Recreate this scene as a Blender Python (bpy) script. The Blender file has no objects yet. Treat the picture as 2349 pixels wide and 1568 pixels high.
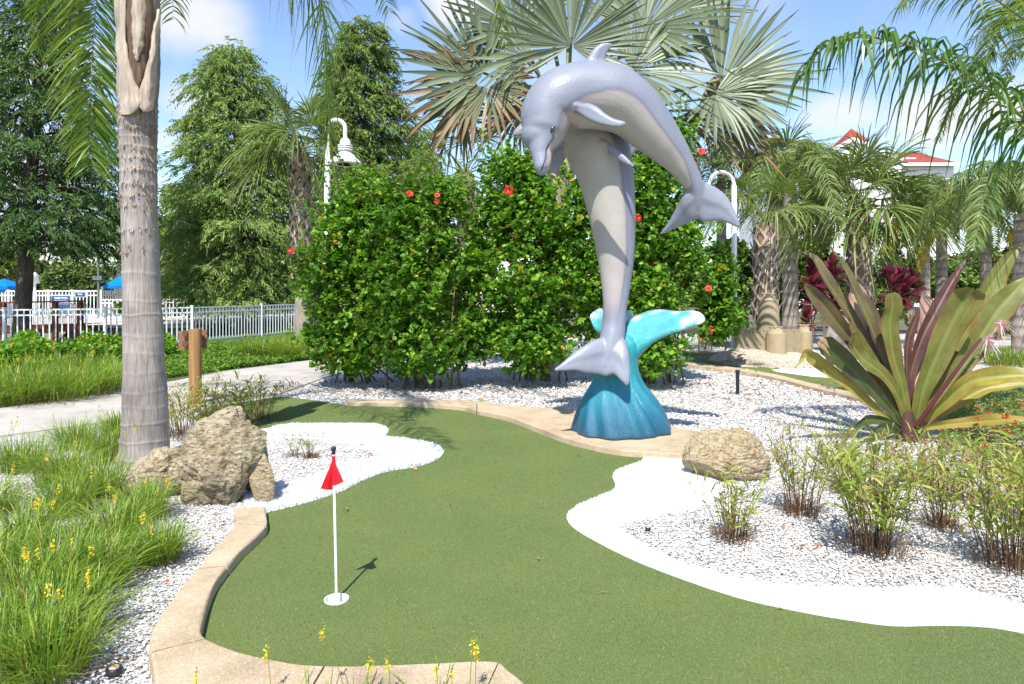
import bpy, math, random
import numpy as np
from mathutils import Vector, Matrix, noise
from mathutils.bvhtree import BVHTree
from mathutils.geometry import tessellate_polygon

# ---------------------------------------------------------------- camera, sky, sun, exposure
scene = bpy.context.scene
F, CX, HV, CH = 1566.0, 1174.5, 667.0, 1.5      # focal length and horizon measured on a 2349 px wide view of the photo
cam_d = bpy.data.cameras.new('camera')
cam = bpy.data.objects.new('camera', cam_d); scene.collection.objects.link(cam)
cam.location = (0, 0, CH); cam.rotation_euler = (math.pi / 2, 0, 0)
cam_d.sensor_width = 36.0; cam_d.lens = 24.0; cam_d.shift_y = -(784 - HV) / 2349.0
cam_d.clip_end = 2000.0; cam_d.clip_start = 0.05
scene.camera = cam

SUN_EL = math.radians(55.0)
SUN_H = Vector((0.20, 0.98)).normalized()        # way the shadows fall
sun_dir = Vector((SUN_H.x * math.cos(SUN_EL), SUN_H.y * math.cos(SUN_EL), -math.sin(SUN_EL)))
sl = bpy.data.lights.new('sun', 'SUN'); sl.energy = 4.3; sl.angle = math.radians(0.5); sl.color = (1.0, 0.965, 0.90)
so = bpy.data.objects.new('sun', sl); scene.collection.objects.link(so)
so.rotation_euler = sun_dir.to_track_quat('-Z', 'Y').to_euler(); so.location = (0, -5, 20)

scene.view_settings.view_transform = 'Standard'
scene.view_settings.look = 'None'
scene.view_settings.exposure = 0.92
scene.view_settings.gamma = 1.0

world = bpy.data.worlds.new("World"); scene.world = world; world.use_nodes = True
wn = world.node_tree; wn.nodes.clear()
def wnode(t, **kw):
    n = wn.nodes.new(t)
    for k, v in kw.items(): setattr(n, k, v)
    return n
sky = wnode('ShaderNodeTexSky', sky_type='NISHITA'); sky.sun_disc = False
sky.sun_elevation = SUN_EL; sky.sun_rotation = math.radians(191); sky.air_density = 1.0; sky.dust_density = 0.15; sky.ozone_density = 3.5
bg = wnode('ShaderNodeBackground'); bg.inputs['Strength'].default_value = 0.15
wout = wnode('ShaderNodeOutputWorld')
tc = wnode('ShaderNodeTexCoord')
mp = wnode('ShaderNodeMapping'); mp.inputs['Scale'].default_value = (1, 1, 1.5)
wn.links.new(tc.outputs['Generated'], mp.inputs['Vector'])
nz = wnode('ShaderNodeTexNoise'); nz.inputs['Scale'].default_value = 5.2; nz.inputs['Detail'].default_value = 7; nz.inputs['Roughness'].default_value = 0.5
wn.links.new(mp.outputs['Vector'], nz.inputs['Vector'])
acc = None
for (u, v, r, w) in [(430, 30, .13, 1.0), (440, 240, .10, .62), (390, 330, .09, .8), (380, 440, .12, .7), (560, 300, .12, .45), (1150, 250, .12, .4), (915, 50, .06, .6), (1050, 20, .085, .9),
                     (60, 130, .16, .85), (30, 350, .16, .6), (1930, 270, .10, .95), (2150, 265, .115, 1.1), (2060, 300, .10, .6), (2300, 250, .09, .8), (610, 225, .04, .6),
                     (1260, 160, .12, .5), (260, 250, .09, .5), (500, 560, .14, .4), (100, 560, .2, .5), (1600, 150, .05, .4), (-900, 0, .5, .7), (3300, 100, .5, .7)]:
    d = Vector(((u - CX) / F, 1.0, -(v - HV) / F)).normalized()
    c = Vector((d.x, d.y, d.z * 1.5))
    dist = wnode('ShaderNodeVectorMath', operation='DISTANCE'); dist.inputs[1].default_value = c
    wn.links.new(mp.outputs['Vector'], dist.inputs[0])
    mr = wnode('ShaderNodeMapRange', interpolation_type='SMOOTHSTEP'); mr.inputs['From Min'].default_value = 0; mr.inputs['From Max'].default_value = r
    mr.inputs['To Min'].default_value = w; mr.inputs['To Max'].default_value = 0
    wn.links.new(dist.outputs['Value'], mr.inputs['Value'])
    if acc is None: acc = mr.outputs['Result']
    else:
        m = wnode('ShaderNodeMath', operation='MAXIMUM'); wn.links.new(acc, m.inputs[0]); wn.links.new(mr.outputs['Result'], m.inputs[1]); acc = m.outputs[0]
nm = wnode('ShaderNodeMapRange'); nm.inputs['From Min'].default_value = 0.3; nm.inputs['From Max'].default_value = 0.7
nm.inputs['To Min'].default_value = -0.42; nm.inputs['To Max'].default_value = 0.42
wn.links.new(nz.outputs['Fac'], nm.inputs['Value'])
ad = wnode('ShaderNodeMath', operation='ADD'); wn.links.new(acc, ad.inputs[0]); wn.links.new(nm.outputs['Result'], ad.inputs[1])
cm = wnode('ShaderNodeMapRange', interpolation_type='SMOOTHSTEP'); cm.inputs['From Min'].default_value = 0.12; cm.inputs['From Max'].default_value = 0.95
cm.inputs['To Max'].default_value = 0.93
wn.links.new(ad.outputs[0], cm.inputs['Value'])
tint = wnode('ShaderNodeMix', data_type='RGBA', blend_type='MULTIPLY'); tint.inputs[0].default_value = 1.0
tint.inputs[7].default_value = (.93, .89, .91, 1)
wn.links.new(sky.outputs[0], tint.inputs[6])
cmix = wnode('ShaderNodeMix', data_type='RGBA'); cmix.inputs[7].default_value = (3.5, 3.5, 3.55, 1)
wn.links.new(cm.outputs['Result'], cmix.inputs[0]); wn.links.new(tint.outputs[2], cmix.inputs[6])
wn.links.new(cmix.outputs[2], bg.inputs['Color']); wn.links.new(bg.outputs[0], wout.inputs['Surface'])

# ---------------------------------------------------------------- helpers
rng = np.random.default_rng(7)
random.seed(7)
COL = scene.collection
ORIG = {}

def G(u, v, z=0.0):
    d = (CH - z) * F / (v - HV)
    return np.array(((u - CX) / F * d, d, z))
def P(u, v, d):
    return np.array(((u - CX) / F * d, d, CH - (v - HV) / F * d))
def unit(a):
    a = np.asarray(a, float); n = np.linalg.norm(a, axis=-1, keepdims=True); return a / np.maximum(n, 1e-9)

class MB:
    """collects faces and links them as one mesh object"""
    def __init__(s): s.v = []; s.f = []; s.m = []; s.a = []; s.n = 0
    def add(s, v, f, m=0, a=0.0):
        v = np.asarray(v, float).reshape(-1, 3); f = np.asarray(f, np.int64)
        s.v.append(v); s.f.append(f + s.n); s.m.append(np.full(len(f), m, np.int32))
        a = np.asarray(a, float).reshape(-1)
        s.a.append(np.full(len(v), a[0]) if a.size == 1 else a); s.n += len(v); return s
    def ribbons(s, C, W, m=0, a=0.0):
        N, S, _ = C.shape
        v = np.stack([C - W, C + W], 2).reshape(-1, 3)
        i = np.arange(N)[:, None] * (S * 2) + np.arange(S - 1)[None] * 2
        f = np.stack([i, i + 1, i + 3, i + 2], -1).reshape(-1, 4)
        if np.ndim(a) == 2: a = np.repeat(a, 2, axis=1).reshape(-1)
        return s.add(v, f, m, a)
    def folded(s, C, W, D, m=0, a=0.0):
        N, S, _ = C.shape
        v = np.stack([C - W, C + D, C + W], 2).reshape(-1, 3)
        i = np.arange(N)[:, None] * (S * 3) + np.arange(S - 1)[None] * 3
        f = np.concatenate([np.stack([i, i + 1, i + 4, i + 3], -1).reshape(-1, 4), np.stack([i + 1, i + 2, i + 5, i + 4], -1).reshape(-1, 4)])
        if np.ndim(a) == 2: a = np.repeat(a, 3, axis=1).reshape(-1)
        return s.add(v, f, m, a)
    def rings(s, R, cap=True, m=0, a=0.0, closed=True):
        R = np.asarray(R, float); S, n, _ = R.shape
        j = np.arange(n if closed else n - 1); k = (j + 1) % n
        i = np.arange(S - 1)[:, None] * n
        f = np.stack([i + j, i + k, i + n + k, i + n + j], -1).reshape(-1, 4)
        if np.ndim(a) == 1 and np.size(a) == S: a = np.repeat(a, n)
        base = s.n; s.add(R.reshape(-1, 3), f, m, a)
        if cap and closed:
            for q, rev in ((0, True), (S - 1, False)):
                c = R[q].mean(0); ring = R[q]
                vv = np.vstack([ring, c]); ff = [(x, (x + 1) % n, n) for x in range(n)]
                if rev: ff = [(b, a_, c_) for a_, b, c_ in ff]
                aa = (np.asarray(a).reshape(-1)[q * n] if np.size(a) > 1 else float(np.asarray(a).reshape(-1)[0]))
                s.add(vv, np.array(ff), m, aa)
        return s
    def tube(s, pts, rad, n=8, m=0, a=0.0, cap=True):
        pts = np.asarray(pts, float); S = len(pts)
        rad = np.broadcast_to(np.asarray(rad, float), (S,))
        T = unit(np.gradient(pts, axis=0))
        ref = np.array([0, 1., 0]) if abs(T[:, 1]).max() < 0.9 else np.array([1., 0.1, 0.2])
        A = unit(np.cross(T, ref)); B = np.cross(T, A)
        th = np.linspace(0, 2 * math.pi, n, endpoint=False)
        R = pts[:, None] + rad[:, None, None] * (np.cos(th)[None, :, None] * A[:, None] + np.sin(th)[None, :, None] * B[:, None])
        return s.rings(R, cap, m, a)
    def box(s, c, size, rz=0.0, m=0, rot=None):
        x, y, z = np.array(size) / 2.0
        v = np.array([(i, j, k) for i in (-x, x) for j in (-y, y) for k in (-z, z)], float)
        if rot is not None: v = v @ np.array(rot).T
        elif rz: ca, sa = math.cos(rz), math.sin(rz); v = v @ np.array([[ca, -sa, 0], [sa, ca, 0], [0, 0, 1]]).T
        f = [(0, 1, 3, 2), (4, 6, 7, 5), (0, 4, 5, 1), (2, 3, 7, 6), (0, 2, 6, 4), (1, 5, 7, 3)]
        return s.add(v + np.array(c), f, m)
    def beam(s, p, q, w, h, m=0):
        p = np.array(p, float); q = np.array(q, float); d = q - p; L = np.linalg.norm(d); d = d / L
        side = unit(np.cross(d, (0, 0, 1))) if abs(d[2]) < .95 else np.array((1., 0, 0)); up = np.cross(side, d)
        v = [p + side * a * w / 2 + up * b * h / 2 + d * c * L for a in (-1, 1) for b in (-1, 1) for c in (0, 1)]
        return s.add(v, [(0, 1, 3, 2), (4, 6, 7, 5), (0, 4, 5, 1), (2, 3, 7, 6), (0, 2, 6, 4), (1, 5, 7, 3)], m)
    def poly(s, pts, m=0, z=None):
        pts = [Vector(p) for p in pts]
        t = tessellate_polygon([pts])
        f = []
        for a_, b, c in t:
            nrm = (pts[b] - pts[a_]).cross(pts[c] - pts[a_])
            f.append((a_, b, c) if nrm.z >= 0 else (a_, c, b))
        return s.add([tuple(p) for p in pts], np.array(f), m)
    def build(s, name, mats, parent=None, origin=None, smooth=True):
        me = bpy.data.meshes.new(name)
        if parent is not None: o0 = ORIG.get(parent.name, np.zeros(3))
        else: o0 = np.zeros(3) if origin is None else np.asarray(origin, float)
        v = np.concatenate(s.v) - o0
        me.vertices.add(len(v)); me.vertices.foreach_set('co', v.astype(np.float32).ravel())
        tot = np.concatenate([np.full(len(f), f.shape[1], np.int32) for f in s.f])
        loops = np.concatenate([f.ravel() for f in s.f]).astype(np.int32)
        me.loops.add(len(loops)); me.loops.foreach_set('vertex_index', loops)
        me.polygons.add(len(tot)); st = np.zeros(len(tot), np.int32); st[1:] = np.cumsum(tot)[:-1]
        me.polygons.foreach_set('loop_start', st)
        me.polygons.foreach_set('loop_total', tot)
        mi = np.concatenate(s.m)
        if not isinstance(mats, (list, tuple)): mats = [mats]
        for x in mats: me.materials.append(x)
        me.polygons.foreach_set('material_index', mi)
        me.polygons.foreach_set('use_smooth', np.full(len(tot), smooth, bool))
        at = me.attributes.new('t', 'FLOAT', 'POINT'); at.data.foreach_set('value', np.concatenate(s.a).astype(np.float32))
        me.update(calc_edges=True)
        ob = bpy.data.objects.new(name, me); COL.objects.link(ob)
        if parent is not None: ob.parent = parent
        else: ob.location = o0
        ORIG[ob.name] = o0
        return ob

def tag(o, label=None, cat=None, group=None, kind=None):
    if label: o['label'] = label
    if cat: o['category'] = cat
    if group: o['group'] = group
    if kind: o['kind'] = kind
    return o
def thing(name, label, cat, loc, group=None):
    o = bpy.data.objects.new(name, None); COL.objects.link(o); o.empty_display_size = 0.1
    o.location = loc; ORIG[o.name] = np.array(loc, float)
    return tag(o, label, cat, group)

def crom(pts, n):
    """Catmull-Rom resample of (k, dims) control rows to n rows"""
    p = np.asarray(pts, float); k = len(p)
    e = np.vstack([2 * p[0] - p[1], p, 2 * p[-1] - p[-2]])
    t = np.linspace(0, k - 1 - 1e-9, n); i = t.astype(int); u = (t - i)[:, None]
    a, b, c, d = e[i], e[i + 1], e[i + 2], e[i + 3]
    return 0.5 * ((2 * b) + (-a + c) * u + (2 * a - 5 * b + 4 * c - d) * u ** 2 + (-a + 3 * b - 3 * c + d) * u ** 3)
def inpoly(x, y, poly):
    poly = np.asarray(poly)[:, :2]; r = np.zeros(len(x), bool); n = len(poly); j = n - 1
    for i in range(n):
        xi, yi = poly[i]; xj, yj = poly[j]
        c = ((yi > y) != (yj > y)) & (x < (xj - xi) * (y - yi) / (yj - yi + 1e-12) + xi)
        r ^= c; j = i
    return r
def rvec(n):
    return unit(rng.normal(size=(n, 3)))

# ---------------------------------------------------------------- materials
def newmat(name):
    m = bpy.data.materials.new(name); m.use_nodes = True; nt = m.node_tree
    p = nt.nodes['Principled BSDF']
    return m, nt, p
def N(nt, t, **kw):
    n = nt.nodes.new(t)
    for k, v in kw.items():
        if k.startswith('_'): n.inputs[k[1:].replace('_', ' ')].default_value = v
        else: setattr(n, k, v)
    return n
def ramp(nt, fac, stops, interp='LINEAR'):
    r = nt.nodes.new('ShaderNodeValToRGB'); r.color_ramp.interpolation = interp
    while len(r.color_ramp.elements) < len(stops): r.color_ramp.elements.new(0.5)
    for e, (pos, c) in zip(r.color_ramp.elements, stops): e.position = pos; e.color = (*c, 1)
    nt.links.new(fac, r.inputs['Fac']); return r.outputs['Color']
def mixc(nt, fac, a, b, mode='MIX'):
    m = nt.nodes.new('ShaderNodeMix'); m.data_type = 'RGBA'; m.blend_type = mode
    for sock, val in ((m.inputs[0], fac), (m.inputs[6], a), (m.inputs[7], b)):
        if hasattr(val, 'is_linked'): nt.links.new(val, sock)
        elif isinstance(val, (int, float)): sock.default_value = val
        else: sock.default_value = (*val, 1)
    return m.outputs[2]
def noise_fac(nt, scale, detail=4, rough=.6, coord='Object', vec=None, stretch=None):
    n = nt.nodes.new('ShaderNodeTexNoise'); n.inputs['Scale'].default_value = scale; n.inputs['Detail'].default_value = detail; n.inputs['Roughness'].default_value = rough
    t = nt.nodes.new('ShaderNodeTexCoord'); src = t.outputs[coord]
    if stretch:
        mpp = nt.nodes.new('ShaderNodeMapping'); mpp.inputs['Scale'].default_value = stretch; nt.links.new(src, mpp.inputs['Vector']); src = mpp.outputs['Vector']
    nt.links.new(src, n.inputs['Vector']); return n.outputs['Fac']
def voro(nt, scale, feature='F1', out='Distance', stretch=None):
    n = nt.nodes.new('ShaderNodeTexVoronoi'); n.feature = feature; n.inputs['Scale'].default_value = scale
    t = nt.nodes.new('ShaderNodeTexCoord'); src = t.outputs['Object']
    if stretch:
        mpp = nt.nodes.new('ShaderNodeMapping'); mpp.inputs['Scale'].default_value = stretch; nt.links.new(src, mpp.inputs['Vector']); src = mpp.outputs['Vector']
    nt.links.new(src, n.inputs['Vector']); return n.outputs[out]
def bump(nt, p, height, strength=.5, dist=.01, prev=None):
    b = nt.nodes.new('ShaderNodeBump'); b.inputs['Strength'].default_value = strength; b.inputs['Distance'].default_value = dist
    nt.links.new(height, b.inputs['Height'])
    if prev is not None: nt.links.new(prev, b.inputs['Normal'])
    nt.links.new(b.outputs['Normal'], p.inputs['Normal']); return b.outputs['Normal']
def attr_t(nt):
    a = nt.nodes.new('ShaderNodeAttribute'); a.attribute_name = 't'; return a.outputs['Fac']
def island(nt):
    g = nt.nodes.new('ShaderNodeNewGeometry'); return g.outputs['Random Per Island']

def leafmat(name, stops, rough=.45, trans=.3, spec=.4, tip=None, tipat=.75, tcol=1.25, patch=0.0, dry=None):
    """foliage: hue differs leaf by leaf; some light passes through"""
    m, nt, p = newmat(name)
    c = ramp(nt, island(nt), stops)
    if patch:
        f = noise_fac(nt, patch, 2, .5)
        c = mixc(nt, 1.0, c, ramp(nt, f, [(.3, (.72, .78, .75)), (.7, (1.25, 1.2, 1.0))]), 'MULTIPLY')
    if tip is not None:
        mr = N(nt, 'ShaderNodeMapRange', interpolation_type='SMOOTHSTEP'); mr.inputs['From Min'].default_value = tipat; mr.inputs['From Max'].default_value = 1.0
        nt.links.new(attr_t(nt), mr.inputs['Value']); c = mixc(nt, mr.outputs['Result'], c, tip)
    nt.links.new(c, p.inputs['Base Color']); p.inputs['Roughness'].default_value = rough
    p.inputs['Specular IOR Level'].default_value = spec
    tr = nt.nodes.new('ShaderNodeBsdfTranslucent')
    cc = mixc(nt, 1.0, c, (tcol, tcol, tcol * .6), 'MULTIPLY'); nt.links.new(cc, tr.inputs['Color'])
    mx = nt.nodes.new('ShaderNodeMixShader'); mx.inputs[0].default_value = trans
    nt.links.new(p.outputs[0], mx.inputs[1]); nt.links.new(tr.outputs[0], mx.inputs[2])
    nt.links.new(mx.outputs[0], nt.nodes['Material Output'].inputs['Surface'])
    return m
def plain(name, c, rough=.6, spec=.5, metal=0, var=.12, vscale=6, bs=0, bscale=60, coat=0):
    m, nt, p = newmat(name)
    f = noise_fac(nt, vscale, 5)
    c2 = tuple(min(1, x * (1 + var)) for x in c); c1 = tuple(x * (1 - var) for x in c)
    nt.links.new(ramp(nt, f, [(.3, c1), (.7, c2)]), p.inputs['Base Color'])
    p.inputs['Roughness'].default_value = rough; p.inputs['Specular IOR Level'].default_value = spec; p.inputs['Metallic'].default_value = metal
    p.inputs['Coat Weight'].default_value = coat
    if bs: bump(nt, p, noise_fac(nt, bscale, 4), bs, .01)
    return m

M = {}
M['white_paint'] = plain('white_paint', (.78, .78, .78), .35, .5, 0, .04)
M['white_plastic'] = plain('white_plastic', (.8, .8, .82), .3, .5, 0, .02)
M['black'] = plain('black_plastic', (.02, .02, .022), .4, .4)
M['grey_metal'] = plain('grey_metal', (.12, .13, .14), .5)
M['red_cloth'] = plain('red_cloth', (.62, .012, .02), .8, .2, 0, .12, 25, .25, 300)
M['blue_cloth'] = plain('blue_cloth', (.0, .16, .62), .8, .2)
M['deck_wood'] = plain('deck_wood', (.21, .065, .03), .6, .3, 0, .3, 3)
M['dark'] = plain('dark', (.015, .013, .012), .9, .1)
M['red_roof'] = plain('red_roof', (.27, .055, .04), .85, .2, 0, .25, 2.5)
M['house_wall'] = plain('house_wall', (.8, .8, .78), .6, .3, 0, .03)
M['orange_roof'] = plain('orange_roof', (.62, .20, .07), .8, .2, 0, .2)
M['pool_water'] = plain('pool_water', (.16, .50, .60), .08, .5, 0, .1)
M['deck_stone'] = plain('deck_stone', (.52, .46, .40), .8, .3, 0, .1, 2, .1, 20)
M['sign_blue'] = plain('sign_blue', (.012, .05, .18), .4)
M['yellow_petal'] = leafmat('yellow_petal', [(0, (.75, .52, .03)), (1, (.85, .68, .05))], .5, .3)
M['red_petal'] = leafmat('red_petal', [(0, (.50, .012, .010)), (1, (.62, .035, .02))], .5, .35, tcol=1.1)
M['pink_petal'] = leafmat('pink_petal', [(0, (.55, .12, .28)), (.5, (.7, .45, .55)), (1, (.75, .68, .7))], .5, .3)

def m_turf(name, lo, mid, hi, sc=260, white=False):
    m, nt, p = newmat(name)
    f = noise_fac(nt, sc, 3, .7); v = voro(nt, sc * 1.3, out='Color')
    sep = nt.nodes.new('ShaderNodeSeparateColor'); nt.links.new(v, sep.inputs[0])
    c = ramp(nt, f, [(.30, lo), (.5, mid), (.72, hi)])
    c = mixc(nt, .35, c, ramp(nt, sep.outputs[0], [(.0, lo), (.7, mid), (.93, hi), (1, hi)]))
    big = noise_fac(nt, 1.3, 3)
    c = mixc(nt, 1.0, c, ramp(nt, big, [(.35, (.90, .93, .92)), (.65, (1.08, 1.05, 1.0))]), 'MULTIPLY')
    nt.links.new(c, p.inputs['Base Color']); p.inputs['Roughness'].default_value = .85; p.inputs['Specular IOR Level'].default_value = .2
    bump(nt, p, f, .7, .006)
    return m
M['green_turf'] = m_turf('green_turf', (.070, .100, .028), (.122, .162, .046), (.19, .225, .085))
M['white_turf'] = m_turf('white_turf', (.62, .64, .65), (.80, .80, .81), (.85, .85, .85), 200)
def m_blades(name, stops, rough=.6):
    m, nt, p = newmat(name); nt.links.new(ramp(nt, island(nt), stops), p.inputs['Base Color']); p.inputs['Roughness'].default_value = rough
    p.inputs['Specular IOR Level'].default_value = .25; return m
M['green_blades'] = m_blades('green_fibre', [(0, (.075, .11, .032)), (.6, (.12, .165, .05)), (1, (.20, .24, .10))])
M['white_blades'] = m_blades('white_fibre', [(0, (.66, .67, .68)), (1, (.85, .85, .85))])
M['chips'] = m_blades('shell_chip', [(0, (.62, .60, .575)), (.6, (.70, .68, .65)), (.76, (.55, .51, .46)), (.87, (.36, .35, .335)), (.94, (.18, .185, .20)), (.97, (.34, .22, .13)), (1, (.10, .07, .055))])
def m_gravel():
    m, nt, p = newmat('shell_gravel')
    v = voro(nt, 75, out='Color', stretch=(1, 1, 1)); sep = nt.nodes.new('ShaderNodeSeparateColor'); nt.links.new(v, sep.inputs[0])
    d = voro(nt, 75, feature='DISTANCE_TO_EDGE')
    c = ramp(nt, sep.outputs[0], [(0, (.24, .22, .20)), (.15, (.40, .38, .35)), (.4, (.58, .56, .53)), (1, (.68, .66, .63))])
    c = mixc(nt, 1.0, c, ramp(nt, d, [(0, (.38, .34, .31)), (.10, (1, 1, 1))]), 'MULTIPLY')
    c = mixc(nt, 1.0, c, ramp(nt, noise_fac(nt, 1.1, 5), [(.3, (.84, .82, .80)), (.6, (1, 1, 1))]), 'MULTIPLY')
    nt.links.new(c, p.inputs['Base Color']); p.inputs['Roughness'].default_value = .8
    bump(nt, p, d, .8, .01); return m
M['gravel'] = m_gravel()
def m_kerb():
    m, nt, p = newmat('kerb_concrete')
    c = ramp(nt, noise_fac(nt, 3.5, 6, .65), [(.28, (.32, .235, .145)), (.5, (.44, .34, .225)), (.72, (.51, .42, .30))])
    v = voro(nt, 105, out='Color'); sep = nt.nodes.new('ShaderNodeSeparateColor'); nt.links.new(v, sep.inputs[0])
    d = voro(nt, 105)
    k = N(nt, 'ShaderNodeMath', operation='LESS_THAN'); k.inputs[1].default_value = .42; nt.links.new(d, k.inputs[0])
    k2 = N(nt, 'ShaderNodeMath', operation='GREATER_THAN'); k2.inputs[1].default_value = .72; nt.links.new(sep.outputs[1], k2.inputs[0])
    k3 = N(nt, 'ShaderNodeMath', operation='MULTIPLY'); nt.links.new(k.outputs[0], k3.inputs[0]); nt.links.new(k2.outputs[0], k3.inputs[1])
    k4 = N(nt, 'ShaderNodeMath', operation='MULTIPLY'); k4.inputs[1].default_value = .42; nt.links.new(k3.outputs[0], k4.inputs[0])
    c = mixc(nt, k4.outputs[0], c, (.66, .58, .48))
    c = mixc(nt, 1.0, c, ramp(nt, noise_fac(nt, 90, 3), [(.3, (.86, .84, .82)), (.6, (1.04, 1.03, 1.0))]), 'MULTIPLY')
    st = noise_fac(nt, .9, 5, .7); c = mixc(nt, 1.0, c, ramp(nt, st, [(.30, (.62, .62, .64)), (.42, (1, 1, 1))]), 'MULTIPLY')
    nt.links.new(c, p.inputs['Base Color']); p.inputs['Roughness'].default_value = .8
    bump(nt, p, noise_fac(nt, 120, 4), .5, .012); return m
M['kerb'] = m_kerb()
def m_path():
    m, nt, p = newmat('path_concrete')
    c = ramp(nt, noise_fac(nt, 1.4, 7, .65), [(.25, (.26, .235, .20)), (.5, (.40, .365, .32)), (.75, (.47, .43, .38))])
    nt.links.new(c, p.inputs['Base Color']); p.inputs['Roughness'].default_value = .85; bump(nt, p, noise_fac(nt, 40, 4), .3, .01); return m
M['path'] = m_path()
def m_soil(name, a, b, sc=2.0):
    m, nt, p = newmat(name); nt.links.new(ramp(nt, noise_fac(nt, sc, 8, .7), [(.3, a), (.7, b)]), p.inputs['Base Color']); p.inputs['Roughness'].default_value = .95
    bump(nt, p, noise_fac(nt, 30, 4), .6, .03); return m
M['ground'] = m_soil('ground_soil', (.05, .07, .025), (.16, .14, .09), .3)
M['lawn'] = m_soil('lawn_soil', (.03, .07, .012), (.07, .13, .025))
M['mulch'] = m_soil('mulch', (.03, .02, .012), (.10, .065, .04), 8)
def m_rock(name, a, b, c_, dark, moss=None):
    m, nt, p = newmat(name)
    f = noise_fac(nt, 3.0, 9, .72); g = noise_fac(nt, 22, 5, .7, stretch=(1, 1, 2.2)); v = voro(nt, 26, stretch=(1, 1, 1.8))
    c = ramp(nt, f, [(.3, a), (.5, b), (.7, c_)])
    c = mixc(nt, 1.0, c, ramp(nt, g, [(.34, dark), (.50, (1, 1, 1))]), 'MULTIPLY')
    if moss:
        k = noise_fac(nt, 1.7, 5, .6); c = mixc(nt, ramp(nt, k, [(.46, (0, 0, 0)), (.60, (.7, .7, .7))]), c, moss)
    nt.links.new(c, p.inputs['Base Color']); p.inputs['Roughness'].default_value = .9
    n1 = bump(nt, p, g, 1.0, .06); bump(nt, p, v, .7, .03, n1); return m
M['rock'] = m_rock('coquina_rock', (.44, .33, .18), (.59, .49, .33), (.68, .60, .47), (.45, .35, .22), (.14, .125, .05))
M['rock_gold'] = m_rock('golden_rock', (.42, .31, .16), (.57, .46, .28), (.66, .56, .40), (.5, .39, .25))
M['rock_grey'] = m_rock('grey_rock', (.22, .20, .17), (.36, .33, .29), (.50, .46, .40), (.45, .42, .38))
M['sand'] = plain('packed_sand', (.34, .275, .17), .9, .2, 0, .10, 9, .5, 45)
M['sand_base'] = m_rock('sandy_mound', (.50, .42, .31), (.62, .54, .42), (.68, .61, .50), (.85, .80, .72))
# ---------------------------------------------------------------- the setting: ground, turf, gravel, kerbs, path
def pts(l, z=0.0): return [G(u, v, z) for u, v in l]
def smooth_line(l, n): return [tuple(r) for r in crom(np.array(l, float), n)]
gm = MB(); gm.add([(-300, -60, -.30), (300, -60, -.30), (300, 500, -.30), (-300, 500, -.30)], [(0, 1, 2, 3)])
tag(gm.build('ground', M['ground'], smooth=False), kind='structure')

CUP = G(772, 1377); CUPR = 0.056
# outline of the green turf (photo positions on the ground)
left_white_outer = smooth_line([(607, 1178), (700, 1155), (780, 1130), (820, 1110), (880, 1085), (960, 1070), (1007, 1053), (1015, 1035), (985, 1020), (925, 1010), (885, 1005), (888, 988), (850, 975), (740, 971), (680, 975), (600, 985), (540, 990)], 70)
right_white_edge = smooth_line([(2700, 1530), (2349, 1455), (2250, 1440), (2150, 1437), (2050, 1438), (1950, 1425), (1850, 1408), (1700, 1375), (1550, 1325), (1450, 1285), (1370, 1245), (1320, 1215), (1300, 1190), (1312, 1170), (1350, 1150), (1400, 1130), (1412, 1115), (1406, 1095), (1415, 1080), (1440, 1070), (1470, 1060), (1477, 1046)], 90)
kerb_front_turf = [(1411, 1043), (1306, 1020), (1236, 994), (1166, 967), (1100, 948), (1057, 939), (980, 933), (899, 930), (795, 928)]
green_px = [(607, 1178), (606, 1226), (575, 1260), (520, 1315), (490, 1370), (470, 1425), (466, 1462), (560, 1500), (690, 1530), (870, 1536), (1130, 1524), (1215, 1580), (1300, 1700), (2900, 1900)]
green_px = left_white_outer[::-1] + green_px[1:] + right_white_edge + kerb_front_turf + [(720, 918), (640, 909), (560, 922), (480, 932), (440, 960)]
KH = .06
gx = lambda l, z=KH: [tuple(G(u, v, z)[:2]) for u, v in l]
k1f = gx([(609, 1162), (611, 1180), (611, 1205), (575, 1240), (540, 1275), (500, 1325), (478, 1372), (466, 1415), (463, 1452), (500, 1475), (560, 1496), (625, 1510), (690, 1521), (780, 1525), (870, 1523), (1000, 1518), (1130, 1514), (1165, 1534), (1210, 1572), (1290, 1660)])
k1b = gx([(538, 1163), (538, 1180), (539, 1200), (505, 1240), (470, 1280), (425, 1335), (390, 1380), (358, 1425), (343, 1470), (352, 1530), (372, 1600), (480, 1640), (600, 1660), (700, 1665), (830, 1670), (950, 1670), (1060, 1660), (1120, 1680), (1170, 1720), (1250, 1790)])
k2f = gx([(795, 921), (899, 922), (980, 925), (1057, 931), (1096, 940), (1166, 955), (1236, 981), (1306, 1006), (1411, 1029), (1515, 1037), (1600, 1042), (1700, 1046)])
k2b = gx([(803, 914), (899, 914), (980, 915), (1057, 917), (1096, 919), (1166, 928), (1236, 933), (1316, 938), (1420, 955), (1533, 976), (1610, 990), (1700, 1000)])
mid = lambda a, b, w=.35: [(p[0] * (1 - w) + q[0] * w, p[1] * (1 - w) + q[1] * w) for p, q in zip(a, b)]
gpt = lambda l: [tuple(G(u, v)[:2]) for u, v in l]
green_poly = gpt(left_white_outer[::-1]) + mid(k1f, k1b)[1:] + gpt([(2900, 1900)] + right_white_edge) + mid(k2f, k2b, .3)[:10][::-1] + gpt([(720, 918), (640, 909), (560, 922), (480, 932), (440, 960)])
inner_white = smooth_line([(605, 1000), (690, 1003), (790, 1010), (840, 1030), (885, 1048), (850, 1058), (790, 1068), (720, 1097), (640, 1120), (560, 1140)], 40)
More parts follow.
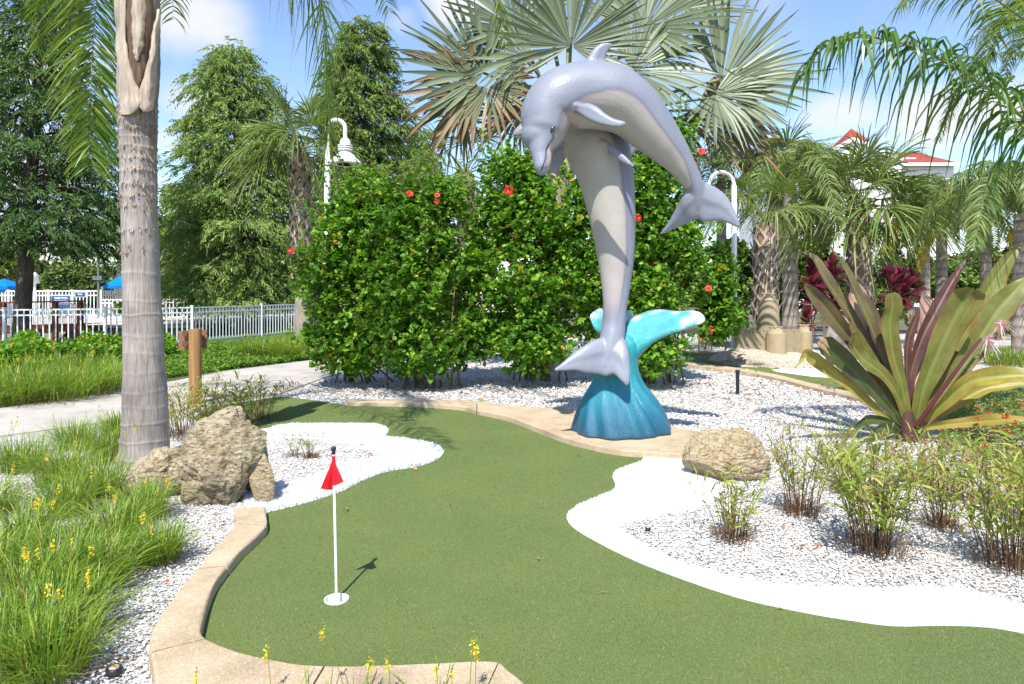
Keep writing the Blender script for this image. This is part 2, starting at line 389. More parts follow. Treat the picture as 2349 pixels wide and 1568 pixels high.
lw_poly = [tuple(G(u, v)[:2]) for u, v in left_white_outer] + [tuple(G(u, v)[:2]) for u, v in [(540, 998)]] + [tuple(G(u, v)[:2]) for u, v in inner_white] + [tuple(G(u, v)[:2]) for u, v in [(560, 1160), (585, 1176)]]
rw_in = smooth_line([(1580, 1052), (1660, 1130), (1600, 1165), (1530, 1180), (1440, 1200), (1420, 1212), (1460, 1240), (1520, 1275), (1620, 1312), (1750, 1337), (1900, 1350), (2050, 1352), (2150, 1350), (2250, 1365), (2349, 1390), (2700, 1450)], 70)
rw_poly = [tuple(G(u, v)[:2]) for u, v in right_white_edge] + [tuple(G(u, v)[:2]) for u, v in [(1530, 1048)]] + [tuple(G(u, v)[:2]) for u, v in rw_in]

def sheet(name, poly, z, mat, holes=(), extra=None, kind='structure'):
    mb = MB(); allp = [[Vector((x, y, z)) for x, y in poly]] + [[Vector((x, y, z)) for x, y in h] for h in holes]
    flat = [p for l in allp for p in l]; f = []
    for a, b, c in tessellate_polygon(allp):
        n = (flat[b] - flat[a]).cross(flat[c] - flat[a]); f.append((a, b, c) if n.z >= 0 else (a, c, b))
    mb.add([tuple(p) for p in flat], np.array(f))
    for l in allp:
        a = [tuple(p) for p in l]; n = len(a); lo = [(p[0], p[1], -.035) for p in a]; mb.add(a + lo, [(i, (i + 1) % n, n + (i + 1) % n, n + i) for i in range(n)])
    if extra: extra(mb)
    mats = mat if isinstance(mat, list) else [mat]
    return tag(mb.build(name, mats, smooth=False), kind=kind)
def fibres(n, poly, box, h, w, z, near_bias=1.0, lean=.6, avoid=None):
    def f(mb):
        x = rng.uniform(box[0], box[1], n * 3); y = box[2] + (box[3] - box[2]) * rng.uniform(0, 1, n * 3) ** near_bias
        k = inpoly(x, y, poly)
        if avoid is not None: k &= np.hypot(x - avoid[0], y - avoid[1]) > avoid[2]
        x, y = x[k][:n], y[k][:n]; q = len(x)
        base = np.stack([x, y, np.full(q, z)], 1); d = rvec(q); d[:, 2] = 0; hh = h * rng.uniform(.6, 1.25, q)
        tip = base + np.stack([d[:, 0] * hh * lean, d[:, 1] * hh * lean, hh], 1)
        side = unit(np.stack([-d[:, 1], d[:, 0], np.zeros(q)], 1)) * w * (1 + y[:, None] * .18)
        v = np.stack([base - side, base + side, tip], 1).reshape(-1, 3)
        mb.add(v, np.arange(q * 3).reshape(-1, 3), 1)
    return f
circ = lambda c, r, n=28: [(c[0] + r * math.cos(t), c[1] + r * math.sin(t)) for t in np.linspace(0, 2 * math.pi, n, endpoint=False)]
sheet('putting_green', green_poly, .004, [M['green_turf'], M['green_blades']], [circ(CUP, CUPR)], fibres(300000, green_poly, (-3, 4.5, 1.9, 9), .0052, .0011, .003, 2.2, 1.0, (CUP[0], CUP[1], CUPR + .003)))
sheet('white_turf', lw_poly, .008, [M['white_turf'], M['white_blades']], (), fibres(90000, lw_poly, (-2.6, 0, 4, 7.6), .030, .0018, .006, 1, .9))
sheet('white_turf', rw_poly, .008, [M['white_turf'], M['white_blades']], (), fibres(90000, rw_poly, (0, 4.5, 2.6, 6.6), .016, .0014, .006, 1, .9))

gb = [(-9, -1), (14, -1), (22, 12), (22, 24), (3, 24), (-2.2, 19)] + [tuple(G(u, v)[:2]) for u, v in [(740, 856), (620, 890), (480, 915), (290, 945), (0, 985), (-400, 1030)]]
far_px = [(1560, 806), (1640, 808), (1710, 812), (1800, 850), (1990, 872), (2200, 880), (2400, 890), (2400, 1010), (2100, 940), (1960, 903), (1850, 880), (1700, 846), (1575, 829)]
far_poly = [tuple(G(u, v)[:2]) for u, v in far_px]
no_chip = [green_poly, lw_poly, rw_poly, far_poly]
def chips(mb):
    X = []
    for n, box, s in ((120000, (-4.6, -.9, 1.7, 6.5), .0082), (150000, (.3, 5.2, 2.9, 7.6), .0082), (60000, (-3.2, 5.5, 7.2, 11.8), .014), (22000, (-1, 12, 9, 19), .02)):
        x = rng.uniform(box[0], box[1], n); y = rng.uniform(box[2], box[3], n)
        k = inpoly(x, y, gb)
        for pl in no_chip: k &= ~inpoly(x, y, pl)
        X.append(np.stack([x[k], y[k], np.full(k.sum(), s)], 1))
    X = np.concatenate(X); n = len(X); th = np.linspace(0, 2 * math.pi, 5, endpoint=False)
    a0 = rng.uniform(0, 6.28, n); r1 = X[:, 2] * rng.uniform(.55, 1.3, n); r2 = r1 * rng.uniform(.45, .9, n)
    ang = th[None] + rng.normal(0, .25, (n, 5)); lx = np.cos(ang) * r1[:, None]; ly = np.sin(ang) * r2[:, None]
    px = X[:, 0, None] + lx * np.cos(a0)[:, None] - ly * np.sin(a0)[:, None]; py = X[:, 1, None] + lx * np.sin(a0)[:, None] + ly * np.cos(a0)[:, None]
    tx, ty = rng.normal(0, .32, (2, n)); zb = rng.uniform(.001, .012, n) * (X[:, 2] / .0095)
    pz = zb[:, None] + (px - X[:, 0, None]) * tx[:, None] + (py - X[:, 1, None]) * ty[:, None]
    rim = np.stack([px, py, pz], -1); top = np.stack([X[:, 0] + rng.normal(0, .2, n) * r2, X[:, 1] + rng.normal(0, .2, n) * r2, zb + r2 * rng.uniform(.25, .6, n)], -1)
    v = np.concatenate([rim, top[:, None]], 1).reshape(-1, 3); i = np.arange(n)[:, None] * 6; j = np.arange(5)
    f = np.stack([i + j, i + (j + 1) % 5, np.broadcast_to(i + 5, (n, 5))], -1).reshape(-1, 3)
    mb.add(v, f, 1)
sheet('gravel_bed', gb, -.004, [M['gravel'], M['chips']], [circ(CUP, CUPR + .004)], chips)

path_px = [(-500, 1000), (0, 938), (290, 893), (400, 874), (520, 851), (640, 836), (735, 824), (820, 815), (900, 809), (900, 838), (800, 852), (740, 868), (640, 905), (480, 928), (290, 962), (0, 1002), (-500, 1070)]
pp = [tuple(G(u, v)[:2]) for u, v in path_px]
sheet('path', pp, .012, M['path'])
lawn = [tuple(G(u, v)[:2]) for u, v in [(-500, 999), (0, 936), (290, 891), (400, 872), (520, 849), (640, 834), (735, 822), (900, 806)]] + [(-2.5, 27), (-9, 24), (-14, 17.8), (-26, 17)]
sheet('lawn', lawn, .002, M['lawn'])

def kerb(name, front, back, h, cuts=(), foot=-.03, n=60):
    """front/back: ground xy lines of the top edges; cuts: joint positions 0..1"""
    a = crom(np.array(front, float), n); b = crom(np.array(back, float), n); mb = MB(); bev = .012
    edges = [0.0] + list(cuts) + [1.0]
    for q in range(len(edges) - 1):
        lo, hi = edges[q] * (n - 1), edges[q + 1] * (n - 1); gap = .12 if n <= 60 else .13
        t = np.unique(np.concatenate([[lo + gap * (q > 0)], np.arange(math.ceil(lo + .2), math.floor(hi - .2) + 1), [hi - gap * (q < len(edges) - 2)]]))
        A = np.stack([np.interp(t, np.arange(n), a[:, k]) for k in range(2)], 1); B = np.stack([np.interp(t, np.arange(n), b[:, k]) for k in range(2)], 1)
        D = unit(B - A); R = []
        for p, w, d in zip(A, B, D):
            wob = .0015 * math.sin(p[0] * 23 + p[1] * 17)
            R.append([(p[0] - d[0] * .004, p[1] - d[1] * .004, foot), (p[0] + wob, p[1], h - bev), (p[0] + d[0] * bev * .35, p[1] + d[1] * bev * .35, h - bev * .3), (p[0] + d[0] * bev, p[1] + d[1] * bev, h),
                      (w[0] - d[0] * bev, w[1] - d[1] * bev, h), (w[0] - d[0] * bev * .35, w[1] - d[1] * bev * .35, h - bev * .3), (w[0], w[1], h - bev), (w[0] + d[0] * .004, w[1] + d[1] * .004, foot)])
        mb.rings(R)
    o = mb.build(name, M['kerb'], smooth=False); return tag(o, kind='structure')
kerb('kerb', k1f, k1b, KH, [.105, .235, .445, .665, .855], n=100)
kerb('kerb', k2f, k2b, KH, [.36], n=60)
# the neighbouring hole behind
far_px = [(1560, 806), (1640, 808), (1710, 812), (1800, 850), (1990, 872), (2200, 880), (2400, 890), (2400, 1010), (2100, 940), (1960, 903), (1850, 880), (1700, 846), (1575, 829)]
far_poly = [tuple(G(u, v)[:2]) for u, v in far_px]
sheet('putting_green', far_poly, .006, M['green_turf'])
kerb('kerb', gx([(1540, 822), (1600, 832), (1700, 844), (1780, 858), (1850, 875), (1930, 893), (2010, 912), (2150, 950), (2400, 1020)]), gx([(1540, 829), (1600, 838), (1700, 851), (1780, 866), (1850, 884), (1930, 903), (2010, 924), (2150, 966), (2400, 1040)]), .06, [.3, .6])
kerb('kerb', gx([(1540, 806), (1600, 807), (1660, 808), (1720, 809), (1800, 812)]), gx([(1540, 802), (1600, 803), (1660, 804), (1720, 805), (1800, 808)]), .06)
sheet('white_turf', [tuple(G(u, v)[:2]) for u, v in [(1770, 848), (1900, 846), (2010, 862), (2100, 866), (2100, 876), (1960, 871), (1860, 864), (1780, 853)]], .011, M['white_turf'])
sheet('putting_green', [tuple(G(u, v)[:2]) for u, v in [(2120, 800), (2240, 786), (2400, 784), (2600, 786), (2600, 812), (2300, 812), (2120, 818)]], .006, M['green_turf'])
sheet('putting_green', [tuple(G(u, v)[:2]) for u, v in [(2230, 770), (2300, 757), (2420, 754), (2600, 754), (2600, 778), (2400, 779), (2230, 780)]], .006, M['green_turf'])
sheet('path', [tuple(G(u, v)[:2]) for u, v in [(2120, 796), (2230, 784), (2400, 780), (2600, 780), (2600, 792), (2350, 794), (2120, 802)]], .009, M['path'])
kerb('kerb', gx([(2130, 838), (2200, 826), (2330, 815), (2500, 812), (2650, 812)]), gx([(2130, 828), (2200, 818), (2330, 808), (2500, 805), (2650, 805)]), .06, [.5])
kerb('kerb', gx([(2300, 776), (2390, 764), (2480, 762), (2600, 762)]), gx([(2300, 770), (2390, 758), (2480, 757), (2600, 757)]), .06)

# fallen leaves and twigs under the hedge and on the gravel
def litter():
    mb = MB(); n = 5200
    x = rng.uniform(-3.6, 5.5, n); y = rng.uniform(7.4, 12.5, n); k = inpoly(x, y, gb)
    for pl in (green_poly,): k &= ~inpoly(x, y, pl)
    dens = np.exp(-((y - 10.3) / 1.25) ** 2) + .06; k &= rng.uniform(0, 1, n) < dens
    x, y = x[k], y[k]
    x2 = rng.uniform(-4, 5, 900); y2 = rng.uniform(2.2, 8, 900); k2 = inpoly(x2, y2, gb) & ~inpoly(x2, y2, green_poly) & ~inpoly(x2, y2, rw_poly) & ~inpoly(x2, y2, lw_poly)
    x3 = rng.uniform(-1.6, 4, 60); y3 = rng.uniform(2.1, 7.5, 60); k3 = inpoly(x3, y3, green_poly)
    x = np.concatenate([x, x2[k2], x3[k3]]); y = np.concatenate([y, y2[k2], y3[k3]]); q = len(x)
    L = rng.uniform(.012, .045, q) * np.where(y > 8, 1.0, .8); d = rvec(q); d[:, 2] *= .15; d = unit(d); c = np.stack([x, y, rng.uniform(.012, .03, q)], 1)
    t = np.array([-1, 0, 1.]); C = c[:, None] + d[:, None] * (L[:, None, None] * t[None, :, None]); C[:, 1, 2] += .006
    s = np.stack([-d[:, 1], d[:, 0], rng.normal(0, .4, q)], 1) * (L * np.where(rng.uniform(0, 1, q) < .5, .4, .08))[:, None]
    W = s[:, None] * np.array([.15, 1, .1])[None, :, None]
    mb.ribbons(C, W)
    mm = m_blades('dead_leaf', [(0, (.10, .05, .025)), (.45, (.22, .10, .045)), (.75, (.38, .20, .08)), (.88, (.42, .06, .04)), (.95, (.55, .28, .05)), (1, (.06, .04, .03))])
    tag(mb.build('leaf_litter', mm), 'brown and red fallen leaves scattered on the white gravel under the hedge', 'leaf litter', kind='stuff')
litter()

# ---------------------------------------------------------------- cup, flag
ct = thing('golf_cup', 'white round cup sunk in the green turf at the foot of the flag', 'golf cup', (CUP[0], CUP[1], 0))
mb = MB(); th = np.linspace(0, 2 * math.pi, 40, endpoint=False)
ring = lambda r, z: [(CUP[0] + r * math.cos(t), CUP[1] + r * math.sin(t), z) for t in th]
mb.rings([ring(CUPR + .003, .0), ring(CUPR + .003, .0105), ring(CUPR - .002, .0105), ring(CUPR - .003, -.09)], cap=False)
mb.build('cup_wall', M['white_plastic'], ct, smooth=False)
mb = MB(); mb.rings([ring(CUPR - .0035, -.088), ring(.012, -.088)], cap=False); mb.build('cup_floor', plain('cup_floor', (.35, .35, .37), .5), ct)
fl = thing('golf_flag', 'small red flag on a thin white pole with a black ball, standing in the cup', 'flag', (CUP[0], CUP[1], -.08))
top = P(765, 1036, CUP[1]); top[1] = CUP[1]
bot = np.array((CUP[0] + .002, CUP[1], -.085)); pv = lambda v: top + (bot - top) * ((v - 1036) / (1420 - 1036))
mb = MB(); mb.tube([bot, top], .0066, 12); mb.build('pole', M['white_plastic'], fl)
mb = MB(); R = []
for k, (r, z) in enumerate([(.004, -.016), (.009, -.015), (.011, -.008), (.0075, -.004), (.0095, .0), (.0125, .006), (.0130, .012), (.0115, .018), (.0075, .0225), (.001, .024)]): R.append([top + np.array((r * math.cos(t), r * math.sin(t), z + .004)) for t in th[::3]])
mb.rings(R); mb.build('knob', M['black'], fl)
mb = MB(); s0 = .0085; mb.tube([pv(1045), pv(1112)], s0, 14)
def flap(p0, p1, p2, sgn):
    # cloth hanging in a fold from the sleeve; p0 top, p1 outer low corner, p2 sleeve low
    nu, nv = 14, 10; g = np.zeros((nu, nv, 3))
    for i in range(nu):
        for j in range(nv):
            u, w = i / (nu - 1), j / (nv - 1)
            a = p0 + (p2 - p0) * u; b = p0 + (p1 - p0) * u; q = a + (b - a) * w
            g[i, j] = q + np.array((0, sgn * .012 * math.sin(w * 3.0 + u * 1.5) * u - .006 * w * u + .004 * math.sin(w * 9) * u, 0))
    idx = lambda i, j: i * nv + j
    f = [(idx(i, j), idx(i + 1, j), idx(i + 1, j + 1), idx(i, j + 1)) for i in range(nu - 1) for j in range(nv - 1)]
    mb.add(g.reshape(-1, 3), f)
dd = CUP[1]
flap(P(764, 1052, dd), P(737, 1118, dd - .01), P(766, 1127, dd + .004), 1)
flap(P(765, 1050, dd), P(788, 1106, dd - .03), P(767, 1113, dd - .008), -1)
mb.build('cloth', M['red_cloth'], fl)

# ---------------------------------------------------------------- rocks
def make_rock(name, c, size, mat, seed=0, rot=0, amp=.22, sub=5, flat=.0, tilt=None, ctrl=None):
    import bmesh
    bm = bmesh.new(); bmesh.ops.create_icosphere(bm, subdivisions=sub, radius=1.0)
    v = np.array([x.co for x in bm.verts]); f = np.array([[q.index for q in x.verts] for x in bm.faces]); bm.free()
    out = np.zeros_like(v)
    for i, p in enumerate(v):
        q = Vector(p) * 1.1 + Vector((seed * 7.3, seed * 3.1, seed))
        r = 1 + amp * noise.noise(q) * 1.6 + amp * .5 * noise.noise(q * 2.3) + amp * .25 * noise.noise(q * 5.1) + amp * .12 * noise.noise(q * 11) + amp * .07 * noise.noise(q * 23)
        q2 = Vector((q.x * 1.2 + q.z * .6, q.y * 1.2, q.z * 2.6)); rg = 1 - abs(noise.noise(q2 * 1.5)) * 2; rg2 = 1 - abs(noise.noise(q2 * 3.7)) * 2
        out[i] = p * (r - amp * .38 * max(0, rg - .55) * 1.6 - amp * .14 * max(0, rg2 - .6) * 1.6)
    # facets: clip against a few planes
    rs = np.random.default_rng(seed + 50)
    for k in range(7):
        n = unit(rs.normal(size=3)); d = rs.uniform(.72, .92); e = out @ n - d
        out = out - np.outer(np.maximum(e, 0) * .8, n)
    out = out * np.array(size)
    if tilt is not None: out = out @ np.array(Matrix.Rotation(tilt[0], 3, tilt[1])).T
    ca, sa = math.cos(rot), math.sin(rot); out = out @ np.array([[ca, -sa, 0], [sa, ca, 0], [0, 0, 1]]).T
    out = out + np.array(c); out[:, 2] = np.maximum(out[:, 2], -.06)
    mb = MB(); mb.add(out, f); return mb.build(name, mat, origin=(c[0], c[1], 0))
def rock_at(u0, u1, v0, v1, label, mat, seed, depth=.8, d=None, **kw):
    """place a rock by its extent in the photo; v1 is where it meets the ground at its front"""
    dg = G(0, v1)[1] if d is None else d
    dc = dg + (u1 - u0) * dg / F * .5 * depth; w = (u1 - u0) * dc / F / 2
    x = ((u0 + u1) / 2 - CX) / F * dc; zt = CH - (v0 - HV) / F * dc; zb = -.06; h = (zt - zb) / 2
    return tag(make_rock('rock', (x, dc, zb + h), (w * 1.04, w * depth, h * 1.08), mat, seed, **kw), label, 'rock', 'boulders of the garden')
rock_at(424, 592, 952, 1170, 'biggest tan boulder with dark stains in the rock group beside the palm trunk', M['rock'], 3, .75, amp=.23, sub=6, tilt=(.25, 'Y'))
rock_at(296, 462, 1030, 1148, 'low pale boulder lying at the foot of the palm trunk, left of the biggest boulder', M['rock'], 5, .7, amp=.27, sub=6)
rock_at(560, 612, 990, 1140, 'brown rock slab standing close behind the right side of the biggest boulder', M['rock_gold'], 8, .8, amp=.18, sub=4)
rock_at(577, 630, 1040, 1160, 'narrow upright golden pitted rock next to the end of the kerb', M['rock_gold'], 11, .7, amp=.16, sub=4, tilt=(-.12, 'Y'))
rock_at(1578, 1762, 985, 1108, 'rounded golden pitted boulder on the white turf beside the dolphin slab', M['rock_gold'], 14, .7, amp=.14, sub=6)
rock_at(1882, 1975, 740, 838, 'grey boulder behind the left leaves of the big crinum lily', M['rock_grey'], 17, .7, amp=.2, sub=4)
rock_at(2025, 2062, 705, 740, 'small pale rock far behind the crinum lily, left of the red plants', M['rock_grey'], 19, .7, sub=3)
rock_at(2072, 2140, 705, 748, 'pale rounded rock beyond the crinum lily under the red plants', M['rock_gold'], 21, .7, sub=3)
# ---------------------------------------------------------------- dolphin sculpture
def m_dolphin():
    m, nt, p = newmat('dolphin_paint')
    t = attr_t(nt)
    # t: 0 = grey back, 1 = cream belly, with a pinkish edge where the two paints meet
    c = ramp(nt, t, [(0, (.21, .222, .268)), (.30, (.165, .175, .218)), (.48, (.265, .222, .232)), (.62, (.34, .295, .282)), (1, (.35, .325, .288))])
    c = mixc(nt, 1.0, c, ramp(nt, noise_fac(nt, 5, 6), [(.3, (.93, .93, .94)), (.7, (1.05, 1.05, 1.04))]), 'MULTIPLY')
    sp = noise_fac(nt, 34, 6, .8); c = mixc(nt, 1.0, c, ramp(nt, sp, [(.27, (.62, .56, .52)), (.33, (1, 1, 1))]), 'MULTIPLY')
    nt.links.new(c, p.inputs['Base Color']); p.inputs['Roughness'].default_value = .5; p.inputs['Specular IOR Level'].default_value = .4; p.inputs['Coat Weight'].default_value = .16; p.inputs['Coat Roughness'].default_value = .2
    n1 = bump(nt, p, noise_fac(nt, 60, 4, .55), .4, .007); n2 = bump(nt, p, noise_fac(nt, 9, 3, .5), .12, .03, n1)
    nt.links.new(n2, p.inputs['Coat Normal']); return m
def m_wave():
    m, nt, p = newmat('wave_paint')
    c = ramp(nt, attr_t(nt), [(0, (.0, .070, .13)), (.22, (.0, .14, .225)), (.45, (.0, .225, .27)), (.68, (.002, .29, .305)), (.84, (.05, .34, .36)), (.95, (.38, .46, .48)), (1, (.66, .68, .69))])
    c = mixc(nt, 1.0, c, ramp(nt, noise_fac(nt, 6, 8, .7, stretch=(1, 1, .35)), [(.32, (.66, .74, .80)), (.5, (1, 1, 1)), (.7, (1.3, 1.15, 1.08))]), 'MULTIPLY')
    nt.links.new(c, p.inputs['Base Color']); p.inputs['Roughness'].default_value = .3; p.inputs['Coat Weight'].default_value = .6; p.inputs['Coat Roughness'].default_value = .08
    n1 = bump(nt, p, noise_fac(nt, 60, 5, .65), .9, .014); nt.links.new(n1, p.inputs['Coat Normal']); return m
M['dolphin'] = m_dolphin(); M['wave'] = m_wave()

def remesh(mb, voxel, smooth_it=4):
    tmp = mb.build('tmp', M['dark']); md = tmp.modifiers.new('r', 'REMESH'); md.mode = 'VOXEL'; md.voxel_size = voxel
    if smooth_it:
        sm = tmp.modifiers.new('s', 'SMOOTH'); sm.factor = .6; sm.iterations = smooth_it
    dg = bpy.context.evaluated_depsgraph_get(); ev = tmp.evaluated_get(dg); me = bpy.data.meshes.new_from_object(ev)
    v = np.zeros(len(me.vertices) * 3, np.float32); me.vertices.foreach_get('co', v); v = v.reshape(-1, 3).astype(float)
    nn = np.zeros(len(me.vertices) * 3, np.float32); me.vertices.foreach_get('normal', nn); nn = nn.reshape(-1, 3)
    quads = np.array([list(pl.vertices) for pl in me.polygons if len(pl.vertices) == 4]); tris = [list(pl.vertices) for pl in me.polygons if len(pl.vertices) == 3]
    bpy.data.objects.remove(tmp, do_unlink=True); bpy.data.meshes.remove(me)
    return v, nn, quads, tris
def submesh(name, v, nn, quads, mask_f, t, mat, parent):
    f = quads[mask_f]; used, inv = np.unique(f.ravel(), return_inverse=True)
    mb = MB(); mb.add(v[used], inv.reshape(-1, 4), 0, t[used]); o = mb.build(name, mat, parent)
    o.data.normals_split_custom_set_from_vertices([tuple(x) for x in nn[used]]); return o

def body_rings(ctl, n=160, sides=36):
    """ctl rows: u, v, d, radius px, flatten"""
    c = crom(np.array(ctl, float), n); c[:, 3] *= 1.02; pos = np.array([P(a[0], a[1], a[2]) for a in c]); rad = np.maximum(c[:, 3], .5) * c[:, 2] / F; return pos, rad
def fin(mb, stations, n=14, sides=18):
    """stations: (u,v,d) leading, (u,v,d) trailing, thickness m"""
    arr = []
    for (a, b, th_) in stations: arr.append(list(P(*a)) + list(P(*b)) + [th_])
    c = crom(np.array(arr), n); R = []
    for i, r in enumerate(c):
        A, B, t = r[:3], r[3:6], max(r[6], .004); mid = (A + B) / 2; h = (A - B) / 2
        if i == 0: sp = c[1][:3] + c[1][3:6] - c[0][:3] - c[0][3:6]
        elif i == n - 1: sp = c[-1][:3] + c[-1][3:6] - c[-2][:3] - c[-2][3:6]
        else: sp = c[i + 1][:3] + c[i + 1][3:6] - c[i - 1][:3] - c[i - 1][3:6]
        nr = unit(np.cross(h, sp)) * t / 2; ths = np.linspace(0, 2 * math.pi, sides, endpoint=False)
        R.append([mid + h * math.cos(q) + nr * math.copysign(abs(math.sin(q)) ** .8, math.sin(q)) * (1.15 if math.cos(q) > 0 else .85) for q in ths])
    mb.rings(R); return c[:, :6].reshape(n, 2, 3).mean(1)

root_p = np.array((P(1422, 985, 7.0)[0], 7.0, KH))
sculpt = thing('dolphin_sculpture', 'tall painted sculpture of two leaping grey dolphins on a blue green wave base', 'sculpture', root_p)

def dolphin(name, label, ctl, fins, belly_dir_px, belly_gain, head_balls, voxel=.0115, fluke_start=.9, belly_range=(0, 1)):
    mb = MB(); pos, rad = body_rings(ctl)
    T = unit(np.gradient(pos, axis=0)); ref = np.array((0, 1., 0)); A = unit(np.cross(T, ref)); B = np.cross(T, A)
    ths = np.linspace(0, 2 * math.pi, 36, endpoint=False)
    mb.rings([[pos[i] + rad[i] * (math.cos(q) * A[i] + math.sin(q) * B[i]) for q in ths] for i in range(len(pos))])
    samples = {}
    for nm_, st in fins: samples.setdefault(nm_, []).append(fin(mb, st))
    for (u, v, d, r, sx, sy, sz) in head_balls:
        import bmesh
        bm = bmesh.new(); bmesh.ops.create_icosphere(bm, subdivisions=3, radius=1); vv = np.array([x.co for x in bm.verts]); ff = np.array([[q.index for q in x.verts] for x in bm.faces]); bm.free()
        mb.add(vv * r * d / F * np.array((sx, sy, sz)) + P(u, v, d), ff)
    v, nn, quads, tris = remesh(mb, voxel, 5)
    # nearest body station for each vertex
    D2 = (v ** 2).sum(1)[:, None] + (pos ** 2).sum(1)[None] - 2 * v @ pos.T; k = D2.argmin(1); tt = ((v - pos[k]) * T[k]).sum(1) / (np.linalg.norm(pos[1:] - pos[:-1], axis=1).mean()); dist = np.sqrt(np.maximum(((v - pos[k]) ** 2).sum(1) - ((v - pos[k]) * T[k]).sum(1) ** 2, 0)); ratio = dist / rad[k]
    s = (k + np.clip(tt, -.6, .6)) / (len(pos) - 1)
    bd = np.array([np.interp(s, [q[0] for q in belly_dir_px], [q[1][j] for q in belly_dir_px]) for j in range(3)]).T
    w = v - pos[k]; w = w - (w * T[k]).sum(1, keepdims=True) * T[k]; w = unit(w); Bn = bd - (bd * T[k]).sum(1, keepdims=True) * T[k]; Bn = unit(Bn)
    ca = (w * Bn).sum(1)
    g = np.interp(s, [q[0] for q in belly_gain], [q[1] for q in belly_gain])     # cosine where the belly paint starts
    ex = np.array([.03 * noise.noise(Vector(p) * 4) for p in v]); t = np.clip((ca + ex - g) / .30 + .45, 0, 1)
    lim = np.interp(s, [q[0] for q in belly_gain], [q[2] for q in belly_gain]); t = t * lim
    names = list(samples); cent = np.concatenate([np.concatenate(samples[q]) for q in names]); lab = np.concatenate([np.full(sum(len(x) for x in samples[q]), i) for i, q in enumerate(names)])
    Dn = ((v[:, None, :] - cent[None]) ** 2).sum(-1); near = lab[Dn.argmin(1)]; dn = np.sqrt(Dn.min(1))
    isfin = (ratio > 1.13) & (dn < dist * 1.6) & (dn < .42)
    t = np.where(isfin, t * np.clip(1 - (ratio - 1.13) * 5, 0, 1), t)
    fv = np.where(isfin, near, -1); fl_ = fv[quads]; face_lab = np.array([np.bincount(r + 1, minlength=len(names) + 1).argmax() - 1 for r in fl_])
    body = submesh(name, v, nn, quads, face_lab == -1, t, M['dolphin'], sculpt)
    if label: body['label'] = label
    ORIG[body.name] = root_p
    for i, q in enumerate(names):
        mask = face_lab == i
        if mask.sum() < 5: continue
        qn = q.split('/')[0]
        submesh(qn, v, nn, quads, mask, t, M['dolphin'], body)
    bvh = BVHTree.FromPolygons([tuple(x) for x in v], [list(q) for q in quads]); return body, bvh

front_ctl = [(1246, 399, 6.26, 6), (1244, 389, 6.28, 16), (1243, 376, 6.29, 18), (1241, 356, 6.32, 21.5), (1241, 342, 6.34, 27), (1245, 316, 6.40, 45), (1250, 293, 6.43, 53), (1256, 262, 6.47, 61),
             (1280, 235, 6.51, 70), (1312, 222, 6.55, 73), (1353, 218, 6.58, 74), (1402, 224, 6.6, 74), (1449, 250, 6.62, 66), (1487, 289, 6.64, 56), (1520, 325, 6.66, 46), (1545, 353, 6.68, 37), (1567, 384, 6.7, 29), (1583, 408, 6.72, 24), (1597, 436, 6.74, 20), (1602, 470, 6.76, 14), (1603, 492, 6.78, 8)]
front_fins = [
    ('dorsal_fin', [((1318, 190, 6.56), (1400, 195, 6.58), .13), ((1333, 152, 6.56), (1392, 156, 6.58), .10), ((1349, 129, 6.56), (1390, 137, 6.58), .075), ((1362, 110, 6.56), (1393, 121, 6.57), .06), ((1378, 99, 6.56), (1400, 112, 6.57), .05), ((1396, 97, 6.56), (1406, 107, 6.57), .035), ((1405, 101, 6.56), (1407, 104, 6.57), .015)]),
    ('flipper/near', [((1318, 232, 6.36), (1312, 258, 6.36), .10), ((1334, 240, 6.25), (1328, 262, 6.23), .10), ((1352, 237, 6.2), (1342, 271, 6.17), .085), ((1372, 245, 6.14), (1364, 282, 6.11), .07), ((1392, 262, 6.09), (1388, 288, 6.06), .055), ((1412, 273, 6.05), (1410, 291, 6.02), .045), ((1430, 277, 6.02), (1428, 290, 6.0), .035), ((1438, 280, 6.0), (1436, 285, 6.0), .015)]),
    ('fluke', [((1588, 412, 6.73), (1604, 500, 6.78), .13), ((1568, 440, 6.76), (1592, 504, 6.80), .10), ((1552, 472, 6.84), (1578, 512, 6.85), .07), ((1533, 508, 6.93), (1550, 524, 6.93), .05), ((1513, 535, 7.0), (1517, 539, 7.0), .02)]),
    ('fluke', [((1598, 412, 6.73), (1602, 500, 6.78), .13), ((1634, 424, 6.72), (1614, 510, 6.76), .11), ((1665, 446, 6.70), (1648, 506, 6.72), .085), ((1684, 478, 6.67), (1672, 513, 6.68), .06), ((1696, 508, 6.64), (1688, 521, 6.65), .04), ((1697, 517, 6.63), (1694, 523, 6.63), .02)]),
]
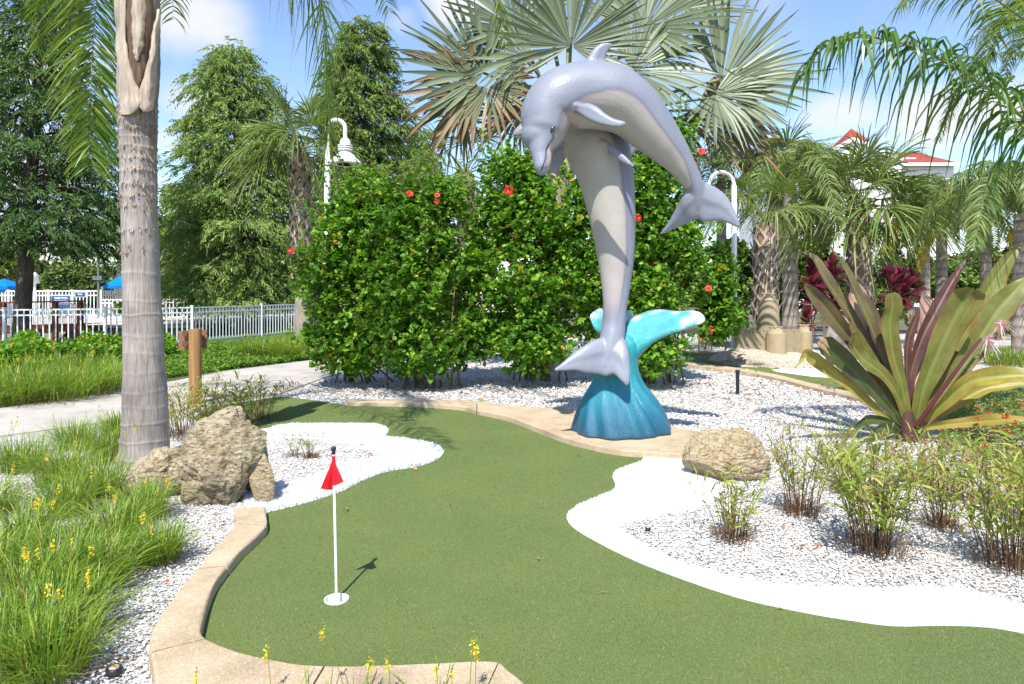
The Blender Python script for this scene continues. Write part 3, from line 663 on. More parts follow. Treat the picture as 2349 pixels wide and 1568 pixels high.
# belly direction: inner side of the arch, turned a little towards the path
bd_front = [(0, (.87, -.5, 0)), (.2, (.87, -.5, -.1)), (.35, (.8, -.5, -.5)), (.5, (0, -.5, -.87)), (.65, (-.55, -.5, -.68)), (.85, (-.75, -.5, -.45)), (1, (-.8, -.5, -.2))]
bg_front = [(0, .9, .9), (.12, .92, 1), (.3, .93, 1), (.40, .90, 1), (.5, .66, 1), (.58, .50, 1), (.78, .50, 1), (.86, .75, .8), (.92, 1.2, 0), (1, 2, 0)]
body1, bvh1 = dolphin('dolphin', 'front dolphin arching over, snout pointing down', front_ctl, front_fins, bd_front, bg_front,
                      [(1236, 310, 6.40, 40, 1.0, 1.0, .95), (1256, 362, 6.28, 11, .9, 1, 2.1)])
rear_ctl = [(1178, 313, 7.02, 4), (1183, 309, 7.02, 9), (1192, 303, 7.03, 13), (1204, 298, 7.05, 19), (1222, 292, 7.08, 32), (1248, 286, 7.1, 45), (1285, 284, 7.12, 56), (1322, 292, 7.12, 64), (1352, 315, 7.1, 68), (1375, 352, 7.08, 69),
            (1388, 400, 7.06, 63), (1398, 450, 7.04, 57), (1405, 500, 7.02, 52), (1410, 550, 7.0, 46), (1413, 600, 6.98, 40), (1413, 650, 6.95, 33), (1411, 700, 6.9, 27), (1408, 740, 6.86, 26), (1404, 775, 6.82, 28), (1395, 810, 6.76, 24), (1385, 845, 6.7, 14)]
rear_fins = [
    ('flipper/right', [((1355, 298, 6.95), (1362, 335, 6.92), .09), ((1372, 312, 6.82), (1380, 340, 6.80), .08), ((1400, 328, 6.70), (1398, 352, 6.70), .06), ((1425, 348, 6.62), (1420, 368, 6.62), .05), ((1446, 368, 6.56), (1440, 379, 6.56), .035), ((1458, 382, 6.54), (1455, 384, 6.54), .015)]),
    ('flipper/left', [((1330, 330, 7.05), (1300, 310, 7.0), .09), ((1308, 350, 7.0), (1284, 330, 6.95), .08), ((1292, 372, 6.97), (1266, 352, 6.92), .06), ((1280, 392, 6.93), (1254, 378, 6.9), .05), ((1274, 398, 6.92), (1254, 390, 6.9), .03)]),
    ('dorsal_fin', [((1420, 310, 7.2), (1435, 380, 7.2), .1), ((1445, 315, 7.3), (1455, 350, 7.3), .07), ((1462, 325, 7.36), (1468, 342, 7.36), .05), ((1474, 338, 7.4), (1476, 343, 7.4), .02)]),
    ('fluke', [((1402, 768, 6.8), (1388, 860, 6.68), .13), ((1376, 774, 6.76), (1360, 858, 6.66), .12), ((1352, 784, 6.71), (1340, 856, 6.63), .095), ((1318, 806, 6.66), (1318, 850, 6.6), .07), ((1292, 829, 6.62), (1294, 851, 6.58), .05), ((1270, 847, 6.58), (1272, 852, 6.57), .025)]),
    ('fluke', [((1400, 768, 6.8), (1370, 858, 6.68), .13), ((1432, 776, 6.74), (1390, 864, 6.66), .12), ((1441, 800, 6.68), (1407, 858, 6.62), .10), ((1445, 830, 6.64), (1420, 870, 6.58), .08), ((1446, 858, 6.6), (1432, 881, 6.56), .06), ((1442, 882, 6.57), (1437, 886, 6.56), .03)]),
]
bd_rear = [(0, (0, 0, -1)), (.2, (0, -.6, -.8)), (.35, (-.7, -.7, -.3)), (.5, (-.75, -.66, 0)), (.8, (-.75, -.66, 0)), (1, (-.6, -.8, 0))]
bg_rear = [(0, .3, 1), (.3, .35, 1), (.45, .36, 1), (.6, .27, .97), (.72, .27, .75), (.8, .3, .5), (.88, .6, .1), (1, 1, 0)]
body2, bvh2 = dolphin('dolphin', 'rear dolphin standing upright on its tail flukes with its pale belly showing', rear_ctl, rear_fins, bd_rear, bg_rear, [])

def cast(bvh, u, v, off=0.0):
    o = Vector((0, 0, CH)); d = (Vector(P(u, v, 6.0)) - o).normalized(); h, n, i, ds = bvh.ray_cast(o, d)
    return (np.array(h) + np.array(n) * off, np.array(n)) if h else (P(u, v, 6.4), np.array((0, -1, 0)))
# mouth line and eye of the front dolphin, painted groove lines
mb = MB(); line = [cast(bvh1, u, v, .0005)[0] for u, v in smooth_line([(1271, 312), (1264, 322), (1257, 332), (1253, 344), (1252, 356), (1249, 369), (1245, 381), (1242, 391)], 26)]
mb.tube(line, np.linspace(.0065, .0045, 26), 8); mb.build('mouth_line', M['black'], body1)
mb = MB(); p0, n0 = cast(bvh1, 1267, 297); ths = np.linspace(0, 2 * math.pi, 14, endpoint=False)
ax = unit(np.cross(n0, (0.45, 0, 1))); ay = np.cross(n0, ax)
mb.rings([[p0 + n0 * h + ax * r * .55 * math.cos(q) + ay * r * math.sin(q) for q in ths] for h, r in ((-.004, .034), (.006, .029), (.013, .015), (.015, .002))])
mb.build('eye', plain('eye_black', (.012, .01, .01), .05, .8, coat=1), body1)
mb = MB(); mb.tube([cast(bvh1, u, v, .001)[0] for u, v in [(1262, 303), (1264, 297), (1268, 290), (1273, 287)]], [.002, .005, .005, .002], 8); mb.build('eyelid', M['dolphin'], body1)
mb = MB(); line = [cast(bvh2, u, v, .001)[0] for u, v in [(1179, 310.5), (1184, 309), (1190, 308), (1196, 308)]]
mb.tube(line, .004, 6); mb.build('mouth_line', M['black'], body2)

# wave base
mb = MB(); prof = [(1422, 1000, 108), (1422, 985, 110), (1421, 965, 104), (1420, 945, 97), (1418, 925, 87), (1416, 905, 75), (1414, 885, 62), (1414, 865, 52), (1416, 845, 45), (1420, 825, 41), (1424, 805, 40), (1424, 785, 36), (1420, 770, 26)]
c = crom(np.array(prof, float), 44); R = []
ths = np.linspace(0, 2 * math.pi, 120, endpoint=False)
for i, (u, v, r) in enumerate(c):
    cc = P(u, v, 7.0); rr = r * 7.0 / F; R_ = []
    k = 1 - i / 43
    for q in ths:
        tw = q + .5 * (1 - k)
        lobe = 1 + (.10 * abs(math.sin(tw * 4.5 + .6 + .4 * math.sin(k * 5))) ** .7 - .06 + .05 * math.sin(tw * 3 + 1.2) + .03 * math.sin(tw * 13)) * min(1, k * 1.8 + .1)
        R_.append((cc[0] + rr * lobe * math.cos(q), 7.0 + rr * .84 * lobe * math.sin(q), max(cc[2], KH + .004)))
    R.append(R_)
mb.rings(R)
w1 = fin(mb, [((1395, 770, 7.12), (1440, 860, 6.98), .24), ((1430, 748, 7.15), (1464, 820, 6.94), .21), ((1466, 724, 7.2), (1492, 789, 6.9), .17), ((1508, 712, 7.2), (1530, 768, 6.86), .13), ((1552, 716, 7.12), (1566, 756, 6.84), .11), ((1590, 714, 7.0), (1596, 746, 6.8), .09), ((1610, 719, 6.9), (1615, 738, 6.8), .06), ((1616, 726, 6.84), (1617, 733, 6.81), .02)], 24)
w2 = fin(mb, [((1440, 745, 7.2), (1430, 830, 7.0), .2), ((1405, 722, 7.25), (1402, 790, 7.05), .16), ((1378, 708, 7.22), (1385, 774, 7.0), .12), ((1362, 713, 7.15), (1368, 758, 6.98), .08), ((1353, 722, 7.08), (1358, 742, 7.0), .03)], 18)
w3 = fin(mb, [((1400, 740, 7.3), (1430, 820, 7.2), .12), ((1430, 715, 7.4), (1450, 800, 7.3), .1), ((1448, 708, 7.45), (1470, 780, 7.35), .06)], 10)
v, nn, quads, tris = remesh(mb, .013, 3)
# ripples on the crest
zz = (v[:, 2] - KH) / (P(0, 770, 7.0)[2] - KH)
tv = np.clip(zz, 0, 1.0) * .78
tip1 = P(1617, 730, 6.85); tip2 = P(1352, 720, 7.1); tip3 = P(1448, 708, 7.45)
px_u = v[:, 0] / v[:, 1] * F + CX; px_v = HV - (v[:, 2] - CH) / v[:, 1] * F
nzv = np.array([noise.noise(Vector(p) * 9) for p in v])
top_edge = np.interp(px_u, [1352, 1380, 1420, 1466, 1508, 1552, 1590, 1617], [716, 707, 735, 724, 712, 715, 713, 722])
crest = np.exp(-np.maximum(px_v - top_edge, 0) / 10.0) * np.clip((v[:, 2] - .9) * 6, 0, 1)
d1 = np.linalg.norm(v - tip1, axis=1); d2 = np.linalg.norm(v - tip2, axis=1)
lo_edge = np.clip((px_u - 1545) / 60, 0, 1)
tv = np.maximum(tv, .66 * np.clip((v[:, 2] - .9) * 8, 0, 1)); whiten = np.maximum.reduce([crest * .17, .30 * np.exp(-(d1 / .22) ** 2), .2 * np.exp(-(d2 / .1) ** 2), lo_edge * .28])
tv = np.clip(tv + whiten * (1 + nzv * .9) + nzv * .03, 0, 1)
submesh('wave_base', v, nn, quads, np.ones(len(quads), bool), tv, M['wave'], sculpt)
# ---------------------------------------------------------------- plants: builders
M['palm_green'] = leafmat('palm_leaf', [(0, (0.0715, 0.1456, 0.015)), (.5, (0.13, 0.224, 0.025)), (.85, (0.208, 0.3024, 0.04)), (1, (0.338, 0.336, 0.05))], .42, .4, .4, tip=(.32, .27, .05), tipat=.85)
M['palm_dark'] = leafmat('palm_leaf_dark', [(0, (0.0286, 0.0672, 0.012)), (.6, (0.0585, 0.112, 0.02)), (1, (0.117, 0.168, 0.03))], .4, .3, .5)
M['palm_back'] = leafmat('palm_leaf_soft', [(0, (0.0845, 0.1512, 0.035)), (.6, (0.169, 0.2296, 0.06)), (1, (0.26, 0.3024, 0.09))], .45, .35)
M['palm_yellow'] = leafmat('palm_leaf_yellow', [(0, (.20, .22, .02)), (.6, (.42, .34, .02)), (1, (.50, .30, .03))], .45, .35)
M['sabal'] = leafmat('sabal_leaf', [(0, (0.091, 0.1512, 0.028)), (.5, (0.169, 0.2352, 0.055)), (1, (0.273, 0.3136, 0.1))], .38, .3, .5, tip=(.22, .21, .08), tipat=.85)
M['sabal_light'] = leafmat('sabal_leaf_young', [(0, (.12, .20, .03)), (1, (.24, .30, .05))], .4, .4)
M['silver'] = leafmat('silver_fan', [(0, (0.095, 0.1283, 0.0617)), (.5, (0.1615, 0.1995, 0.1092)), (1, (0.2565, 0.285, 0.171))], .42, .22, .5, tip=(.28, .19, .09), tipat=.93, tcol=1.1)
M['silver_dry'] = leafmat('dry_fan', [(0, (.10, .13, .06)), (.5, (.16, .18, .09)), (.8, (.24, .20, .11)), (1, (.36, .28, .17))], .6, .2, .3, tip=(.22, .12, .055), tipat=.42, tcol=1.1)
M['dead_frond'] = leafmat('dead_frond', [(0, (.16, .10, .05)), (.6, (.32, .22, .12)), (1, (.45, .34, .21))], .8, .15, .2, tcol=1.0)
M['petiole'] = plain('petiole', (.17, .19, .09), .5, .4, 0, .25)
M['rachis'] = plain('rachis', (.16, .20, .06), .5, .4, 0, .2)
def m_trunk(name, a, b, c_, vs=(40, 40, 3), ring=None, bs=.5):
    m, nt, p = newmat(name)
    f = noise_fac(nt, 1.0, 6, .7, stretch=vs); g = noise_fac(nt, 2.3, 5, .6)
    c = ramp(nt, f, [(.3, a), (.5, b), (.72, c_)]); c = mixc(nt, 1.0, c, ramp(nt, g, [(.3, (.66, .63, .60)), (.5, (.95, .93, .92)), (.66, (1.22, 1.2, 1.17))]), 'MULTIPLY')
    if ring: c = mixc(nt, ramp(nt, attr_t(nt), [(.0, (0, 0, 0)), (1, (.85, .85, .85))]), c, ring)
    nt.links.new(c, p.inputs['Base Color']); p.inputs['Roughness'].default_value = .9; bump(nt, p, f, bs, .012); return m
M['trunk_grey'] = m_trunk('palm_bark', (.15, .125, .11), (.27, .24, .215), (.39, .355, .325), (70, 70, 4), ring=(.37, .32, .27))
M['boot'] = m_trunk('leaf_base', (.26, .19, .13), (.42, .35, .27), (.55, .48, .40), (30, 30, 3))
M['boot_brown'] = m_trunk('leaf_base_fibre', (.05, .028, .016), (.12, .075, .045), (.24, .16, .10), (60, 60, 5), bs=1)
M['boot_gap'] = m_trunk('boot_gap', (.10, .065, .04), (.20, .14, .09), (.30, .22, .15), (30, 30, 20), bs=1)
M['sabal_boot'] = m_trunk('sabal_boot', (.20, .14, .095), (.34, .26, .185), (.44, .36, .28), (40, 40, 8))
M['bark'] = m_trunk('tree_bark', (.05, .038, .028), (.10, .078, .06), (.17, .14, .11), (16, 16, 2))
M['bark_pale'] = m_trunk('pale_bark', (.22, .185, .145), (.34, .29, .235), (.43, .385, .32), (20, 20, 6), ring=(.15, .13, .11))
M['stem'] = plain('shrub_stem', (.17, .12, .07), .8, .2, 0, .3, 20)

def bez(p0, p1, p2, n):
    t = np.linspace(0, 1, n)[:, None]; return (1 - t) ** 2 * p0 + 2 * t * (1 - t) * p1 + t * t * p2
def pinnate(mb, curve, L=.5, w=.012, n=90, droop=.6, start=.12, fwd=.45, lift=.25, S=5, rad=.010, spread=.9, mr=1, jitter=.16, rtip=.2):
    """feather frond: rachis tube plus drooping leaflets on both sides"""
    K = 60; c = crom(curve, K); seg = np.linalg.norm(np.diff(c, axis=0), axis=1); cum = np.r_[0, np.cumsum(seg)] / seg.sum()
    mb.tube(c[::3], np.linspace(rad, rad * .2, len(c[::3])), 6, m=mr)
    s = np.repeat(np.linspace(start, .995, n), 2) + rng.normal(0, .004, 2 * n); s = np.clip(s, 0, 1); side = np.tile([-1, 1], n)
    p = np.stack([np.interp(s, cum, c[:, k]) for k in range(3)], 1); T = unit(np.gradient(c, axis=0)); t = unit(np.stack([np.interp(s, cum, T[:, k]) for k in range(3)], 1))
    up = np.array([0, 0, 1.]); sv = np.cross(t, up); bad = np.linalg.norm(sv, axis=1) < .25
    ref = unit(np.cross(T[:max(2, K // 3)].mean(0), up)); sv[np.where((sv @ ref) < 0)[0]] *= -1; sv[bad] = ref; sv = unit(sv)
    nv = np.cross(sv, t); nv = np.where((nv[:, 2:] < 0), -nv, nv)
    d = side[:, None] * sv * spread + t * fwd + nv * (lift + rng.normal(0, jitter, (2 * n, 1))) + rng.normal(0, jitter * .6, (2 * n, 3)); d = unit(d)
    prof = np.interp(s, [0, start, .35, .7, 1], [.5, .55, 1, .85, .35]) * rng.uniform(.8, 1.12, 2 * n) * L
    q = np.linspace(0, 1, S); C = p[:, None] + d[:, None] * (prof[:, None] * q)[..., None] * (1 - .25 * droop * q[None, :, None])
    C[..., 2] -= droop * prof[:, None] * q ** 2 * rng.uniform(.6, 1.3, (2 * n, 1))
    tl = unit(np.gradient(C, axis=1)); face = unit(np.cross(tl, (nv + rng.normal(0, .35, nv.shape))[:, None]))
    W = face * (w * np.array([.5, 1, .9, .6, .06] if S == 5 else np.r_[.5, np.linspace(1, .7, S - 2), .06]))[None, :, None]
    mb.ribbons(C, W, 0, np.broadcast_to(q, (2 * n, S)))
def fanleaf(mb, hub, D, Nn, L, nseg=40, ang=2.3, split=.5, droop=.25, cup=.2, fold=.012, mat=0, petiole=None, mp=1, jit=.03, thread=0, pr=.018, ragged=0):
    D = unit(np.array(D, float)); Nn = np.array(Nn, float); Nn = unit(Nn - (Nn @ D) * D); Sd = np.cross(Nn, D)
    th = np.linspace(-ang, ang, nseg) + rng.normal(0, jit, nseg); dth = 2 * ang / nseg
    q = np.array([.03, .2, split, split + (1 - split) * .35, split + (1 - split) * .7, 1.0]); Ls = L * (1 - .22 * (np.abs(th) / ang) ** 2) * rng.uniform(.88 - ragged, 1.06, nseg)
    dirs = np.cos(th)[:, None] * D + np.sin(th)[:, None] * Sd
    r = Ls[:, None] * q; C = hub + dirs[:, None] * r[..., None] + Nn * (cup * r ** 1.5 / max(L, .1) ** .5)[..., None] * np.abs(np.sin(th))[:, None, None] ** 1.0
    lim = np.maximum(0, q - split * .7) ** 1.8 * L; dr = droop * lim[None] * rng.uniform(.4, 1.7, (nseg, 1)); C[..., 2] -= dr
    C += (rng.normal(0, .05 * L + ragged * .1, (nseg, 1, 3)) * (np.maximum(0, q - split) ** 1.5)[None, :, None])
    tl = unit(np.gradient(C, axis=1)); wd = unit(np.cross(tl, Nn + rng.normal(0, .15, (nseg, 1, 3))))
    hw = np.tan(dth * .5) * L * q * 1.02; hw = np.where(q <= split + .01, hw, hw[2] * np.array([1, 1, 1, .82, .5, .03])); 
    W = wd * hw[None, :, None]; sgn = np.where(np.arange(nseg) % 2 == 0, 1, 1)[:, None, None]
    Dd = Nn * (-fold * np.minimum(1, q * 2.5) * L)[None, :, None] * sgn
    mb.folded(C, W, Dd, mat, np.broadcast_to(q, (nseg, 6)))
    if petiole is not None:
        pts_ = bez(np.array(petiole, float), (np.array(petiole) + hub) / 2 + np.array((0, 0, .12 * L)), hub + D * .1 * L, 8); mb.tube(pts_, np.linspace(pr * 1.5, pr * .6, 8), 6, m=mp)
def leafset(mb, p, d, L, w, n=None, mat=0, droop=.2, S=4, shape=(.12, 1, .75, .04), fold=.15):
    """broad leaves at points p along directions d"""
    q = np.linspace(0, 1, S); k = len(p); L = np.broadcast_to(L, (k,)); C = p[:, None] + d[:, None] * (L[:, None] * q)[..., None]; C[..., 2] -= droop * L[:, None] * q ** 2
    tl = unit(np.gradient(C, axis=1)); rv = np.array([0, 0, 1.]) + rng.normal(0, .55, (k, 3)); wd = unit(np.cross(tl, rv[:, None])); nn = unit(np.cross(wd, tl))
    W = wd * (np.broadcast_to(w, (k,))[:, None] * np.array(shape))[..., None]; D = -nn * (fold * np.broadcast_to(w, (k,))[:, None] * np.array(shape) * 2)[..., None]
    mb.folded(C, W, D, mat, np.broadcast_to(q, (k, S)))
def whorls(mb, p, ax, per, L, w, mat=0, **kw):
    """twig ends, each with a rosette of leaves along its last centimetres"""
    n = len(p); pp = np.repeat(p, per, 0); aa = np.repeat(ax, per, 0); u = np.tile(np.linspace(-1.0, .1, per), n)[:, None] * np.repeat(L if np.ndim(L) else np.full(n, L), per)[:, None]
    r = rvec(n * per); r = unit(r - (r * aa).sum(1, keepdims=True) * aa); d = unit(r + aa * rng.uniform(.1, .9, (n * per, 1)))
    LL = np.repeat(L if np.ndim(L) else np.full(n, L), per) * rng.uniform(.65, 1.2, n * per)
    leafset(mb, pp + aa * u, d, LL, LL * w, mat=mat, **kw)
def blades(mb, base, n, spread, h, w, mat=0, out=.5, arch=.5, S=6, rad=.1, hv=.35):
    """a tuft of arching grass blades"""
    a = rng.uniform(0, 2 * math.pi, n); r = rad * np.sqrt(rng.uniform(0, 1, n)); p = np.stack([base[0] + r * np.cos(a), base[1] + r * np.sin(a), np.full(n, base[2])], 1)
    a2 = a + rng.normal(0, .7, n); hh = h * rng.uniform(1 - hv, 1 + hv * .6, n); o = spread * rng.uniform(.15, 1.1, n)
    q = np.linspace(0, 1, S); hd = np.stack([np.cos(a2), np.sin(a2), np.zeros(n)], 1)
    C = p[:, None] + hd[:, None] * (o[:, None] * (q * out + q ** 2 * (1 - out)))[..., None]; C[..., 2] += hh[:, None] * (q - arch * q ** 2.4 * (o / spread)[:, None])
    sd = np.stack([-np.sin(a2), np.cos(a2), rng.normal(0, .3, n)], 1); W = unit(sd)[:, None] * (w * np.interp(q, [0, .3, .8, 1], [.6, 1, .7, .08]))[None, :, None]
    mb.ribbons(C, W, mat, np.broadcast_to(q, (n, S))); return C

# ---------------------------------------------------------------- big palm in the left foreground
pb = G(327, 1062); PD = pb[1]
pl = thing('palm_tree', 'thick grey ringed palm trunk rising out of the frame beside the rock group', 'palm tree', pb)
prof = [(1085, 324, 64), (1062, 327, 56), (1030, 331, 52), (980, 333, 49), (920, 332, 47), (850, 331, 44), (760, 328, 42), (700, 326, 40), (620, 324, 39), (540, 321, 38.5), (450, 319, 38.5), (360, 317, 39), (300, 316, 40), (240, 316, 41), (190, 317, 43), (120, 318, 44), (0, 319, 44), (-160, 320, 40)]
c = crom(np.array(prof, float), 420); R = []; A = []
nodes = [1045, 1005, 965, 930, 895, 850, 808, 768, 722, 690, 655, 627, 575, 530, 478, 452, 425, 392, 365, 342, 318, 300, 283, 262, 250, 236]
th = np.linspace(0, 2 * math.pi, 56, endpoint=False)
for v_, u_, r_ in c:
    cc = P(u_, v_, PD); R_ = []
    for q in th:
        wob = 0
        g_, xn = min([(abs(v_ + 2.2 * math.sin(q + x * 1.7) + 1.3 * math.sin(q * 3 + x * 5) - x), x) for x in nodes]); rb = math.exp(-(g_ / 2.4) ** 2) * (.25 + .75 * abs(math.sin(xn * 3.3)))
        nx = noise.noise(Vector((math.cos(q) * 1.5, math.sin(q) * 1.5, v_ * .012)))
        rough = noise.noise(Vector((math.cos(q) * 5, math.sin(q) * 5, v_ * .06))) * (1.5 if v_ < 500 else .4)
        rr = (r_ + rb * (1.3 if v_ > 480 else 2.4) + nx * 2.2 + rough) * PD / F; R_.append((cc[0] + rr * math.cos(q), cc[1] + rr * math.sin(q), cc[2])); A.append(max(0, rb * (.35 + 1.0 * noise.noise(Vector((q * 2, v_ * .05, 3))))))
    R.append(R_)
mb = MB(); mb.rings(R, cap=False, a=np.array(A)); mb.build('trunk', M['trunk_grey'], pl)
# split leaf bases that clasp the top of the trunk
def boot(label, ctl, mat, thick=.03, front=1.0):
    """ctl rows: v, left u, right u, front bulge (m)"""
    c_ = crom(np.array(ctl, float), 40); R = []
    for k, (v_, ul, ur, bl) in enumerate(c_):
        n_ = 15; row = []
        for back in (0, 1):
            for i in (range(n_) if not back else range(n_ - 1, -1, -1)):
                x = i / (n_ - 1); u_ = ul + (ur - ul) * x; dx = (u_ - 318) / 56.0; dep = math.sqrt(max(0.0, 1 - min(1, dx * dx))) * 56 * PD / F
                dd_ = PD - dep * 1.0 - bl * math.sin(math.pi * min(1, max(0, x))) ** .6 - .004 + back * thick
                wv = 4.0 * noise.noise(Vector((k * .22, x * 2.2, ul * .1))) + 1.5 * noise.noise(Vector((k * .9, x * 5, ul)))
                row.append(P(u_ + wv, v_, dd_))
        R.append(row)
    m_ = MB(); m_.rings(R); o = m_.build('leaf_base', mat, pl)
    if label: o['label'] = label
boot('dark fibrous inner leaf base in the split', [(-60, 290, 352, .02), (20, 290, 350, .03), (90, 292, 345, .03), (140, 297, 336, .02), (185, 305, 326, .01), (200, 312, 320, .0)], M['boot_brown'])
boot('pale central leaf base, pointed at its bottom', [(-60, 298, 340, .05), (20, 299, 338, .06), (80, 301, 333, .06), (120, 304, 326, .05), (138, 310, 319, .03)], M['boot'])
boot('bleached left leaf base peeling downwards', [(-60, 262, 296, .02), (0, 263, 290, .03), (60, 264, 290, .035), (120, 267, 294, .035), (170, 269, 306, .03), (215, 271, 322, .025), (245, 273, 322, .02), (262, 275, 300, .005)], M['boot'])
boot('bleached right leaf base peeling downwards', [(20, 360, 372, .05), (50, 353, 368, .05), (90, 347, 364, .04), (130, 342, 362, .04), (180, 328, 361, .04), (215, 320, 359, .035), (245, 322, 352, .02), (255, 328, 345, .005)], M['boot'])
mb = MB(); n_ = 330; vv_ = rng.choice([x for x in nodes if x < 600], n_) + rng.normal(0, 2.5, n_); aa_ = rng.uniform(math.pi, 2 * math.pi, n_)   # frayed fibres at the ring scars
rr_ = 42 * PD / F; b0 = np.array([P(318, v_, PD) for v_ in vv_]) + np.stack([rr_ * np.cos(aa_), rr_ * np.sin(aa_), 0 * aa_], 1); q_ = np.array([0, .5, 1.]); l_ = rng.uniform(.015, .05, n_)
C_ = b0[:, None] + np.stack([np.cos(aa_), np.sin(aa_), 0 * aa_], 1)[:, None] * (.012 * q_)[None, :, None] + rng.normal(0, .004, (n_, 3, 3)); C_[..., 2] += (l_[:, None] * (q_ - .2)) * rng.choice([-1, 1], n_)[:, None]
mb.ribbons(C_, np.stack([-np.sin(aa_), np.cos(aa_), 0 * aa_], 1)[:, None] * np.array([.007, .006, .0015])[None, :, None]); mb.build('bark_fray', M['sabal_boot'], pl)['kind'] = 'stuff'
crown = np.array((P(322, 0, PD)[0], PD, 5.05))
def frond(curve, parent, mat=None, label=None, **kw):
    mb = MB(); pinnate(mb, np.array(curve, float), **kw); o = mb.build('frond', [mat or M['palm_green'], M['rachis']], parent)
    if label: o['label'] = label
    return o
frond([crown, crown + (-.3, .35, .75), P(250, -180, 6.45), P(224, -20, 6.5), P(211, 150, 6.5), P(206, 385, 6.5)], pl, L=.66, n=190, droop=.38, fwd=.55, lift=.0, w=.0095, start=.25, spread=.80, jitter=.2)
frond([crown, crown + (-.6, -.2, .7), P(170, -200, 6.4), P(130, -120, 6.5), P(100, 0, 6.5), P(90, 110, 6.5)], pl, L=.42, n=110, droop=.5, fwd=.6, lift=.0, w=.007, start=.35, spread=.65)
frond([crown, crown + (.7, .1, 1.0), P(640, -190, 6.2), P(722, -60, 6.3), P(748, 120, 6.3), P(755, 335, 6.3)], pl, L=1.02, n=190, droop=.42, fwd=.42, lift=.0, w=.0095, start=.2, spread=.85, jitter=.2)
frond([crown, crown + (.9, .6, 1.3), P(800, -190, 6.9), P(1030, -150, 6.9), P(1130, -40, 6.9), P(1165, 105, 6.9)], pl, L=.52, n=130, droop=.5, fwd=.5, lift=0, w=.008, start=.2)
frond([crown, crown + (0, -.9, 1.1), P(500, -500, 4.4), P(620, -420, 4.0), P(700, -300, 3.8)], pl, L=.55, n=100, droop=.5, w=.009)
frond([crown, crown + (-1.1, .6, 1.0), crown + (-2.3, 1.1, .6), crown + (-2.9, 1.5, -.6)], pl, L=.55, n=100, droop=.5, w=.009)
frond([crown, crown + (.6, 1.1, 1.2), crown + (1.2, 2.3, 1.2), crown + (1.6, 3.2, .2)], pl, L=.55, n=110, droop=.5, w=.009)
frond([crown, crown + (-.5, 1.2, 1.2), crown + (-.9, 2.3, 1.0), crown + (-1.2, 3.0, .0)], pl, L=.55, n=100, droop=.5, w=.009)

# queen palm standing just outside the right edge: its big frond arches into the picture
qb = np.array((7.2, 7.6, 0.)); qp = thing('palm_tree', 'palm whose long arching frond hangs down across the top right of the view', 'palm tree', qb)
mb = MB(); mb.tube([qb, qb + (.05, 0, 2), qb + (-.05, 0, 4.1)], [.19, .15, .12], 20); mb.build('trunk', M['trunk_grey'], qp)
qc = qb + (-.05, 0, 3.9)
M['queen_wide'] = leafmat('broad_palm_leaflet', [(0, (.045, .115, .012)), (.6, (.075, .165, .02)), (1, (.14, .23, .035))], .3, .38, .6)
frond([qc, P(2420, 300, 6.9), P(2300, 225, 6.5), P(2200, 160, 6.3), P(2100, 108, 6.2), P(2000, 86, 6.15), P(1920, 92, 6.1), P(1870, 128, 6.1), P(1852, 165, 6.1)], qp, M['queen_wide'], L=.82, n=165, droop=1.15, fwd=.25, lift=.42, w=.0165, start=.10, S=5, rad=.02, spread=.5, jitter=.22)
frond([qc, P(2430, 100, 7.6), P(2330, 30, 7.4), P(2230, -30, 7.3), P(2110, -30, 7.2), P(2060, 20, 7.2)], qp, L=.60, n=120, droop=.75, w=.011, start=.15, rad=.018)
frond([qc, P(2440, 40, 8.6), P(2360, -10, 8.6), P(2290, 60, 8.6), P(2250, 170, 8.6)], qp, M['palm_dark'], L=.6, n=120, droop=.7, w=.011, start=.15)
frond([qc, qc + (.5, .5, 1.2), qc + (.8, 1.5, 1.2), qc + (.6, 2.6, .2)], qp, L=.6, n=90, droop=.7)
frond([qc, qc + (.2, -.8, 1.2), qc + (.4, -1.9, 1.0), qc + (.4, -2.8, -.2)], qp, L=.6, n=90, droop=.7)

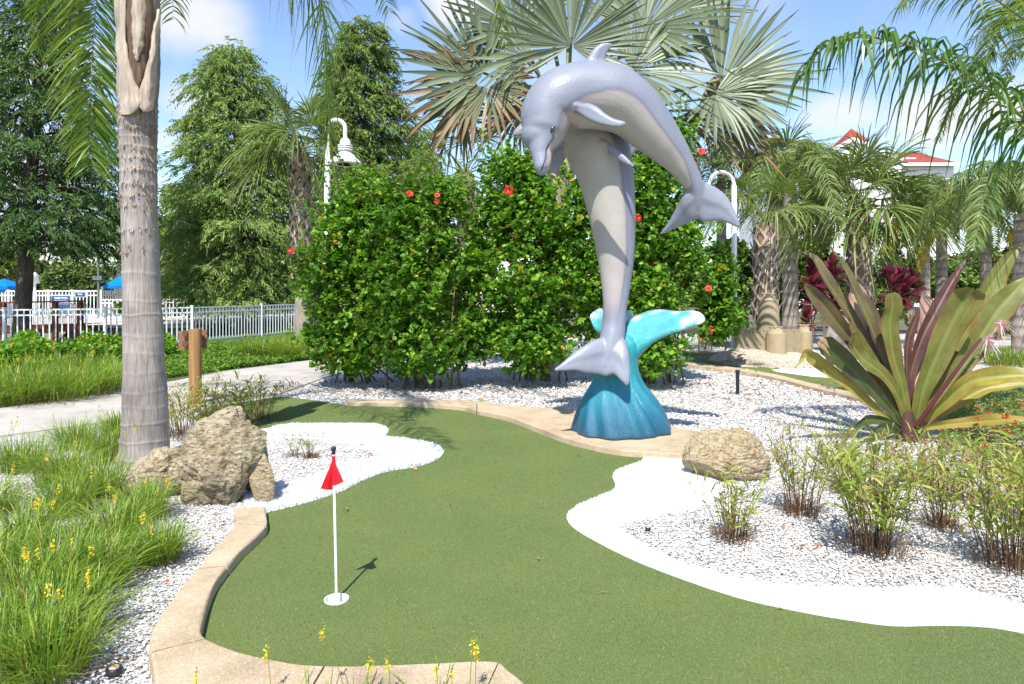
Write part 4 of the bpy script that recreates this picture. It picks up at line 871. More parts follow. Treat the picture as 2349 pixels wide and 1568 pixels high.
# ---------------------------------------------------------------- silver fan palm behind the dolphins
bb = np.array((P(1235, 0, 13)[0], 12.9, 0.)); bp = thing('fan_palm', 'large silver green fan palm with browning lower leaves towering behind the dolphins', 'fan palm', bb)
mb = MB(); bt = P(1300, 330, 13.0)
mb.tube(bez(bb, bb + (.1, 0, 2.2), bt, 14), np.linspace(.30, .26, 14), 20); mb.build('trunk', M['sabal_boot'], bp)
def fan(hub_px, d, dirv, nrm, L, parent, mat, pet=None, label=None, **kw):
    mb = MB(); hub = P(*hub_px, d); fanleaf(mb, hub, dirv, nrm, L, petiole=pet, **kw); o = mb.build('fan_leaf', [mat, M['petiole']], parent)
    if label: o['label'] = label
    return o
bc = P(1300, 300, 13.0)
fans = [  # hub u, v, depth, direction (x,y,z), normal, length, material, angle, droop
    (1310, 105, 11.9, (.02, -.1, .9), (.05, -1, .1), 1.75, 'silver', 2.2, .05),
    (1480, 60, 12.3, (.55, 0, .8), (-.3, -1, .3), 1.9, 'silver', 1.9, .1),
    (1450, 160, 12.0, (.95, -.1, .15), (0, -1, .45), 1.7, 'silver', 1.9, .3),
    (1655, 190, 12.0, (.85, -.1, .50), (-.2, -1, .25), 2.0, 'silver', 1.55, .12),
    (1640, 215, 11.8, (.75, -.3, -.55), (.2, -1, .2), 1.25, 'silver', 1.7, .45),
    (1600, 250, 12.5, (.95, 0, -.15), (0, -1, .5), 1.9, 'silver_dry', 1.3, .5),
    (1680, 270, 12.7, (.85, .1, -.40), (.1, -1, .5), 1.25, 'silver_dry', 1.2, .5),
    (1180, 60, 12.5, (-.5, 0, .8), (.3, -1, .3), 1.7, 'silver', 1.8, .1),
    (1210, 130, 12.2, (-.8, 0, .3), (.2, -1, .4), 1.6, 'silver', 1.7, .3),
    (1110, 170, 12.0, (-.85, -.1, .45), (.3, -1, .2), 1.85, 'silver', 1.4, .15),
    (1095, 205, 11.9, (-.95, -.2, .05), (.1, -1, .3), 1.75, 'silver_dry', 1.4, .35),
    (1120, 200, 11.8, (.1, -.3, -.9), (-.1, -1, 0), 1.3, 'silver_dry', 1.9, .3),
    (1195, 250, 12.4, (-.3, -.2, -.9), (.1, -1, 0), 1.3, 'dead_frond', 1.6, .2),
    (1060, 240, 12.2, (-.7, 0, -.6), (.2, -1, .3), 1.2, 'silver_dry', 1.5, .5),
    (1240, 200, 12.6, (.1, -.2, -1), (0, -1, 0), 1.35, 'silver', 1.8, .3),
    (1330, 215, 12.9, (.1, -.2, -1), (0, -1, 0), 1.35, 'silver', 1.8, .3),
    (1550, 270, 13.0, (.3, -.2, -.9), (0, -1, 0), 1.2, 'silver_dry', 1.6, .4),
    (1240, -40, 13.2, (-.2, 0, 1), (0, -1, .2), 1.5, 'silver', 1.8, .1),
    (1560, 20, 13.4, (.6, .2, .7), (-.3, -1, .2), 1.7, 'silver', 1.8, .1),
    (1300, 40, 14.4, (.2, 1, .4), (0, -.4, 1), 1.6, 'silver', 1.8, .3),
    (1150, 130, 14.2, (-.6, .9, .2), (.2, -.4, 1), 1.6, 'silver', 1.8, .4),
    (1500, 130, 14.4, (.6, .9, .2), (-.2, -.4, 1), 1.6, 'silver', 1.8, .4),
]
for i, (u, v_, d, dr, nr, L, mt, an, dp) in enumerate(fans):
    fan((u, v_), d, dr, nr, L * .9, bp, M[mt], pet=bc + rng.normal(0, .08, 3), nseg=int(30 * an / 1.6), ang=an, droop=dp, fold=.012, split=.52, cup=.35, pr=.035, ragged=.25 if 'd' in mt[-4:] or mt != 'silver' else .04,
        label={'silver': 'silver green fan leaf', 'silver_dry': 'browning fan leaf with tattered tips', 'dead_frond': 'dead tan fan leaf hanging down'}[mt])

# ---------------------------------------------------------------- sabal palms
def sabal(base, top, r0, r1, label, leaves, group='cabbage palms', boots=(.35, 1.0), L=1.1, mat='sabal', seed=0, lean=None, nboot=70, nseg=34, young=False, label_low=None, trunk_mat='bark_pale', size=1.0, minel=-.25):
    t_ = thing('palm_tree', label, 'palm tree', base, group); mb = MB(); K = 26; c_ = bez(np.array(base, float), (np.array(base) + top) / 2 + (lean or (0, 0, 0)), np.array(top, float), K)
    rr = np.interp(np.linspace(0, 1, K), [0, boots[0], boots[0] + .05, 1], [r0, r0 * .9, r1, r1 * .85]); kb = int(boots[0] * (K - 1)); mb.tube(c_[:kb + 2], rr[:kb + 2], 18); mb.tube(c_[kb:], rr[kb:], 18, m=2)
    H = np.linalg.norm(np.array(top) - base)
    for k in range(nboot):
        f = boots[0] + (boots[1] - boots[0]) * (k + .5) / nboot; p = np.array([np.interp(f, np.linspace(0, 1, K), c_[:, j]) for j in range(3)]); a = k * 2.4 + rng.normal(0, .08)
        rad = np.interp(f, np.linspace(0, 1, K), rr); o = np.array((math.cos(a), math.sin(a), 0)); sd = np.array((-math.sin(a), math.cos(a), 0)); sk = .5 * (1 if k % 2 else -1)
        for sg in (-1, 1):
            e6 = np.linspace(0, 1, 6); aq = a + sg * .66 * (1 - e6 ** 1.2); oq = np.stack([np.cos(aq), np.sin(aq), 0 * aq], 1); Cq = p + oq * (rad + .008 + .03 * e6)[:, None]; Cq[:, 2] = p[2] + (-.26 + .30 * e6) * size
            tq = unit(np.gradient(Cq, axis=0)); wq = unit(np.cross(tq, oq)); mb.folded(Cq[None], (wq * (.038 * size * np.array([.7, 1, 1, .95, .9, .8]))[:, None])[None], (oq * .016)[None], 1)
        l = .22 * size * rng.uniform(.6, 1.3); w0 = .05 * size; ps = [p + o * rad * .75 - (0, 0, l * .45), p + o * (rad + .02) + sd * sk * w0 * .4, p + o * (rad + .06 * size) + sd * sk * w0 * .9 + (0, 0, l * .35), p + o * (rad + .11 * size * rng.uniform(.7, 1.5)) + sd * sk * w0 * 1.1 + (0, 0, l * .62)]
        C = crom(np.array(ps), 5)[None]; W = (sd[None] * (w0 * np.array([1.25, .95, .62, .5, .42]))[:, None])[None] + np.array([0, 0, 1]) * (w0 * .35 * sk * np.array([1, 1, .8, .6, .5]))[None, :, None]
        mb.folded(C, W, (o * .03 * size)[None, None] * np.ones((1, 5, 1)), 1)
    mb.build('trunk', [M[trunk_mat], M['boot'], M['boot_gap']], t_)
    for k in range(leaves):
        a = k * 2.399 + seed; el = 1.3 + (minel - 1.3) * (k / max(1, leaves - 1)) ** .8; o = np.array((math.cos(a) * math.cos(el), math.sin(a) * math.cos(el), math.sin(el)))
        pl_ = L * .75 * rng.uniform(.8, 1.2); hub = np.array(top) + o * pl_ + np.array((0, 0, .1 * L)); hub[2] -= .22 * pl_ * math.cos(el)
        D = unit(o + np.array((0, 0, -.45 * math.cos(el)))); Nn = np.array((0, 0, 1.)) * math.cos(el) - np.array((math.cos(a), math.sin(a), 0)) * math.sin(el) + rng.normal(0, .35, 3)
        mb = MB(); fanleaf(mb, hub, D, Nn, L * rng.uniform(.8, 1.1), nseg=nseg, ang=1.75, split=.38, droop=.55 + .4 * (k / leaves), cup=.3, fold=.01, petiole=top, pr=.016, jit=.05)
        mm = M['sabal_light'] if (young and k < 4) else M[mat]; mb.build('fan_leaf', [mm, M['petiole']], t_)
    return t_
sb = np.array((P(692, 0, 20)[0], 20.2, -.2)); sabal(sb, P(688, 350, 20), .24, .31, 'cabbage palm left of the bell shaped lamp, its trunk covered in criss-cross leaf stubs', 24, L=1.32, boots=(.36, .97), seed=1.2, size=1.2, nboot=90, trunk_mat='bark_pale', nseg=38)
sb = np.array((P(1757, 0, 16.8)[0], 16.8, -.1)); sabal(sb, P(1755, 510, 16.8), .24, .29, 'short cabbage palm right behind the sand castle tower with upright bright young leaves', 9, L=1.05, boots=(.3, 1), seed=.4, young=True, nboot=60, trunk_mat='sabal_boot', minel=.2)
sb = np.array((P(1976, 0, 19)[0], 19, -.1)); sabal(sb, P(1968, 480, 19), .26, .32, 'full crowned cabbage palm in front of the white house', 30, L=1.5, boots=(.25, 1), seed=2.2, nboot=60, trunk_mat='sabal_boot', nseg=38)
sb = np.array((P(1790, 0, 25)[0], 25, -.1)); sabal(sb, P(1775, 420, 25), .25, .30, 'taller cabbage palm in the back row between the second lamp and the white house', 22, L=1.9, boots=(.5, 1), seed=3.0, nboot=24)
sb = np.array((P(1075, 0, 17)[0], 17, -.1)); sabal(sb, P(1068, 400, 17), .2, .26, 'small cabbage palm behind the hedge just left of the silver fan palm', 10, L=1.3, boots=(.5, 1), seed=4.0, nboot=10)

def queen(u, d, vtop, r, label, fr, L=.55, mat='palm_back', lean=0, seed=0, flen=2.6, w=.018, tm='bark_pale', group='feather palms in the background', yellow=()):
    b = np.array((P(u, 0, d)[0], d, -.2)); top = P(u + lean, vtop, d); t_ = thing('palm_tree', label, 'palm tree', b, group); mb = MB(); K = 60
    c_ = bez(b, (b + top) / 2, top, K); rg = np.array([1 + .05 * (k % 4 == 0) for k in range(K)]); mb.tube(c_, np.linspace(r * 1.1, r * .8, K) * rg, 14, a=np.array([float(k % 4 == 0) for k in range(K)])); mb.build('trunk', M[tm], t_)
    for k in range(fr):
        a = k * 2.399 + seed; el = 1.2 - 1.1 * (k / fr); h = np.array((math.cos(a), math.sin(a), 0)); f = flen * rng.uniform(.8, 1.15)
        p1 = top + h * f * .3 * math.cos(el) + (0, 0, f * .45 * math.sin(el) + .1); p2 = top + h * f * .7 * max(.45, math.cos(el)) + (0, 0, f * .42 * math.sin(el)); p3 = top + h * f * max(.55, math.cos(el)) - (0, 0, f * (.25 + .35 * k / fr) - f * .35 * math.sin(el))
        frond([top, p1, p2, p3], t_, M['palm_yellow'] if k in yellow else M[mat], L=L, n=105, droop=.65, w=w, start=.12, S=4, rad=.015, jitter=.25)
    return t_
queen(1813, 20, 430, .22, 'feather palm with a plain smooth trunk between the two nearest cabbage palms on the right', 9, seed=.5)
queen(2342, 15, 490, .17, 'feather palm at the right edge of the view behind the crinum lily tips', 14, seed=1.0, flen=2.6)
q62 = queen(2262, 24, 490, .19, 'slim feather palm with a few yellow fronds beyond the crinum lily', 13, seed=2.0, flen=2.8, yellow=(5, 8))
queen(2160, 27, 490, .22, 'pale trunked feather palm behind the red plants', 12, seed=3.6, flen=3.2)
q22 = queen(2122, 24, 540, .17, 'short feather palm with a yellowing frond right of the red plants', 9, seed=1.7, flen=2.4, yellow=(3, 6, 8))
queen(1655, 26, 400, .2, 'feather palm hidden behind the second lamp post', 12, seed=5.1, flen=3.0, mat='palm_dark')
queen(2420, 20, 150, .18, 'tall feather palm leaning in from the right behind the others', 12, seed=5.5, flen=3.6)
queen(277, 44, 560, .25, 'far feather palm seen beyond the blue parasols', 12, seed=.2, flen=4.2, L=.8, w=.03)
queen(372, 32, 560, .2, 'far palm trunk with few fronds right of the big foreground trunk', 5, seed=.9, flen=2.0)

for t_, cv in ((q22, [P(2122, 545, 24), P(2150, 505, 23.6), P(2128, 530, 23.3), P(2112, 620, 23.2)]), (q22, [P(2122, 545, 24), P(2180, 500, 23.5), P(2150, 505, 23.1), P(2118, 590, 23.0)]), (q62, [P(2262, 500, 24), P(2290, 495, 23.5), P(2318, 520, 23.3), P(2322, 565, 23.2)])):
    frond(cv, t_, M['palm_yellow'], 'yellowing frond', L=.5, n=80, droop=.6, w=.02, S=4)
# ---------------------------------------------------------------- conifers and broad trees
def cypress_mat(name, a, b, c_): return leafmat(name, [(0, a), (.5, b), (1, c_)], .7, .25, .2, patch=.7)
M['cyp_dark'] = cypress_mat('cypress_dark', (0.0405, 0.09, 0.0299), (0.0743, 0.144, 0.046), (0.135, 0.204, 0.0633))
M['cyp_mid'] = cypress_mat('cypress_mid', (0.1013, 0.18, 0.0517), (0.189, 0.276, 0.0805), (0.297, 0.372, 0.115))
M['cyp_olive'] = cypress_mat('cypress_olive', (0.0898, 0.1452, 0.0443), (0.1539, 0.2244, 0.0633), (0.2437, 0.3168, 0.1012))
def conifer(base, H, R, label, mat, nb=90, seed=0, h0=.12, tuft=16000, tl=.28, tw=.02, trunk_r=.22, prof=None, lean=(0, 0), kind='conifer_tree', group='tall feathery conifers'):
    t_ = thing(kind, label, 'conifer', base, group); rs = np.random.default_rng(seed); base = np.array(base, float)
    mb = MB(); K = 14; q = np.linspace(0, 1, K); c_ = base + np.stack([lean[0] * q, lean[1] * q, H * q], 1); mb.tube(c_, trunk_r * (1 - .93 * q) , 10); mbt = mb
    cr = MB(); T = []
    for k in range(nb):
        f = h0 + (1 - h0) * (k + .5) / nb; z = H * f; g = (f - h0) / (1 - h0)
        rad = R * (np.interp(g, [0, .12, .3, .6, .85, 1], [.75, 1, .92, .58, .26, .03]) if prof is None else np.interp(g, prof[0], prof[1])) * rs.uniform(.62, 1.2)
        a = k * 2.399 + rs.normal(0, .3); o = np.array((math.cos(a), math.sin(a), 0)); p0 = base + (lean[0] * f, lean[1] * f, z)
        up = rad * np.interp(g, [0, 1], [.05, .55]); pts_ = bez(p0, p0 + o * rad * .5 + (0, 0, up + .12 * rad), p0 + o * rad + (0, 0, up - rad * .10), 9)
        mbt.tube(pts_, np.linspace(trunk_r * .22 * (1 - g * .8) + .008, .006, 9), 5, m=0)
        n = max(5, int(tuft * .17 * (rad + .2 * R) * rad ** .3 / (nb * R * .8)))
        s = rs.uniform(.12, 1, n) ** .75; p = np.stack([np.interp(s, np.linspace(0, 1, 9), pts_[:, j]) for j in range(3)], 1)
        sd = np.array((-o[1], o[0], 0)); wd = rad * .38 * (1 - s * .75) + .12; off = rs.normal(0, 1, n) * wd
        p = p + sd * off[:, None] + rs.normal(0, .10, (n, 3)) * np.array((1, 1, .9)) - np.stack([np.zeros(n), np.zeros(n), np.abs(off) * .25], 1)
        d = unit(o * rs.uniform(.2, 1, (n, 1)) + sd * (np.sign(off) * rs.uniform(.1, 1, n))[:, None] + np.array((0, 0, 1)) * rs.uniform(-.75, .25, (n, 1))); T.append((p, d))
    p = np.concatenate([x[0] for x in T]); d = np.concatenate([x[1] for x in T]); n = len(p); L = tl * rs.uniform(.5, 1.3, n)
    # each tuft: three narrow feathers
    per = 15; ii = np.repeat(np.arange(n), per); f = np.tile(np.linspace(.05, 1, per), n); Lt = L[ii] * 1.9   # a spray: needles both sides of a drooping twig
    o3 = p[ii] + d[ii] * (Lt * f)[:, None]; o3[:, 2] -= .38 * Lt * f ** 2; sd = unit(np.cross(d, rs.normal(0, .5, (n, 3)) + (0, 0, 1)))[ii] * np.tile([1, -1, 1], n * per)[:n * per][:, None]
    dd = unit(d[ii] * .75 + sd * rs.uniform(.3, 1, (n * per, 1)) + rs.normal(0, .25, (n * per, 3)) + (0, 0, -.35)); ln = tl * .62 * (1.15 - f) * rs.uniform(.6, 1.3, n * per) + .03
    qq = np.array([0, .5, 1]); C = o3[:, None] + dd[:, None] * (ln[:, None] * qq)[..., None]; C[..., 2] -= .2 * ln[:, None] * qq ** 2
    W = unit(np.cross(dd, rs.normal(0, 1, (n * per, 3))))[:, None] * (tw * np.array([.6, 1, .1]))[None, :, None]; cr.ribbons(C, W)
    mbt.build('trunk', M['bark'], t_); cr.build('crown', M[mat], t_); return t_
conifer((P(44, 0, 19)[0], 19, -.5), 13.5, 3.4, 'dark conifer at the left edge with a bare lower trunk standing behind the white fence', 'cyp_dark', 150, 1, h0=.23, tuft=30000, tl=.30, tw=.016, trunk_r=.24, lean=(.9, 0), prof=([0, .1, .25, .4, .6, 1], [.75, .98, .80, .42, .25, .1]))
conifer((P(575, 0, 27)[0], 27, -.5), 11.6, 3.7, 'light green feathery conifer between the big palm trunk and the cabbage palm', 'cyp_mid', 130, 2, h0=.13, tuft=30000, tl=.36, tw=.022, trunk_r=.33, lean=(-.75, 0), prof=([0, .12, .3, .5, .62, .8, 1], [.95, 1, .95, .62, .52, .40, .12]))
conifer((P(835, 0, 34)[0], 34, -.5), 15.2, 2.7, 'olive conifer rising behind the bell shaped lamp', 'cyp_olive', 110, 3, h0=.15, tuft=22000, tl=.45, tw=.03, trunk_r=.3, prof=([0, .3, .6, .85, 1], [1, 1, .8, .5, .25]))
conifer((P(965, 0, 44)[0], 44, -.5), 12.6, 2.2, 'small narrow conifer in the distance above the hedge', 'cyp_olive', 60, 4, tuft=14000, tl=.5, tw=.035, trunk_r=.2)
conifer((P(480, 0, 36)[0], 36, -.5), 7.2, 3.6, 'low spreading conifer behind the light green one', 'cyp_mid', 60, 6, tuft=12000, tl=.45, tw=.03, trunk_r=.2, h0=.1)

M['far_leaf'] = leafmat('far_leaf', [(0, (0.0845, 0.132, 0.035)), (.6, (0.156, 0.198, 0.055)), (1, (0.26, 0.275, 0.09))], .7, .2, .2, patch=.35)
M['far_leaf_bright'] = leafmat('bright_leaf', [(0, (.06, .12, .02)), (1, (.14, .20, .035))], .6, .25, .2)
def leafcloud(mb, blobs, n, L, w, clump=.25, mat=0, seed=0, per=5):
    rs = np.random.default_rng(seed); vol = np.array([b[3] * b[4] * b[5] for b in blobs]) ** .8; pick = rs.choice(len(blobs), n, p=vol / vol.sum())
    B = np.array(blobs)[pick]; d = unit(rs.normal(size=(n, 3))); r = rs.uniform(.0, 1, n) ** (1 / 3.2) * rs.uniform(.8, 1.08, n); p = B[:, :3] + d * r[:, None] * B[:, 3:6]
    nzv = np.array([noise.noise(Vector(x) * (1 / clump) * .35) for x in p]); k = nzv > -.16; p, d = p[k], d[k]; ax = unit(d * (.6, .6, .4) + np.array((0, 0, .45)) + rs.normal(0, .35, d.shape))
    p = p[p[:, 2] > .02] if False else p; whorls(mb, p, ax, per, L, w, mat); return p
def broadtree(u, d, vtop, wpx, label, mat='far_leaf', seed=0, n=3500, L=.3, group='broad trees beyond the pool', h=None):
    b = np.array((P(u, 0, d)[0], d, -.3)); H = P(u, vtop, d)[2]; R = wpx * d / F / 2; t_ = thing('broadleaf_tree', label, 'tree', b, group); mb = MB(); mb.tube([b, b + (.1, 0, H * .35), b + (-.1, 0, H * .7)], [.25, .2, .1], 8)
    rs = np.random.default_rng(seed); bl = []
    for k in range(9):
        a = k * 2.4; rr = R * .5 * rs.uniform(.5, 1); c_ = b + (math.cos(a) * rr, math.sin(a) * rr, H * rs.uniform(.45, .8)); bl.append([*c_, R * .5, R * .5, H * .22]); mb.tube([b + (0, 0, H * .3), c_], [.08, .03], 5)
    mb.build('trunk', M['bark'], t_); mb = MB(); leafcloud(mb, bl, n, L, .35, clump=.5, seed=seed); mb.build('crown', M[mat], t_)
broadtree(-60, 42, 520, 260, 'leafy tree beyond the pool at the far left edge', seed=1)
broadtree(100, 48, 575, 200, 'leafy tree beyond the pool behind the lamp with the small white head', seed=2)
broadtree(180, 40, 590, 150, 'mossy tree beyond the pool above the blue sign', seed=5)
broadtree(262, 46, 600, 120, 'leafy tree beyond the pool just left of the big palm trunk', seed=3)
broadtree(330, 50, 590, 120, 'leafy tree hidden partly by the big palm trunk', seed=4)
broadtree(2200, 45, 560, 220, 'dark tree far beyond the crinum lily', 'far_leaf', seed=8)
broadtree(2360, 40, 540, 200, 'tree far behind at the right edge', 'far_leaf', seed=9)
broadtree(2080, 50, 590, 160, 'distant tree to the right of the white house wall', 'far_leaf', seed=10)
tm = MB(); leafcloud(tm, [[x, 75 + 4 * math.sin(x), 2.2, 6, 3, 3.6 + .8 * math.sin(x * 1.7)] for x in np.arange(-75, 80, 6.0)], 9000, .7, .4, clump=1.0, seed=33)
tag(tm.build('treeline', M['far_leaf']), 'dense distant tree line closing the view behind the pool and garden', 'tree line', kind='stuff')

# ---------------------------------------------------------------- hibiscus hedge
M['hib'] = leafmat('hibiscus_leaf', [(0, (0.0488, 0.1375, 0.0132)), (.35, (0.0976, 0.2365, 0.0198)), (.75, (0.1708, 0.352, 0.0286)), (.975, (0.3172, 0.462, 0.0495)), (.99, (0.61, 0.462, 0.033)), (1, (0.427, 0.176, 0.033))], .42, .42, .36, tcol=1.3)
def flower_mesh(mb, c, ax, r):
    ax = unit(np.array(ax, float)); s = unit(np.cross(ax, (.1, .2, 1))); u = np.cross(ax, s)
    for k in range(5):
        a = k * 1.2566; d = s * math.cos(a) + u * math.sin(a); sd = np.cross(ax, d); q = np.array([.08, .4, .75, 1.0]); C = (c + d * (r * q)[:, None] + ax * (r * .45 * np.sin(q * 2.4))[:, None])[None]; W = (sd * (r * np.array([.10, .38, .46, .22]))[:, None])[None]
        mb.folded(C, W, (ax * -.04 * r)[None, None] * np.ones((1, 4, 1)), 0)
    mb.tube([c, c + ax * r * .9], [r * .05, r * .04], 5, m=1); mb.tube([c + ax * r * .6, c + ax * r * .95], [r * .10, r * .06], 6, m=1)
def hibiscus(base, blobs, label, n=2300, flowers=(), seed=0, nst=26, L=.085, shoots=110):
    t_ = thing('hibiscus_shrub', label, 'shrub', base, 'hibiscus shrubs of the hedge'); rs = np.random.default_rng(seed); B = np.array(blobs, float); base = np.array(base, float)
    mb = MB(); ends = []
    for k in range(nst):
        b = B[rs.integers(len(B))]; e = b[:3] + rs.normal(0, .45, 3) * b[3:6]; st = base + (rs.normal(0, .26), rs.normal(0, .14), 0); e[2] = max(e[2], .6); st[2] = 0
        c_ = bez(st, st * .75 + e * .25 + np.array((rs.normal(0, .08), rs.normal(0, .08), .35)), e, 10); mb.tube(c_, np.linspace(.016, .006, 10), 6)
    for k in range(shoots):
        b = B[rs.integers(len(B))]; d = unit(rs.normal(size=3) * (1, 1, .6) + (0, 0, .7)); p = b[:3] + d * b[3:6] * .95; q = p + unit(d * (.7, .7, .3) + np.array((0, 0, .8))) * rs.uniform(.12, .55); mb.tube([p - d * .2, p, q], [.005, .004, .003], 5); ends.append((p, q))
    mb.build('stem', M['stem'], t_); mb = MB()
    P_ = []
    n1 = leafcloud(mb, blobs, int(n * .5), L, .42, clump=.20, seed=seed + 100, per=6); leafcloud(mb, blobs, int(n * .34), L * .68, .40, clump=.25, seed=seed + 200, per=6); leafcloud(mb, blobs, int(n * .14), L * 1.3, .45, clump=.3, seed=seed + 300, per=4)
    for p, q in ends:
        s = np.linspace(0, 1, 4)[:, None]; pp = p + (q - p) * s; whorls(mb, pp, np.repeat(unit(q - p)[None], 4, 0), 4, L * .8, .42)
    mb.build('foliage', M['hib'], t_)
    for (u, v_, d, r) in flowers:
        c_ = P(u, v_, d); fm = MB(); flower_mesh(fm, c_, (rs.normal(0, .6), -1, .35 + rs.normal(0, .3)), r * .82); fm.build('flower', [M['red_petal'], M['yellow_petal']], t_)
def blob(u, v_, d, ru, rv, rd): p = P(u, v_, d); return [*p, ru * d / F, rd, rv * d / F]
hibiscus(G(815, 875), [blob(800, 560, 10.8, 95, 130, .6), blob(830, 470, 11.0, 75, 90, .55), blob(730, 640, 10.6, 60, 90, .45), blob(800, 720, 10.7, 90, 90, .55), blob(780, 805, 10.5, 80, 55, .5), blob(840, 800, 10.5, 60, 60, .5), blob(860, 620, 10.7, 50, 150, .5), blob(690, 600, 10.6, 28, 30, .25), blob(740, 770, 10.6, 50, 60, .4)],
         'hibiscus shrub at the left end of the hedge, one red flower at its left tip', 4200, [(669, 577, 10.3, .075)], 1)
hibiscus(G(965, 890), [blob(960, 520, 10.5, 110, 110, .6), blob(1010, 460, 10.7, 70, 60, .5), blob(920, 450, 10.7, 60, 50, .45), blob(940, 660, 10.3, 105, 110, .6), blob(960, 790, 10.2, 105, 80, .55), blob(1050, 600, 10.6, 60, 120, .5), blob(1060, 760, 10.6, 60, 80, .5), blob(890, 760, 10.4, 50, 90, .5)],
         'second hibiscus shrub from the left with three red flowers near its top', 5200, [(940, 445, 9.85, .07), (1003, 448, 10.0, .055), (1002, 462, 10.0, .05)], 2)
hibiscus(G(1232, 872), [blob(1180, 430, 11.0, 85, 95, .6), blob(1130, 520, 11.1, 80, 90, .5), blob(1260, 500, 10.8, 110, 110, .6), blob(1160, 380, 11.0, 45, 55, .4), blob(1220, 640, 10.6, 120, 110, .6), blob(1220, 780, 10.6, 110, 85, .6), blob(1110, 720, 10.8, 50, 120, .5), blob(1330, 620, 10.9, 60, 200, .5), blob(1330, 420, 11, 60, 60, .4), blob(1240, 565, 10.9, 70, 70, .5)],
         'tall hibiscus shrub left of the upright dolphin, with a red flower near its top', 7200, [(1168, 437, 10.1, .095), (1262, 356, 10.6, .05)], 3)
hibiscus(G(1490, 880), [blob(1500, 450, 10.9, 95, 110, .6), blob(1540, 340, 11.1, 55, 70, .45), blob(1470, 340, 11.2, 50, 60, .4), blob(1540, 560, 10.7, 80, 110, .55), blob(1440, 600, 11.0, 70, 150, .5), blob(1500, 700, 10.5, 85, 100, .5), blob(1510, 810, 10.4, 75, 60, .45), blob(1590, 640, 10.9, 45, 60, .35)],
         'hibiscus shrub at the right end of the hedge, between the dolphins and the second lamp', 5600, [(1608, 348, 10.4, .075), (1462, 500, 10.1, .075), (1628, 757, 10.0, .09), (1625, 662, 10.6, .07)], 4)
hibiscus(G(1640, 800), [blob(1640, 640, 13, 55, 90, .5), blob(1650, 730, 13, 60, 60, .5)], 'low leafy shrub at the foot of the second lamp post', 1100, [], 5, nst=6, L=.10, shoots=10)

def shrub(u, d, vtop, vbot, wpx, label, mat, seed, n=1600, L=.11, per=5, group='shrubs in the background'):
    b = np.array((P(u, 0, d)[0], d, 0.)); t_ = thing('shrub', label, 'shrub', b, group); rs = np.random.default_rng(seed); bl = []
    for k in range(6): bl.append(blob(u + rs.uniform(-.3, .3) * wpx, vtop + (vbot - vtop) * rs.uniform(.25, .85), d + rs.uniform(-.4, .4), wpx * .28, (vbot - vtop) * .26, .7))
    mb = MB(); [mb.tube(bez(b, b + (0, 0, .5), np.array(x[:3]), 6), np.linspace(.03, .01, 6), 5) for x in bl]; mb.build('stem', M['stem'], t_)
    mb = MB(); leafcloud(mb, bl, n, L, .45, clump=.3, seed=seed, per=per); mb.build('foliage', M[mat], t_)
M['ivy'] = leafmat('broad_leaf', [(0, (0.0715, 0.143, 0.022)), (.6, (0.13, 0.22, 0.035)), (1, (0.247, 0.308, 0.06))], .4, .25, .4)
shrub(1690, 18, 520, 740, 120, 'dark rounded-leaf shrub behind the second lamp post', 'ivy', 1, 1500, .16)
shrub(1780, 22, 540, 730, 120, 'leafy shrub in the shade between the cabbage palm trunks', 'ivy', 2, 1500, .14)
shrub(1890, 24, 500, 720, 140, 'green climbing shrub left of the full crowned cabbage palm trunk', 'ivy', 3, 2200, .12)
shrub(2050, 24, 490, 720, 150, 'dense green shrub right of the full crowned cabbage palm trunk', 'ivy', 4, 2600, .12)
shrub(2190, 34, 600, 730, 160, 'low green shrub far behind the crinum lily', 'ivy', 5, 1500, .2)
shrub(2310, 30, 610, 740, 130, 'low green shrub near the right edge behind the palm trunks', 'ivy', 6, 1500, .2)
shrub(1840, 30, 560, 735, 130, 'dense shrub closing the gap behind the tall red plants', 'ivy', 21, 1800, .18)
shrub(1735, 30, 560, 735, 130, 'dense shrub closing the gap behind the short cabbage palm', 'ivy', 22, 1800, .18)
shrub(1960, 32, 560, 735, 130, 'dense shrub directly behind the full crowned cabbage palm trunk', 'ivy', 23, 1800, .18)
shrub(330, 27, 650, 720, 110, 'yellow green shrub behind the stone pool wall', 'far_leaf_bright', 7, 700, .2)
shrub(1000, 19, 600, 800, 200, 'shrub filling the gap behind the left half of the hedge', 'ivy', 9, 1500, .14)
shrub(1380, 15, 450, 800, 160, 'shrub behind the hedge in line with the dolphins', 'ivy', 10, 1800, .12)

